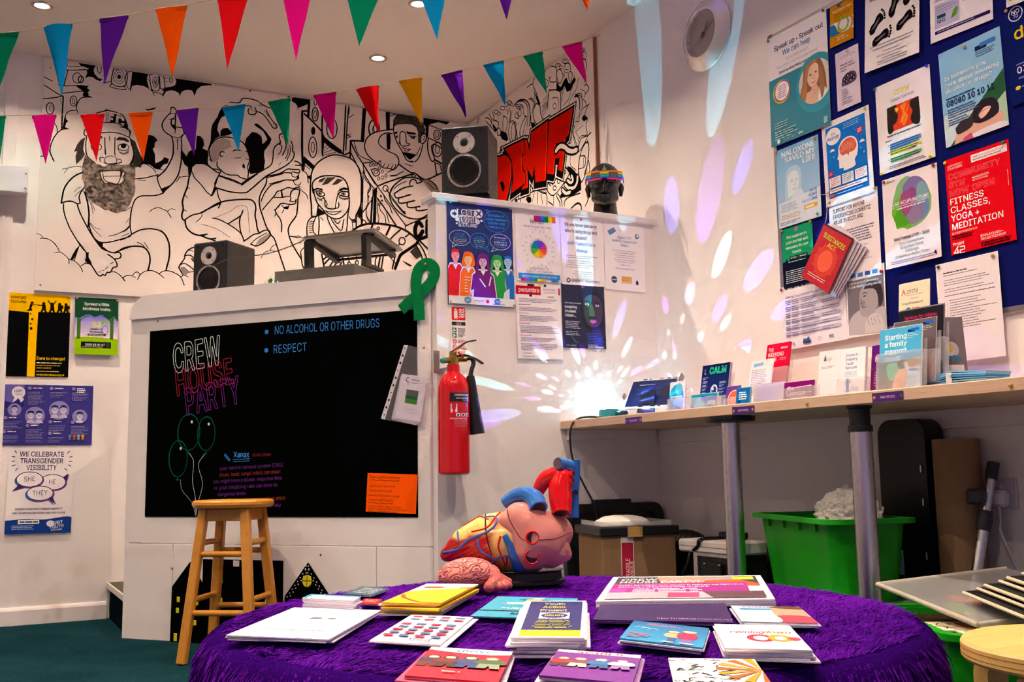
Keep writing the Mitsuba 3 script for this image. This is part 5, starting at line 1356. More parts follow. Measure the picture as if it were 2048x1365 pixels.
P.grad(0, 0, 100, 138, '7ab4de', 'b4d0f2'); P.poly([(18, 98), (22, 50), (32, 38), (48, 38), (58, 52), (58, 84), (64, 96)], 'b8d4ee', True); P.poly([(26, 90), (26, 56), (36, 46), (48, 48), (53, 60), (51, 76), (44, 86), (34, 88)], 'dceaf8', True)
for x in (36, 47): P.ell(x, 62, 2.2, 1.1, '7aa0cc')
P.line([(43, 64), (44, 70), (41, 71)], .7, '9abade'); P.line([(37, 77), (42, 78), (46, 76.6)], 1.2, '8aa8d4'); P.poly([(30, 98), (40, 84), (54, 80), (62, 88), (62, 98)], 'd4e4f6', True)
P.poly([(4, 96), (100, 88), (100, 138), (4, 138)], 'dce6f8')
for s_, y, x0, w in (('NALOXONE', 16, 13, 79), ('SAVED MY', 27.5, 21, 71), ('LIFE', 39, 62, 31)): P.text(x0, y, s_, 9, 'f6f8fe', True, width=w); P.text(x0 + .5, y, s_, 9, 'f6f8fe', True, width=w)
for s_, y, w, c in (('SAVE', 92, 18, '2a6ab4'), ('SOME', 99.5, 20, '2a6ab4'), ('NALOXONE', 107, 36, '8ab0dc')): P.text(93, y, s_, 5, c, True, width=w, align='r')
P.text(93, 107, 'ONE', 5, '2a6ab4', True, width=13, align='r'); P.greek(8, 99, 50, 5, 3, 1, '8a9ab8', 2, .2); P.greek(8, 118, 60, 3, 3, 1.1, 'c8a860', 3, .2); P.rect(62, 112, 92, 119, 'd8a830'); P.rect(66, 114, 84, 118, 'f0e8d8'); P.greek(6, 130, 60, 2, 3, .9, '4a5a80', 5, .2)
bpost(P, -2.687, 1.724, .3, 'pale blue "NALOXONE SAVED MY LIFE" poster with a thoughtful woman', ((.02, .02, BR, 'brass'), (.93, .04, BR, 'brass'), (.92, .96, '18b090', 'green')), 'NALOXONE poster')
P = Print(.218, .305, 'f3eef6')
P.rect(8, 10, 91, 128, '1c6ac4'); P.ell(24, 27, 16, 14, 'f3f1f8'); P.text(24, 25, 'RSS', 3.6, 'd04a30', True, width=9, align='c'); P.text(24, 32.5, 'PROP.ED', 5, '2a6ab4', True, width=25, align='c'); P.greek(46, 14, 88, 3, 3.2, 1.1, '9ac4ec', 2, .2, slope=-.02)
P.poly([(79 + (9.5 if k % 2 == 0 else 4.4) * math.sin(k * math.pi / 5), 34 - (9.5 if k % 2 == 0 else 4.4) * math.cos(k * math.pi / 5)) for k in range(10)], 'b8203c'); P.greek(74, 31, 84, 3, 2.6, 1.1, 'f0d0d8', 3, .2, 'c')
P.poly([(33, 84), (33, 70), (30, 68), (33, 60), (34, 50), (42, 40), (56, 37), (68, 42), (74, 54), (72, 70), (66, 78), (66, 88), (44, 90), (42, 85)], 'f4f1f8', True)
P.poly([(37, 60), (36, 50), (42, 44), (50, 40), (60, 40), (68, 46), (71, 56), (66, 63), (56, 64), (54, 68), (50, 64), (42, 65)], 'cc5a44', True)
for k in range(9): P.line([(40 + k * 3.2, 46 + (k % 2) * 2), (42 + k * 3, 52), (39 + k * 3.3, 58 + (k % 3))], .8, 'f0c8b8')
for x, y in ((20, 50), (82, 53)): P.poly([(x - 5, y + 2), (x - 2, y - 2), (x + 3, y - 2), (x + 6, y + 2)], 'f3f1f8', True)
for x, y in ((22, 60), (79, 62), (84, 70)): P.poly([(x, y), (x + 3, y + 1), (x + 1, y + 4)], 'c0dcf4')
P.ell(15, 88, 5, 5, 'b8203c'); P.greek(12, 86.5, 18, 2, 2.2, 1, 'f0d0d8', 7, .1, 'c')
for i in range(3): P.rect(11 + i * 27, 95, 35 + i * 27, 111, 'f3f1f8'); P.greek(13 + i * 27, 97, 33 + i * 27, 5, 2.7, 1, ('b05a78', '5a8ac0', 'c06a70')[i], i + 9, .2)
P.rect(11, 114, 89, 120, 'f3f1f8'); P.greek(13, 116, 84, 1, 1, 1.6, 'b05a78', 4, .1); P.rect(11, 122.5, 20, 126.5, 'd04a30'); P.greek(26, 123.4, 86, 1, 1, 1.4, '9ac4ec', 5, .1)
bpost(P, -2.448, 1.752, 1.2, 'bright blue brain and head illustration flyer with a red star in white margins', ((.03, .04, 'c01a30', 'red'), (.93, .03, 'c8d830', 'lime')), 'blue brain flyer')
P = Print(.157, .225, '12162c'); P.rect(0, 0, 100, 88, '1c9064'); P.poly([(0, 90), (0, 82), (10, 80), (14, 74), (18, 82), (30, 78), (38, 72), (44, 80), (60, 79), (66, 70), (72, 80), (90, 78), (100, 82), (100, 96), (0, 96)], '12162c')
P.ell(48, 8, 6, 6, 'a06a9a')
for i, (s_, w) in enumerate((('Put support in', 66), ('your pocket and', 72), ('recovery in your', 74), ('hands.', 31))): P.text(49, 27 + i * 12.6, s_, 6.6, 'e8f4ee', True, width=w, align='c')
for i in (0, 1): P.rect(24 + i * 30, 71, 52 + i * 30, 79, '0c1418'); P.ell(29 + i * 30, 75, 2, 2.2, 'e8f0f0'); P.greek(33 + i * 30, 73.4, 50 + i * 30, 2, 2.4, 1.3, 'd0dcdc', i, .2)
P.greek(20, 83, 82, 1, 1, 2, 'a8dcc0', 4, .1); P.greek(10, 104, 92, 7, 4.6, 2, 'c0c8d8', 5, .2)
bpost(P, -2.708, 1.458, .2, 'green and black "Put support in your pocket" recovery flyer below the NALOXONE poster', ((.05, .03, BR, 'brass'), (.96, .02, BR, 'brass'), (.9, .96, BR, 'brass')), 'green recovery flyer')
P = Print(.219, .300, 'efe6ee')
for i, (s_, w) in enumerate((('SUPPORT FOR ANYONE', 66), ('EXPERIENCING DOMESTIC', 78), ('ABUSE IN SCOTLAND', 62))): P.text(8, 22 + i * 9.4, s_, 6.4, '343048', True, width=w)
P.ring(20, 60, 0.1, 0.1, .1, '343048'); P.rect(10, 52, 29, 72, 'd0c4d0'); P.rect(11, 53, 28, 71, 'efe6ee'); P.poly([(16, 62), (19, 56), (24, 58), (25, 66), (18, 68)], '4a3a6a', True)
for i in range(6): P.greek(34, 54 + i * 4.2, 92, 1, 1, 2, '7a7088', i, .15)
for i in range(9): P.greek(10, 84 + i * 4.4, 90, 1, 1, 1.1, 'a89cb0', i + 9, .4)
for i, c in enumerate(('8a3a90', '2a3a4a', '2a8ad0', '3a7ac8', '2a5ab0', '3a8ad8')): P.rect(10 + i * 14.4, 127, 20 + i * 14.4, 133, c)
bpost(P, -2.437, 1.468, .2, 'white "SUPPORT FOR ANYONE EXPERIENCING DOMESTIC ABUSE IN SCOTLAND" sheet below the brain flyer', ((.04, .02, BR, 'brass'), (.97, .02, BR, 'brass')), 'domestic abuse support sheet', off=-.0002)
P = Print(.316, .236, 'ece4f2'); P.rect(0, 0, 100, 7, 'f2ecf4')
for k in range(9): P.ell(10 + k * 9.8 + (k % 3) * 1.5, 3.2, 1.3, 1.2, '14182c', 12)
P.text(8, 15, 'Edinburgh Drug and Alcohol Recovery Peer Programme', 2.9, '6a6494', width=78); y = 17
for i in range(6):
    P.rect(7, y + i * 7.6, 92, y + 3.6 + i * 7.6, 'c4c0e0'); P.greek(8, y + .5 + i * 7.6, 16, 3, 2.0, .9, '4a4678', i, .2); P.greek(18, y + .5 + i * 7.6, 30, 3, 2.0, .9, '5a5684', i + 7, .3); P.greek(33, y + .6 + i * 7.6, 62, 3, 2.0, .9, '7a76a0', i + 14, .3); P.greek(65, y + .6 + i * 7.6, 90, 2, 2.0, .9, '7a76a0', i + 21, .4)
P.poly([(34, 68), (35, 65), (40, 66), (43, 63), (45, 68)], '2a5a9a'); P.rect(34, 68, 46, 71, '243a6a'); P.text(74, 69, 'NHS', 3, '2a3a7a', True, width=7); P.ring(60, 68, 3, 2, .4, '7a76a0'); P.ell(19, 69, 1.6, 2, 'b080b0')
bpost(P, -2.649, 1.237, .8, 'wide white recovery programme timetable in a punched plastic pocket, bottom left of the notice board', ((.03, .04, RD, 'red'),), 'white timetable', mat='vcs', off=.001)
P = Print(.170, .232, 'efe8f0')
P.text(38, 9, 'CROSS', 4.6, '4a4464', width=22); P.text(61, 9, 'REACH', 4.6, '9a94ac', width=22)
P.rect(4, 14, 97, 132, '77717e'); P.poly([(4, 132), (6, 104), (24, 88), (44, 84), (60, 92), (97, 86), (97, 132)], 'b8b2bc', True); P.poly([(36, 92), (34, 66), (38, 46), (54, 34), (72, 36), (82, 50), (80, 78), (70, 94), (54, 100), (42, 98)], 'a69fa8', True); P.poly([(46, 44), (56, 32), (74, 30), (90, 42), (94, 70), (84, 84), (80, 58), (70, 46)], '3a343e', True); P.poly([(38, 64), (36, 76), (44, 80), (50, 70)], '8a848c', True)
P.ell(48, 58, 3.4, 1.4, '2a262c'); P.line([(42, 53), (50, 51), (55, 54)], 1.3, '2a262c'); P.line([(40, 60), (37, 70), (42, 72)], .9, '5a545c'); P.line([(41, 80), (47, 81), (52, 79)], 1.4, '5a4a50'); P.poly([(46, 132), (48, 112), (60, 98), (78, 96), (90, 106), (92, 132)], 'c8c2ca', True)
for k in range(4): P.line([(54 + k * 8, 102 - k), (56 + k * 9, 114), (60 + k * 8.4, 118)], .9, '7a747c')
for i, (s_, w) in enumerate((('European Mutual', 58), ('Conference of Recovery', 76), ('A Life Worth Living Group', 84))): P.text(8, 23 + i * 7.6, s_, 4.6, 'efeaf2', True, width=w)
P.text(34, 128, 'Recovery', 3.4, '3a343e', width=0.1) if False else None
bpost(P, -2.403, 1.240, -.3, 'black and white leaflet of a pensive man beside the timetable on the notice board', ((.93, .12, RD, 'red'),), 'pensive man leaflet', off=.002)
P = Print(.221, .305, 'f2ecf2')
P.text(49, 24, 'crew', 9.6, 'd8d028', True, width=29, align='c'); P.text(49, 33, 'Support Services', 5, '3a3448', width=44, align='c')
P.rect(20, 40, 78, 78, 'd83818'); P.poly([(20, 40), (38, 40), (34, 48), (40, 56), (36, 66), (30, 70), (30, 78), (20, 78)], '161014', True); P.poly([(78, 40), (64, 42), (62, 50), (66, 58), (62, 68), (66, 78), (78, 78)], '161014', True); P.poly([(44, 44), (56, 42), (52, 54), (58, 64), (50, 76), (44, 66), (48, 56)], 'ee7a1c', True); P.poly([(34, 44), (42, 46), (38, 52)], 'e8c828'); P.line([(42, 70), (52, 60), (60, 48)], 1.4, 'f0a030')
P.greek(18, 83, 80, 1, 1, 1.9, '5a5468', 1, 0); P.greek(14, 90, 26, 1, 1, 1.6, '5a5468', 2, 0)
for i, (c, n) in enumerate((('4a90d8', 3), ('e0e030', 2), ('5ab87a', 2))):
    yy = 97 + i * 11; P.ell(19, yy + 1, .9, .9, '3a3448')
    for k in range(n): P.rect(22, yy + k * 3.4 - .5, 78 - 18 * (k == n - 1), yy + k * 3.4 + 2.6, c)
    P.greek(22, yy + .2, 77, n, 3.4, 1.3, '2a2a48', i + 3, .1)
P.greek(18, 130, 84, 2, 2.8, 1, '6a6478', 9, .2, 'c')
bpost(P, -2.199, 1.802, .4, 'laminated white crew Support Services sheet with a fiery red picture', ((.01, .02, GR, 'green'), (.96, .01, BLU, 'blue'), (.04, .99, YL, 'yellow'), (.92, .98, YL, 'yellow')), 'crew Support Services sheet', mat='vcg')
P = Print(.218, .307, '86b8de')
P.rect(0, 94, 100, 141, 'c8dce8'); P.poly([(30, 118), (100, 60), (100, 141), (8, 141)], '28583c'); P.poly([(72, 112), (100, 92), (100, 141), (60, 141)], 'a8c4b0'); P.poly([(14, 141), (20, 126), (44, 112), (60, 110), (90, 118), (92, 130), (60, 136)], 'd8a898', True); P.poly([(44, 118), (50, 100), (66, 92), (82, 96), (88, 108), (84, 120), (60, 124)], '2c2430', True); P.poly([(18, 118), (30, 110), (46, 112), (44, 124), (22, 128)], '3a3038', True); P.poly([(56, 112), (66, 104), (76, 106), (70, 114), (60, 118)], 'ecc0ae', True); P.poly([(40, 141), (50, 134), (90, 132), (100, 141)], 'e8e4f0', True); P.poly([(30, 136), (42, 132), (46, 141), (28, 141)], 'd0487c')
for i in range(4): P.line([(57 + i * 4, 110 - i), (66 + i * 3, 107)], .8, 'b08474')
P.rect(60, 14, 78, 20, '1a2450'); P.rect(68, 11, 92, 17, '3a78c8'); P.greek(60, 22, 92, 3, 3, 1, '4a6a9a', 1, .2)
for i, (s_, w) in enumerate((('Is someone you', 68), ('care about misusing', 88), ('alcohol or drugs?', 76))): P.text(7, 44 + i * 9.6, s_, 5.8, 'f0f6fc', True, width=w)
P.greek(7, 71, 54, 1, 1, 1.8, '24407a', 2, 0); P.text(7, 83, '08080 10 10 11', 8, '1c2450', True, width=78); P.greek(8, 88, 60, 4, 3.6, 1.4, '3a5a8a', 3, .2); P.greek(8, 103, 44, 3, 3.6, 1.3, '3a5a8a', 4, .2)
bpost(P, -1.942, 1.822, 1.6, 'light blue "Is someone you care about misusing alcohol or drugs?" poster', ((.45, .05, BR, 'brass'),), 'light blue misusing poster')
P = Print(.211, .297, '101c5c'); P.ring(18, 12, 11, 11, 1.6, 'e0e4f4'); P.text(18, 12, 'NO', 6, 'e0e4f4', True, width=13, align='c'); P.text(18, 18, 'TO', 5, 'e0e4f4', True, width=8, align='c'); P.text(12, 49, 'drugs', 17, 'ecc418', True, width=70); P.greek(12, 84, 60, 1, 1, 2, '6a74a8', 1, 0); P.text(12, 98, '0345', 9, 'eef0fa', True, width=34); P.greek(14, 104, 60, 1, 1, 2.4, '6a74a8', 2, 0); P.ell(12, 118, 4, 3, 'd8d040'); P.greek(18, 117, 70, 1, 1, 1.6, '6a74a8', 3, 0)
bpost(P, -1.713, 1.872, 1.4, 'navy poster with yellow "drugs" lettering cut by the right edge of the frame', ((.06, .02, BR, 'brass'),), 'navy drugs poster')
P = Print(.222, .302, 'dc1020')
P.text(4, 12, 'HAPPY BODIES +', 2.8, 'f4d0d4', True, width=26); P.text(4, 16, 'STRONG MINDS', 2.8, 'f4d0d4', True, width=24); P.rect(42, 5, 97, 15.5, 'f4eaee'); P.text(45, 10, 'FREE OUTDOOR BOOTCAMP', 2.4, 'd05a60', True, width=48); P.greek(45, 11.8, 90, 1, 1, 1.4, '8a7a84', 1, .1)
for s_, y, w in (('COMMUNITY', 30, 82), ('GYM', 42, 27), ('NOW OPEN', 54, 72)): P.outline(4, y, s_, 8.2, 'f0707c', .5, w)
P.text(42, 38, 'MEMBERSHIPS', 2.8, 'f4d0d4', True, width=26); P.text(42, 41.6, 'WITH GYM AND', 2.4, 'f4d0d4', True, width=24)
for s_, y, w in (('FITNESS', 66, 54), ('CLASSES,', 77.6, 63), ('YOGA +', 89.4, 46), ('MEDITATION', 101.6, 81)): P.text(4, y, s_, 8.6, 'f8f2f6', True, width=w)
P.text(4, 108, 'CLASSES FROM ONLY £3', 2.8, 'f4d0d4', True, width=40); P.rect(95, 40, 96, 62, 'f0a0a8'); P.greek(4, 110, 40, 2, 3.2, 1.8, '5a0a14', 2, .1)
P.text(4, 124, 'Projekt', 4.6, 'f8f2f6', True, width=18); P.line([(12, 126), (5, 134), (13, 134)], 1.8, 'f8f2f6', False); P.line([(11, 130), (11, 137)], 1.8, 'f8f2f6', False); P.line([(15, 127), (22, 127), (22, 131.5), (15, 131.5), (15, 136), (22, 136)], 1.8, 'f8f2f6', False)
P.text(48, 121, 'BOOK A CLASS—', 3.2, 'f8e4e8', True, width=34); P.text(48, 125.6, 'PROJEKT42.CO.UK', 3.2, 'f8e4e8', True, width=38); P.greek(48, 128.6, 96, 2, 3.4, 2, '3a0810', 6, .1)
bpost(P, -1.947, 1.480, .9, 'bright red Projekt 42 "COMMUNITY GYM NOW OPEN" poster in white block capitals', ((.02, .03, YL, 'yellow'), (.93, .02, GR, 'green')), 'red gym poster')
P = Print(.218, .303, 'ebe2ea')
for cx, cy, rx, ry, c in ((52, 46, 33, 40, '7fae7c'), (40, 58, 24, 28, '6fae3c'), (36, 66, 16, 14, '4f9c2a'), (60, 40, 24, 30, '7a7ab8'), (58, 28, 19, 19, '7c6ca8'), (66, 54, 18, 24, '6a84b8'), (52, 48, 17, 24, '8a4a86'), (58, 62, 16, 18, '8a78a0'), (72, 36, 10, 16, '7aa0b0'), (44, 44, 12, 18, '9a4a84')):
    r_ = np.random.default_rng(int(cx * cy)); q = np.linspace(0, 6.28, 15)[:-1]; k = 1 + .07 * r_.standard_normal(14); P.poly(np.stack([cx + rx * k * np.cos(q), cy + ry * k * np.sin(q)], 1).tolist(), c, True)
P.text(51, 46, 'EAR ACUPUNCTURE', 5.0, 'f0eaf0', True, width=66, align='c'); P.rect(18, 48, 84, 48.7, 'f0eaf0'); P.greek(26, 51, 78, 1, 1, 2, 'e0dae4', 1, 0, 'c')
P.text(50, 99, 'Every Tuesday 17:30 - 18:30', 4.2, '4a4458', True, width=64, align='c')
for i, (s_, w) in enumerate((('Crew Training Room,', 46), ('32 Cockburn Street,', 44), ('Edinburgh', 24), ('(Entrance on Anchor Close)', 62))): P.text(50, 107 + i * 6.4, s_, 4.2, '6a6478', width=w, align='c')
P.greek(8, 130, 92, 2, 3, 1, '8a7ab0', 2, .1, 'c'); P.ell(11, 5.6, 2, 2, '7aa83a'); P.greek(14, 5, 24, 1, 1, 1.4, '9a94a0', 5, 0); P.poly([(88, 130), (91, 127), (93, 130), (92, 134)], '2a2468')
bpost(P, -2.196, 1.480, .6, 'white EAR ACUPUNCTURE poster with a green and violet watercolour ear', ((.05, .03, RD, 'dark red'), (.95, .02, RD, 'dark red')), 'EAR ACUPUNCTURE poster', lift=.012)
P = Print(.219, .310, 'ece3ea')
P.greek(12, 14, 50, 1, 1, 1.8, '3a3448', 1, 0); P.greek(12, 18, 66, 1, 1, 1.2, '7a7488', 2, 0); P.greek(12, 25, 92, 3, 3.4, 1.1, '7a7488', 3, .2); P.greek(12, 38, 92, 2, 3.4, 1.1, '7a7488', 4, .3); P.greek(12, 47, 92, 1, 1, 1.2, '5a5468', 6, 0)
for i in range(12): P.ell(15, 55 + i * 3.6, .6, .6, '7a7488', 8)
P.greek(19, 54, 92, 12, 3.6, 1.1, '7a7488', 5, .55)
bpost(P, -2.003, 1.154, .5, 'plain white A4 letter in a clear sleeve hanging below the red gym poster', ((.06, .03, '3a3030', 'dark'), (.93, .04, BR, 'brass')), 'plain white letter', off=.008, lift=.004, mat='vcs')
pin((XR - OFF, 1.80, 1.395), (-1, 0, 0), BR, 'loose brass drawing pin on the felt right of the white letter')
# booklets in clear pockets hung from a string on the board
t = thing('hanging_booklets', 'fan of red "SUBSTANCES" booklets in clear pockets hanging tilted from a string', 'booklets')
a = math.radians(-33)
for i in range(5):
    P = Print(.155, .205, 'b4142a' if i == 4 else 'd8ccd8')
    if i == 4:
        P.rect(0, 0, 100, 4, '3a1420'); P.rect(95, 0, 100, 133, '2a1018'); P.ell(48, 74, 34, 36, 'd0302c'); P.ell(48, 74, 26, 28, 'd84a30'); P.poly([(48 + (30 if k % 2 else 40) * math.cos(k * .262), 74 + (30 if k % 2 else 42) * math.sin(k * .262)) for k in range(24)], 'c83428'); P.ell(48, 74, 22, 25, 'e0583a')
        P.text(50, 30, 'SUBSTANCES', 11, 'c8c038', True, width=74, align='c', a=-.08); P.text(50, 44, 'ACT', 10, 'c8c038', True, width=28, align='c', a=-.08); P.greek(14, 112, 86, 2, 5, 2, 'e8c0b8', 3, .2)
    else: P.greek(10, 10, 90, 20, 5.6, 1.6, '9a6a80', i, .3)
    pl_ = on('r', -2.530 + (4 - i) * .007, 1.408 - (4 - i) * .004, P.w, P.h, math.degrees(a) - (4 - i) * 2.4, off=.022 + i * .006, lift=.012)
    mm, c = P.mesh(pl_, .002); obj('booklet', mm, 'vcs', t, col=c)
obj('string', tube(spline([(XR - .02, 2.541, 1.648), (XR - .03, 2.538, 1.60), (XR - .034, 2.548, 1.54), (XR - .05, 2.556, 1.506)]), .0013, 6), 'vc', t, col='c8bca8')
obj('string_tie', tube(spline([(XR - .022, 2.575, 1.652), (XR - .026, 2.555, 1.645), (XR - .022, 2.538, 1.650), (XR - .024, 2.52, 1.662)]), .0014, 6), 'vc', t, col='c8bca8')
# ------------------------------------------------------------------ on and at the booth and the partition
def speaker(name, label, M, w, h, d):
    """M: local (x right, y outwards from the face, z up) -> world; the face at y = 0."""
    t = thing(name, label, 'speaker', 'bookshelf loudspeakers')
    def o(n, m, mat, col, **k): m.apply_transform(M); m.fix_normals() if k.pop('fix', 1) else None; return obj(n, m, mat, t, col=col, **k)
    b = .016
    o('cabinet', box(0, w, -d, 0, 0, h, .006), 'vcs', '131316')
    o('baffle', box(.003, w - .003, -.004, .006, .003, h - .003, .005), 'vcs', '17171b')
    cx = w / 2; tz, wz, tr, wr = h * .745, h * .33, w * .232, w * .365
    def face(prof, x, z, n=40): return mv(rot(lathe(prof, n), math.pi / 2, (1, 0, 0)), x, 0, z) 
    def flip(m): m.vertices[:, 1] *= -1; m.invert(); return m
    R = lambda prof, x, z: flip(face([(r, y) for r, y in prof], x, z))
    k = o('tweeter_plate', R([(tr, .006), (tr, .010), (tr * .97, .0115), (tr * .42, .0105), (tr * .33, .007), (0, .007)], cx, tz), 'vcs', 'c9bfc0', smooth=35)
    m = R([(tr * .33, .007), (tr * .3, .011), (tr * .17, .015), (0, .017)], cx, tz); m.apply_transform(M); obj('dome', m, 'vcg', k, col='101014', smooth=True)
    for a in range(4):
        q = math.pi / 4 + a * math.pi / 2; m = R([(.0026, .0112), (.0022, .0128), (0, .013)], cx + tr * .82 * math.cos(q), tz + tr * .82 * math.sin(q)); m.apply_transform(M); obj('screw', m, 'vcs', k, col='3a3638')
    k = o('woofer_ring', R([(wr, .006), (wr, .011), (wr * .97, .013), (wr * .90, .0135), (wr * .85, .010), (wr * .84, .006)], cx, wz), 'vcm', 'cfc6c2', smooth=35)
    m = R([(wr * .85, .008), (wr * .80, .012), (wr * .73, .011), (wr * .70, .006)], cx, wz); m.apply_transform(M); obj('surround', m, 'vcg', k, col='0c0c0e', smooth=True)
    m = R([(wr * .71, .007), (wr * .40, -.006), (wr * .25, -.012), (wr * .23, -.008), (wr * .14, .000), (0, .003)], cx, wz); m.apply_transform(M); obj('cone', m, 'vcg', k, col='0e1013', smooth=40)
    for a in range(6):
        q = math.pi / 6 + a * math.pi / 3; m = R([(.0030, .0132), (.0026, .0148), (0, .015)], cx + wr * .92 * math.cos(q), wz + wr * .92 * math.sin(q)); m.apply_transform(M); obj('screw', m, 'vcs', k, col='4a4442')
    for x in (w * .13, w * .87):
        for z in (h * .07, h * .93): o('grille_socket', R([(.006, .006), (.006, .0085), (.003, .0085), (.003, .007), (0, .007)], x, z), 'vcs', '050507')
    return t
def frameM(o, X, Y):
    M = np.eye(4); M[:3, 0] = [X[0], X[1], 0]; M[:3, 1] = [Y[0], Y[1], 0]; M[:3, 2] = [0, 0, 1]; M[:3, 3] = o; return M
speaker('loudspeaker', 'black two-way loudspeaker standing on the booth shelf below the seated mural figure', frameM(bp(.288, -.06, BZ - .03), UB, NB), .180, .262, .21)
a = math.radians(128.9); uX = (math.sin(a), math.cos(a)); nY = (-math.sin(a + math.pi / 2) * -1, -math.cos(a + math.pi / 2) * -1)
nY = (math.sin(math.radians(218.9)), math.cos(math.radians(218.9)))
sp = speaker('loudspeaker', 'black two-way loudspeaker on top of the partition in front of the red lettering', frameM((1.668, 3.732, 1.832), uX, nY), .198, .286, .20)
m = box(.0, .198, -.19, -.03, -.0315, 0, .003); m.apply_transform(frameM((1.668, 3.732, 1.832), uX, nY)); m.fix_normals(); obj('base_pad', m, 'vcs', sp, col='0d0d12')

# laptop on its two-legged stand, the turntable, a glass ornament, a cable
def bb(m): m = boothify(m); m.fix_normals(); return m
t = thing('laptop_stand', 'black folding laptop stand with two upright legs on the DJ booth', 'laptop stand')
for u in (.812, 1.098):
    prof = sg.Polygon([(-.145, 1.5715), (-.300, 1.5715), (-.300, 1.581), (-.19, 1.585), (-.185, 1.690), (-.205, 1.700), (-.405, 1.655), (-.412, 1.672), (-.400, 1.680), (-.160, 1.714), (-.145, 1.704), (-.15, 1.60)])
    m = prism(prof.buffer(0), .026); m = trimesh.Trimesh(np.column_stack([u + m.vertices[:, 2], m.vertices[:, 0], m.vertices[:, 1]]), m.faces); obj('leg', bb(m), 'vcs', t, col='0b0b0c')
m = box(.83, 1.11, -.405, -.39, 1.664, 1.674, .003); obj('crossbar', bb(m), 'vcs', t, col='0b0b0c')
t = thing('laptop', 'silver grey laptop lying closed on the stand above the turntable', 'laptop')
m = box(0, .365, -.255, 0, 0, .012, .004); rot(m, math.radians(8.6), (1, 0, 0)); mv(m, .800, -.148, 1.716); obj('body', bb(m), 'vcm', t, col='8f8a88')
m = box(.004, .361, -.251, -.004, .0125, .018, .003); rot(m, math.radians(8.6), (1, 0, 0)); mv(m, .800, -.148, 1.716); obj('lid', bb(m), 'vcm', t, col='a29a98')
for i in range(6): m = box(.3655, .3662, -.20 + i * .024, -.184 + i * .024, .004, .008); rot(m, math.radians(8.6), (1, 0, 0)); mv(m, .800, -.148, 1.716); obj('port', bb(m), 'vcs', t, col='1c1a18')
for x, y in ((.03, -.03), (.335, -.03), (.03, -.225), (.335, -.225)): m = box(x - .008, x + .008, y - .008, y + .008, -.002, .001, .001); rot(m, math.radians(8.6), (1, 0, 0)); mv(m, .800, -.148, 1.716); obj('rubber_foot', bb(m), 'vc', t, col='151515')
t = thing('turntable', 'record player with a smoky clear dust cover on the booth under the laptop', 'turntable')
obj('plinth', bb(box(.704, 1.10, -.43, -.085, BZ - .03, BZ + .024, .006)), 'vcs', t, col='16161a')
cv = [box(.704, 1.10, -.089, -.085, BZ + .024, 1.566), box(.704, 1.10, -.43, -.426, BZ + .024, 1.566), box(.704, .708, -.426, -.089, BZ + .024, 1.566), box(1.096, 1.10, -.426, -.089, BZ + .024, 1.566), box(.704, 1.10, -.43, -.085, 1.566, 1.570)]
bs('smoke', {'type': 'blendbsdf', 'weight': .45, 'a': {'type': 'thindielectric', 'int_ior': 1.5}, 'b': {'type': 'twosided', 'x': {'type': 'diffuse', 'reflectance': {'type': 'rgb', 'value': [.16, .15, .14]}}}})
obj('dust_cover', bb(cat_(cv)), 'smoke', t)
m = lathe([(.15, 0), (.15, .008), (0, .008)], 40); mv(m, .87, -.26, BZ + .026); obj('platter', bb(m), 'vcs', t, col='222226')
obj('tonearm', bb(tube(spline([(1.06, -.38, BZ + .05), (1.05, -.28, BZ + .05), (1.0, -.2, BZ + .045), (.96, -.17, BZ + .04)]), .004, 8)), 'vcm', t, col='9a9696')
m = cat_([box(.76, .80, -.14, -.11, BZ + .024, BZ + .045, .004), box(.80, .845, -.13, -.10, BZ + .024, BZ + .04, .003)]); obj('headshell', bb(m), 'vcs', t, col='0c0c0d')
t = thing('glass_paperweight', 'small round glass paperweight with green flecks at the booth edge', 'paperweight')
bs('glass', {'type': 'dielectric', 'int_ior': 1.5})
q = bp(.706, -.062, BZ + .002); obj('dome', sphere(.034, q, 4), 'glass', t)
fl = [sphere(.0035 + .002 * rng.random(), np.array(q) + .022 * (lambda v: v / np.linalg.norm(v))(rng.normal(size=3)) * rng.random() ** .5, 1) for _ in range(34)]
obj('green_flecks', cat_(fl), 'vcs', t, col='3f9a18'); m = lathe([(.022, -.032), (.026, -.029), (.024, -.026), (0, -.026)], 24); mv(m, *q); obj('base', m, 'vcs', t, col='b0a060')
t = thing('audio_cable', 'thin grey cable sagging from the left loudspeaker to the laptop', 'cable')
obj('wire', tube(spline([bp(.44, .004, 1.600), bp(.50, -.02, 1.630), bp(.58, -.06, 1.645), bp(.66, -.09, 1.655), bp(.74, -.12, 1.680), bp(.79, -.15, 1.708)]), .0022, 8), 'vcs', t, col='3a3634', smooth=True)
obj('plug', tube([bp(.783, -.148, 1.703), bp(.800, -.158, 1.717)], .005, 10), 'vcm', t, col='b9ad90')

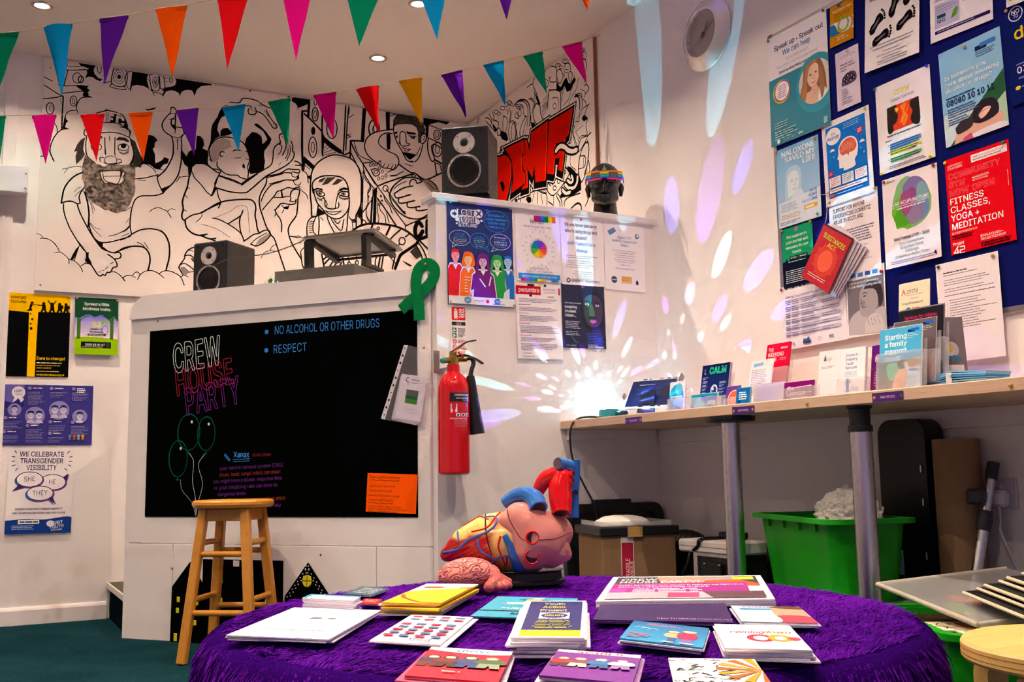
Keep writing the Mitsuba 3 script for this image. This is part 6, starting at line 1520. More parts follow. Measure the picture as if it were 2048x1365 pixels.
# mannequin head
def mannequin():
    def S(c, r, s=(1, 1, 1)): return man(sphere(r, c, 4, s))
    K = S((0, .012, .165), .078, (.93, 1.17, 1.06))                              # cranium (x right, y back, z up)
    K += S((0, -.018, .118), .062, (.98, 1.05, 1.15))                            # face mass
    K += man(hullspheres([((-.040, -.020, .082), .020), ((.040, -.020, .082), .020), ((0, -.072, .054), .017), ((-.014, -.068, .056), .015), ((.014, -.068, .056), .015), ((0, -.02, .12), .055)], 3))
    K += man(hullspheres([((0, .008, .0), .056), ((0, .008, .012), .054), ((0, .018, .085), .047)], 3))  # neck
    K += man(hullspheres([((0, -.078, .138), .009), ((0, -.100, .104), .011), ((0, -.085, .098), .011)], 3)); K += S((-.011, -.088, .099), .009); K += S((.011, -.088, .099), .009)
    K += man(hullspheres([((-.044, -.060, .146), .010), ((-.014, -.078, .148), .010)], 2)); K += man(hullspheres([((.044, -.060, .146), .010), ((.014, -.078, .148), .010)], 2))
    K += man(hullspheres([((-.024, -.070, .077), .006), ((0, -.086, .080), .007), ((.024, -.070, .077), .006)], 2)); K += man(hullspheres([((-.020, -.069, .067), .006), ((0, -.083, .066), .008), ((.020, -.069, .067), .006)], 2))
    for s in (-1, 1):
        K -= S((s * .028, -.092, .128), .018, (1.25, 1, .8)); K += S((s * .028, -.066, .127), .0145, (1.1, 1, .8))
        K += man(hullspheres([((s * .072, .012, .148), .009), ((s * .077, .022, .138), .010), ((s * .071, .008, .102), .008)], 2)); K -= S((s * .085, .010, .128), .010, (.8, .8, 1.4))
    K = K.trim_by_plane((0, 0, 1), 0.0) if hasattr(K, 'trim_by_plane') else K
    m = unman(K.refine_to_length(.006)); trimesh.smoothing.filter_taubin(m, .5, .53, 8); return m
t = thing('mannequin_head', 'glossy black mannequin head standing on the right end of the partition', 'mannequin head')
hm = mannequin(); HS = 1.0; ha = math.radians(205 + 8); fx = np.array([-math.cos(ha), math.sin(ha), 0]); fy = -np.array([math.sin(ha), math.cos(ha), 0])
HO = np.array([2.432, 3.668, 1.800 - HS * (hm.bounds[0, 2])])
def headify(m, tilt=math.radians(-6)):
    m.apply_transform(trimesh.transformations.rotation_matrix(tilt, (1, 0, 0), (0, .01, .05))) if tilt else None
    m.apply_scale(HS); return xf(m, HO, fx, fy, (0, 0, 1))
h0 = hm.copy(); zb = hm.bounds[0, 2]; h0.vertices[:, 2] = np.where(h0.vertices[:, 2] < .02, h0.vertices[:, 2], h0.vertices[:, 2])
obj('head', headify(h0, 0), 'vcg', t, col='141310', smooth=True)
t = thing('rainbow_glasses', 'rainbow striped card glasses with a cannabis leaf worn by the mannequin head', 'glasses')
xs = np.concatenate([np.linspace(-.078, -.020, 7), np.linspace(-.012, .012, 5), np.linspace(.020, .078, 7)])
V, F, C, n = [], [], [], 0
bands = ('ff7a10', 'ffd810', '18a050', '1898d8', '2a3ac0', 'e828a0')
def gy(x): return -.098 + 4.4 * x * x
for i, c in enumerate(bands):
    for a_, b_ in zip(xs[:-1], xs[1:]):
        z0, z1 = .186 - i * .0068, .186 - (i + 1) * .0068
        mid = abs((a_ + b_) / 2)
        if .024 < mid < .062 and i in (1, 2, 3, 4): continue
        if mid < .013 and i == 5: continue
        V += [(a_, gy(a_), z0), (b_, gy(b_), z0), (b_, gy(b_), z1), (a_, gy(a_), z1)]; F += [(n, n + 1, n + 2), (n, n + 2, n + 3)]; C += [lin(c)] * 4; n += 4
obj('frame', headify(trimesh.Trimesh(V, F, process=False), 0), 'vcs', t, col=np.array(C))
for s in (-1, 1):
    V, F, n = [], [], 0
    for a_, b_ in zip(np.linspace(.022, .056, 6), np.linspace(.030, .064, 6)):
        a1, b1 = sorted((s * a_, s * b_)); V += [(a1, gy(a1) + .002, .1815), (b1, gy(b1) + .002, .1815), (b1, gy(b1) + .002, .151), (a1, gy(a1) + .002, .151)]; F += [(n, n + 1, n + 2), (n, n + 2, n + 3)]; n += 4
    obj('lens', headify(trimesh.Trimesh(V, F, process=False), 0), 'vcg', t, col='5a5660')
lf = []
for a_, L in ((0, .026), (.75, .018), (-.75, .018), (1.35, .013), (-1.35, .013)):
    d = np.array([math.sin(a_), math.cos(a_)]); e = np.array([d[1], -d[0]]); p = [d * 0, d * L * .45 + e * L * .14, d * L, d * L * .45 - e * L * .14]
    m = prism(sg.Polygon(p), .0012); lf.append(trimesh.Trimesh(np.column_stack([m.vertices[:, 0], -.0985 - m.vertices[:, 2] + .0, .185 + m.vertices[:, 1]]), m.faces))
obj('leaf', headify(cat_(lf), 0), 'vcs', t, col='6aa86a')
for s in (-1, 1): m = tube([(s * .078, gy(.078), .168), (s * .083, -.03, .166), (s * .085, .02, .160)], .002, 6); obj('temple', headify(m, 0), 'vcs', t, col='2a3ac0')

# fire extinguisher on its bracket
t = thing('fire_extinguisher', 'red CO2 fire extinguisher with a black horn hung on the partition', 'fire extinguisher')
EX, EY = 1.606, 3.497
body = lathe([(0, .683), (.050, .683), (.058, .688), (.060, .695), (.060, 1.000), (.058, 1.022), (.050, 1.044), (.036, 1.060), (.026, 1.068), (.024, 1.075), (.024, 1.098), (0, 1.098)], 48)
obj('cylinder', mv(body, EX, EY, 0), 'vcg', t, col='c40c1c', smooth=40)
def wrap(P, z1, a0):   # a label round the cylinder; a0: direction of its centre
    def place(x, y, n):
        q = a0 + (x - P.w / 2) / .0605; r = .0602 + n; return np.column_stack([EX + r * np.cos(q), EY + r * np.sin(q), z1 - y])
    return place
av = math.atan2(-EY, -EX)
P = Print(.085, .033, '121418')
for x in range(5, 100, 5): P.rect(x - 5, 0, x, P.H, '121418' if x % 2 else '131519')
P.text(22, 14, 'CARBON DIOXIDE', 8, 'e8e4ea', True, width=72); P.text(28, 27, 'FIRE EXTINGUISHER', 5, 'e8e4ea', True, width=62); P.greek(60, 33, 96, 1, 1, 1.6, 'b8b4ba', 1)
mm, c = P.mesh(wrap(P, .988, av + .45), .0003); obj('label', mm, 'vcs', t, col=c)
P = Print(.085, .10, 'b80c1a')
for i in range(3): P.rect(4, 4 + i * 13, 34, 16 + i * 13, 'f0eaf0'); P.greek(7, 7 + i * 13, 31, 2, 4, 1.6, 'c04050', i, .2)
for i in range(3): P.rect(28 + i * 24, 46, 46 + i * 24, 60, 'f0eaf0'); P.ell(37 + i * 24, 53, 5, 5, '1a1a1e')
P.greek(0, 66, 90, 2, 4, 1.8, 'f0d8dc', 4, .1); P.greek(20, 78, 92, 6, 5, 1.2, 'd88a92', 5, .2)
# drop the plain backing so that only the print shows on the cylinder
mm, c = P.mesh(wrap(P, .950, av + .45), .0003); keep = (mm.faces >= 8).all(1); obj('instructions', trimesh.Trimesh(mm.vertices, mm.faces[keep], process=False), 'vcs', t, col=c)
obj('valve', cat_([mv(lathe([(0, 0), (.019, 0), (.021, .006), (.021, .030), (.015, .036), (.015, .052), (0, .052)], 24), EX, EY, 1.096), tube([(EX, EY, 1.118), (EX - .045, EY - .01, 1.113)], .011, 14), tube([(EX, EY, 1.122), (EX + .05, EY - .012, 1.122)], .012, 14)]), 'vcm', t, col='b09040', smooth=40)
obj('pressure_cap', tube([(EX - .040, EY - .012, 1.112), (EX - .056, EY - .016, 1.110)], .010, 14), 'vcs', t, col='1c8a78')
def lever(pts, w): 
    p = spline(pts); up = np.array([0, -1.0, 0]); V = []
    for q in p:
        for dy in (-w, w):
            for dz in (-.0025, .0025): V.append(q + [0, dy, dz])
    n = len(p); f = []
    for i in range(n - 1):
        b = i * 4
        for a_, c_ in ((0, 1), (1, 3), (3, 2), (2, 0)): f += [(b + a_, b + c_, b + 4 + c_), (b + a_, b + 4 + c_, b + 4 + a_)]
    f += [(0, 2, 3), (0, 3, 1), (4 * n - 4, 4 * n - 3, 4 * n - 1), (4 * n - 4, 4 * n - 1, 4 * n - 2)]
    m = trimesh.Trimesh(np.array(V), f, process=False); m.fix_normals(); return m
obj('top_lever', lever([(EX - .012, EY, 1.146), (EX + .012, EY - .004, 1.160), (EX + .05, EY - .012, 1.186), (EX + .085, EY - .018, 1.194)], .010), 'vcs', t, col='15151a')
obj('carry_handle', lever([(EX + .005, EY, 1.132), (EX + .045, EY - .01, 1.136), (EX + .09, EY - .016, 1.120), (EX + .115, EY - .02, 1.105)], .010), 'vcs', t, col='15151a')
obj('safety_tag', lever([(EX - .005, EY - .018, 1.146), (EX + .02, EY - .020, 1.160), (EX + .045, EY - .022, 1.158)], .006), 'vcs', t, col='f08a10')
obj('safety_seal', lever([(EX + .01, EY - .022, 1.145), (EX + .02, EY - .024, 1.138), (EX + .032, EY - .024, 1.128)], .004), 'vcs', t, col='e02818')
obj('hose', tube(spline([(EX + .045, EY - .014, 1.122), (EX + .066, EY - .02, 1.124), (EX + .075, EY - .022, 1.105), (EX + .066, EY - .022, 1.078), (EX + .060, EY - .022, 1.050)]), .0085, 12), 'vcs', t, col='141418', smooth=True)
hx = lathe([(0, 0), (.028, 0), (.029, .004), (.0275, .008), (.017, .205), (.015, .222), (.008, .226), (0, .226)], 28)
M = trimesh.transformations.rotation_matrix(math.radians(-7), (0, 1, 0)); hx.apply_transform(M); mv(hx, EX + .087, EY - .024, .835); obj('discharge_horn', hx, 'vcs', t, col='15161c', smooth=40)
t2 = obj('wall_bracket', cat_([box(EX - .034, EX - .028 + .02, YP - .006, YP - .0005, 1.075, 1.165, .001), box(EX - .012, EX + .012, EY + .02, YP - .0005, 1.082, 1.094, .002), cbox((EX - .024, YP - .008, 1.15), (.006, .006, .006), .001)]), 'vcm', t, col='c8c2c4')

# green felt ribbon pinned over the booth corner
t = thing('awareness_ribbon', 'green felt awareness ribbon loop pinned to the top right of the booth', 'ribbon')
def ribbon3(pts, w, n0, n1):
    p = spline([(a, b) for a, b in pts], 8); tt = np.gradient(p, axis=0); tt /= np.linalg.norm(tt, axis=1, keepdims=True); nn = np.stack([-tt[:, 1], tt[:, 0]], 1); V, F = [], []
    k = len(p); off = np.linspace(n0, n1, k)
    for i in range(k):
        for s in (-1, 1):
            for d in (0, .0025): V.append(bp(p[i, 0] + s * w / 2 * nn[i, 0], off[i] + d, p[i, 1] + s * w / 2 * nn[i, 1]))
    for i in range(k - 1):
        b = i * 4
        for a_, c_ in ((0, 1), (1, 3), (3, 2), (2, 0)): F += [(b + a_, b + c_, b + 4 + c_), (b + a_, b + 4 + c_, b + 4 + a_)]
    F += [(0, 2, 3), (0, 3, 1), (4 * k - 4, 4 * k - 3, 4 * k - 1), (4 * k - 4, 4 * k - 1, 4 * k - 2)]
    m = trimesh.Trimesh(np.array(V), F, process=False); m.fix_normals(); return m
def feltg(p, n, uv): return mix(linf('0a6a3a'), linf('14884c'), noise(p.x * 500, p.z * 500, p.y * 500))
bs('green_felt', {'type': 'twosided', 'b': {'type': 'diffuse', 'reflectance': proc(feltg)}})
obj('band', ribbon3([(1.374, 1.338), (1.418, 1.372), (1.470, 1.405), (1.515, 1.448), (1.523, 1.490), (1.490, 1.515), (1.455, 1.495), (1.443, 1.450), (1.446, 1.400), (1.455, 1.345), (1.458, 1.290)], .047, .0125, .018), 'green_felt', t)
q = np.array(bp(1.488, .021, 1.512)); pin(q, (NB[0], NB[1], 0), BR, 'brass drawing pin at the top of the green ribbon loop')

# clear pocket with leaflets hung over the chalkboard's right edge
t = thing('leaflet_pocket', 'tilted clear punched plastic pocket of lilac leaflets on the right edge of the chalkboard', 'leaflet pocket')
def bq(pts, n0, n1, thick):
    g = np.array([bp(u, n0 if n1 is None else (n0 + (n1 - n0) * k / 3), z) for k, (u, z) in enumerate(pts)]); N = np.array([NB[0], NB[1], 0]) * thick
    m = trimesh.Trimesh(np.vstack([g, g + N]), [(0, 1, 2), (0, 2, 3), (4, 6, 5), (4, 7, 6)] + [x for i in range(4) for x in ((i, (i + 1) % 4, (i + 1) % 4 + 4), (i, (i + 1) % 4 + 4, i + 4))], process=False); m.fix_normals(); return m
bs('film', {'type': 'blendbsdf', 'weight': .10, 'a': {'type': 'thindielectric', 'int_ior': 1.35}, 'b': {'type': 'twosided', 'x': {'type': 'diffuse', 'reflectance': {'type': 'rgb', 'value': [.85, .82, .9]}}}})
obj('punched_strip', bq([(1.386, 1.196), (1.404, 1.194), (1.300, .903), (1.282, .908)], .013, None, .0008), 'vcs', t, col='d8d0dc')
hl = []
for k in range(10):
    q = .04 + k * .1; u, z = 1.395 + (1.291 - 1.395) * q, 1.195 + (.905 - 1.195) * q; rr = .0042 if k % 3 else .0026
    an = np.arange(12) * np.pi / 6; hl.append(trimesh.Trimesh(np.array([bp(u + rr * math.cos(a_), .0142, z + rr * 1.15 * math.sin(a_)) for a_ in an]), [(0, i, i + 1) for i in range(1, 11)], process=False))
obj('hole', cat_(hl), 'vc', t, col='141216', kind='stuff', label='punched holes')
obj('pocket', bq([(1.404, 1.194), (1.512, 1.165), (1.505, .865), (1.300, .903)], .022, None, .0004), 'film', t)
for i in range(6):
    P = Print(.112, .176, 'd9cfe2' if i == 5 else 'c9bfd0')
    if i == 5:
        P.text(40, 20, 'crew', 9, '3a5a3a', True, width=34); P.line([(30, 12), (22, 12), (22, 24), (30, 24)], 3, '3a3440', False); P.line([(34, 26), (28, 28), (28, 34), (36, 34)], 2.4, '6a7a2a', False); P.greek(42, 26, 74, 1, 1, 2, '6a6474', 1)
        P.rect(28, 52, 76, 100, '2a5a34'); P.grad(28, 52, 76, 74, '6a9ac8', 'b8cce0'); P.poly([(28, 74), (40, 70), (56, 73), (76, 69), (76, 84), (28, 84)], '2c5c3c'); P.poly([(28, 84), (76, 84), (76, 100), (28, 100)], '4a7a38')
        P.text(52, 122, 'ALTERNATIVE', 5, '4a4458', width=58, align='c'); P.text(56, 134, 'HIGHS', 5, '4a4458', width=34, align='c')
    pl_ = on('o', 1.421 - (5 - i) * .003, .985 - (5 - i) * .002, P.w, P.h, -10 - (5 - i) * .8, off=.0145 + i * .0011)
    mm, c = P.mesh(pl_, .0006); obj('leaflet', mm, 'vc', t, col=c)
pin(bp(1.480, .0225, 1.178), (NB[0], NB[1], 0), BR, 'brass drawing pin holding the clear leaflet pocket on the booth')
pin((XR - .001, 3.985, 2.815), (-1, 0, 0), YL, 'yellow drawing pin holding the bunting beside the red lettered panel')

# wall clock
t = thing('wall_clock', 'round steel wall clock with a wide shiny rim left of the notice board', 'clock')
cl = lambda m: xf(m, (XR - .002, 3.177, 2.494), (0, -1, 0), (0, 0, 1), (-1, 0, 0))
obj('rim', cl(lathe([(.150, 0), (.154, .006), (.150, .012), (.108, .040), (.100, .042), (.097, .038), (.096, .018)], 64, cap=False)), 'brushed', t, smooth=40)
obj('dial', cl(lathe([(.099, .014), (.099, .018), (0, .018)], 48)), 'vcs', t, col='9a8f96')
def hand(L, w, ang, z, back=.02):
    m = prism(sg.Polygon([(-w, -back), (w, -back), (w * .7, L), (-w * .7, L)]), .0014); rot(m, -ang, (0, 0, 1)); mv(m, 0, 0, z); return cl(m)
obj('hour_hand', hand(.052, .0028, math.radians(33), .021), 'vcs', t, col='0c0c0e'); obj('minute_hand', hand(.078, .0022, math.radians(66), .0235), 'vcs', t, col='0c0c0e'); obj('second_hand', hand(.075, .0007, math.radians(238), .026), 'vcs', t, col='0c0c0e')
obj('hub', cl(mv(lathe([(.006, 0), (.006, .01), (0, .011)], 16), 0, 0, .018)), 'vcs', t, col='0c0c0e')
obj('glass', cl(lathe([(.0965, .034), (0, .034)], 48, cap=False)), 'clear', t)
# ------------------------------------------------------------------ counter along the right wall
CX, CZ0, CZ1, CY0, CY1 = 2.14, .859, .894, .55, YP - .002
def grain(a, b, c, ax, sc):
    A, B_, C_ = linf(a), linf(b), linf(c)
    def fn(p, n, uv):
        q = [p.x, p.y, p.z]; l = q[ax]; u, v = [q[i] for i in range(3) if i != ax]
        w = fbm(l * 1.5 * sc, u * 16 * sc, v * 16 * sc, 4); ring = 0.5 + 0.5 * dr.sin(70 * sc * (u + v * .7) + 9 * fbm(l * 1.2 * sc, u * 5, v * 5, 2)); fine = noise(l * 14, u * 420, v * 420)
        return mix(mix(A, B_, dr.clip(.55 * w + .35 * ring * w + .0, 0, 1)), C_, dr.clip(.30 * smoothstep(.6, .95, fine), 0, 1))
    return proc(fn)
bs('counter_wood', prin(grain('d9bda6', 'b98f74', '8a6a56', 1, 1.0), .45, specular=.35))
bs('honey_wood', prin(grain('d8953c', 'b86f22', '8a4e18', 2, 1.6), .30, specular=.45))
bs('birch', prin(grain('efc87e', 'd9a552', 'b9853a', 0, 1.2), .32, specular=.45))
bs('card', {'type': 'twosided', 'b': {'type': 'diffuse', 'reflectance': grain('96775c', '7c6048', '6a5240', 2, .5)}})
t = thing('counter', 'long wall counter with a pale wooden edge on chrome legs below the notice board', 'counter')
obj('worktop', box(CX, XR - .001, CY0, CY1, CZ0, CZ1, .003), 'counter_wood', t)
obj('wall_cleat', box(XR - .017, XR - .001, CY0, CY1, .80, CZ0, .002), 'booth_paint', t); obj('end_cleat', box(CX + .03, XR - .04, YP - .03, YP - .001, .815, CZ0, .002), 'booth_paint', t)
def leg(x, y, kind):
    lg = obj('leg', mv(lathe([(.030, 0.012), (.030, .80 if kind else .846), (.0295, .80 if kind else .846)], 40), x, y, 0), 'chrome', t, smooth=40)
    obj('foot_ring', mv(lathe([(0, 0), (.045, 0), (.044, .010), (.031, .014)], 32, cap=False), x, y, 0), 'vcs', lg, col='141418')
    if kind:
        obj('collar', mv(lathe([(.033, .786), (.0335, .800), (.033, .804), (.0285, .806), (.0285, .850), (.034, .852), (.034, CZ0)], 32), x, y, 0), 'vcs', lg, col='0d0d10', smooth=40)
    else: obj('flange', mv(lathe([(.034, .838), (.078, .842), (.080, .846), (.080, CZ0)], 36), x, y, 0), 'vcs', lg, col='0e1018', smooth=40)
leg(2.192, 2.603, 0); leg(2.186, 2.047, 1); leg(2.19, .95, 1)
def shelf_label(y, z, tx, lab):
    P = Print(.104, .024, '4a1a70'); P.text(50, 15, tx, 6, 'c8b0d8', True, width=48, align='c'); P.ell(7, 11.5, 4.5, 4.5, 'b08a3c' if tx[0] != 'D' else '7a4a90'); P.ell(93, 11.5, 4.5, 4.5, 'b08a3c' if tx[0] == 'S' else '1a6a3a' if tx[0] == 'F' else 'b08a3c')
    def place(x, yy, n): return np.column_stack([CX - .0005 - n, y - x + .052, z - yy + .012])
    poster('shelf_label', P, place, lab, 'label', 'vcs', 'purple labels on the counter edge', .0008)
shelf_label(3.081, .870, 'DRUG HELP', 'small purple strip label on the counter edge below the disco lamp'); shelf_label(2.477, .872, 'SUPPORT SERVICES', 'small purple strip label on the counter edge below the CALM leaflets'); shelf_label(1.903, .874, 'FAMILY SERVICES', 'small purple strip label on the counter edge below the family support leaflets')
for y, w in ((2.196, 'below the Access to Industry leaflets'), (1.538, 'right of the blue leaflet stack')): pin((CX, y, .874), (-1, 0, 0), BR, f'brass drawing pin in the counter edge {w}')

# disco lamp: three LEDs inside a dome pierced with holes throw the coloured spots
LX, LY, LZ = 2.315, 3.505, CZ1
t = thing('disco_lamp', 'small lit disco ball lamp throwing blue and cyan spots in the counter corner', 'disco lamp')
obj('base', mv(lathe([(0, 0), (.043, 0), (.044, .004), (.042, .042), (.038, .0465), (.034, .0465)], 40, cap=False), LX, LY, LZ), 'vcs', t, col='2a8a94', smooth=40)
obj('side_box', rotz(cbox((LX + .02, LY - .062, LZ + .018), (.04, .045, .034), .006), 0), 'vcs', t, col='123a50')
dome = man(sphere(.0415, (0, 0, 0), 4)) - man(sphere(.0385, (0, 0, 0), 4)); dome = dome.trim_by_plane((0, 0, 1), -.003)
rr = np.random.default_rng(12); holes = None
for ring_, (el, nn) in enumerate(((13, 17), (25, 17), (37, 15), (49, 13), (62, 9), (77, 5))):
    for k in range(nn):
        e, z = math.radians(el + rr.uniform(-2.5, 2.5)), 2 * math.pi * (k + .5 * (ring_ % 2) + rr.uniform(-.15, .15)) / nn; d = np.array([math.cos(e) * math.cos(z), math.cos(e) * math.sin(z), math.sin(e)])
        r_ = (.0022, .0021, .0018, .0017, .0017, .0017)[ring_] * rr.uniform(.75, 1.25); c = man(tube([d * .034, d * .046], [r_ * .9, r_ * 1.1], 14)); holes = c if holes is None else holes + c
m = unman(dome - holes); mv(m, LX, LY, LZ + .046); k = obj('dome', m, 'vc', t, col='c8f4ff')
scene[k]['emitter'] = {'type': 'area', 'radiance': {'type': 'rgb', 'value': [5.0, 16.0, 19.0]}}
for (c, I), (dx, dy, dz) in zip(DISCO, ((.0, .004, .012), (-.005, -.003, .010), (.005, -.003, .014))):
    scene[f'disco_led_{len([k for k in scene if k.startswith("disco_led")])}'] = {'type': 'point', 'position': [LX + dx, LY + dy, LZ + .046 + dz], 'intensity': {'type': 'rgb', 'value': [float(q * I) for q in c]}}
t = thing('power_cable', 'black cable running from the disco lamp over the counter end to the floor', 'cable')
obj('wire', tube(spline([(2.268, 3.49, CZ1 + .008), (2.22, 3.49, CZ1 + .012), (2.16, 3.50, CZ1 + .004), (2.126, 3.50, CZ1 - .03), (2.120, 3.50, .80), (2.135, 3.50, .72), (2.19, 3.515, .63), (2.235, 3.522, .56), (2.250, 3.522, .50), (2.255, 3.518, .30), (2.10, 3.52, .15), (2.02, 3.50, .006)], 10), .004, 10), 'vcs', t, col='101014', smooth=True)

# tablet on its stand
u3, w3 = np.array([.37, -.93, 0]) / np.hypot(.37, .93), np.array([.93, .37, 0]) / np.hypot(.37, .93); th = math.radians(34)
v3 = math.cos(th) * np.array([0, 0, 1.0]) + math.sin(th) * w3; n3 = np.cross(u3, v3); TC = np.array([2.432, 3.372, .999])
if n3 @ np.array([-1, -1, .5]) < 0: n3 = -n3
tb = lambda m: (lambda q: (q.fix_normals(), q)[1])(xf(m, TC, u3, v3, n3))
t = thing('tablet', 'white framed tablet with a dark blue screen propped on a stand beside the disco lamp', 'tablet')
obj('frame', tb(box(-.123, .123, -.078, .078, -.008, 0, .005)), 'vcs', t, col='f0e8ec')
P = Print(.212, .130, '10255e'); P.greek(18, 9, 54, 1, 1, 2.0, '8a9ac8', 1, 0)
for i in range(4): P.greek(14, 18 + i * 10, 84, 4, 2.2, .9, '2a4488', i, .3)
P.poly([(70, 20), (90, 16), (92, 40), (74, 44)], '16203f', True)
mm, c = P.mesh(lambda x, y, n: TC + np.outer(x - .106, u3) + np.outer(.065 - y, v3) + np.outer(n + .0002, n3), .0004); obj('screen', mm, 'vcg', t, col=c)
for i, (x, w, cc) in enumerate(((-.06, .02, '4a4a58'), (-.03, .012, '1898c8'), (.02, .02, '8a8088'), (.055, .016, '5a4a58'), (.085, .02, '9a9098'))): obj('sticker', tb(box(x, x + w, .069, .074, 0, .0004)), 'vcs', t, col=cc)
t2 = thing('tablet_stand', 'dark blue angled stand with cut-outs holding the white tablet', 'stand')
F0 = TC - np.array([0, 0, TC[2] - CZ1 - .002])
hole = sg.box(-.018, .034, .018, .058).union(sg.box(-.02, .004, .02, .016)); g = sg.Polygon([(-.045, 0), (.045, 0), (.032, .115), (-.032, .115)]).difference(hole)
m = prism(g, .004); vb = np.array([0, 0, .96]) + .28 * w3; vb /= np.linalg.norm(vb); m = xf(m, F0 - .048 * w3 - n3 * 0, u3, vb, np.cross(u3, vb)); m.fix_normals(); obj('upright', m, 'vcs', t2, col='14204a')
m = cat_([xf(box(-.06, .06, -.02, .10, 0, .003, .001), F0 - .05 * w3, u3, w3, (0, 0, 1))]); m.fix_normals(); obj('foot', m, 'vcs', t2, col='10183a')
for s in (-1, 1): m = tb(box(s * .124 - .004, s * .124 + .004, -.03 if s < 0 else .045, .0 if s < 0 else .083, -.012, .012, .002)); obj('clamp', m, 'vcm', t2, col='a8a0b0')
obj('knob', cbox(F0 + .058 * u3 + np.array([0, 0, .045]) - .03 * w3, (.018, .018, .016), .003), 'vcs', t2, col='0e1430')
obj('neck', tube([F0 - .02 * w3 + np.array([0, 0, .105]), TC - n3 * .008], .012, 12), 'vcs', t2, col='141c3c')

# leaflets standing in clear holders
HY = lambda y0, y1: (y0 + y1) / 2
def standing(P, X, y0, z0, lean=10, yaw=0, n=1, dx=.0012, base='e6dfe6', label='', name='leaflet_stack', cat='leaflets', holder=None, lip=.35, mat='vc', keep=None):
    """a sheet (or a wad of n) standing on the counter, its print towards -X; y0: its left edge (as seen), z0: its foot."""
    t = thing(name, label, cat)
    le, ya = math.radians(lean), math.radians(yaw); R_ = np.array([-math.sin(ya), -math.cos(ya), 0]); N = np.array([-math.cos(ya), math.sin(ya), 0]); U = np.array([0, 0, 1]) * math.cos(le) - N * math.sin(le); N2 = N * math.cos(le) + np.array([0, 0, 1]) * math.sin(le); O = np.array([X, y0, z0])
    pl = lambda x, y, q: O + np.outer(x, R_) + np.outer(P.h - y, U) + np.outer(q, N2)
    mm, c = P.mesh(pl, .0006); obj('leaflet', mm, mat, t, col=c)
    for i in range(1, n):
        Q = Print(P.w, P.h, base); j = rr.normal(0, .0015, 2)
        mm, c = Q.mesh(lambda x, y, q: pl(x + j[0], y - abs(j[1]), q - i * dx * 1.05), .0008); obj('leaflet', mm, 'vc', t, col=c)
    if holder:
        th_ = thing('leaflet_holder', holder, 'leaflet holder'); w, dp = P.w + .012, n * dx + .008; hh = P.h * lip
        def slab(x0, x1, h0, h1, q0, q1):
            m = box(x0, x1, h0, h1, q0, q1); m = xf(m, O, R_, U, N2); m.fix_normals(); return m
        obj('back', slab(-.006, w - .006, -.002, P.h * .8, -dp - .002, -dp), 'acrylic', th_); obj('front_lip', slab(-.006, w - .006, -.002, hh, .004, .006), 'acrylic', th_); obj('side', slab(-.008, -.006, -.002, hh, -dp, .004), 'acrylic', th_); obj('side', slab(w - .006, w - .004, -.002, hh, -dp, .004), 'acrylic', th_)
    return t
Z0 = CZ1 + .003
P = Print(.099, .130, 'dfeaf6'); P.ell(45, 70, 48, 60, '2aa8e0'); P.ell(60, 30, 22, 24, '5ac8f0'); P.ell(62, 108, 14, 14, '1a3ad0'); P.text(48, 74, 'SELF-ESTEEM', 11, 'f0f6ff', True, width=84, align='c'); P.greek(8, 56, 86, 1, 1, 5, 'f0f6ff', 1, 0)
standing(P, 2.40, 3.215, Z0, 6, label='pale blue "SELF-ESTEEM" leaflets half behind the tablet', n=6, holder='clear leaflet holder just right of the tablet', lip=.5)
P = Print(.155, .172, '14205c'); P.grad(0, 0, 100, 111, '141c50', '1f3a8a'); P.outline(28, 22, 'CALM', 15, '28d8a0', 1.6, 62); P.text(10, 22, 'L', 13, 'c8d0f0', True, width=6)
for i in range(6): P.greek(6, 30 + i * 9, 26, 2, 3.2, 1.6, 'b0b8e0', i, .4); P.greek(68, 44 + i * 8, 94, 2, 3, 1.4, 'b0b8e0', i + 9, .4) if i < 4 else None
P.poly([(24, 111), (30, 88), (42, 78), (60, 78), (74, 88), (80, 111)], 'c0d4f8', True); P.ell(51, 64, 13, 15, 'd8e4fc'); P.ell(51, 64, 9, 10, '2a3a8a'); P.ell(47, 60, 3, 4, 'e0ecff')
standing(P, 2.365, 2.985, Z0 + .003, 10, label='dark blue CALM magazines with an astronaut in a clear holder', n=10, holder='clear leaflet holder of CALM magazines', lip=.3, base='cfc4d4')
P = Print(.145, .058, '1a9ac0'); P.poly([(10, 40), (20, 14), (36, 8), (50, 18), (54, 40)], '7ad0f0', True); P.poly([(40, 4), (70, 10), (96, 6), (96, 20), (66, 24), (44, 16)], '1a38d8', True); P.rect(66, 18, 96, 30, 'c0e0f0'); P.poly([(60, 40), (70, 26), (96, 30), (96, 40)], '1f8a88'); P.poly([(0, 30), (14, 26), (18, 40), (0, 40)], '2440e0')
standing(P, 2.285, 2.93, Z0, 8, label='small teal and blue flyers standing in front of the CALM magazines', n=4, holder='low clear holder in front of the CALM magazines', lip=.8)
P = Print(.074, .070, '6a3fa0'); P.ell(62, 62, 50, 44, 'f0c8d8'); P.ell(62, 62, 44, 38, 'f06a48'); P.greek(30, 50, 92, 3, 10, 5, 'f8d0c0', 1, .2, 'c'); P.rect(0, 84, 100, 95, 'f0b8e0')
standing(P, 2.255, 2.70, Z0, 8, label='small violet card leaflets with a round orange emblem left of the blue cards', n=3, holder='small clear card holder with violet and blue cards', lip=.4)
P = Print(.066, .056, '1668b8'); P.greek(20, 20, 80, 4, 11, 6, 'd8e8f8', 2, .2); P.ell(24, 68, 10, 8, '0a3a78')
standing(P, 2.225, 2.612, Z0, 8, label='small bright blue cards fanned in front of the violet cards', n=8, base='8ab8d8')
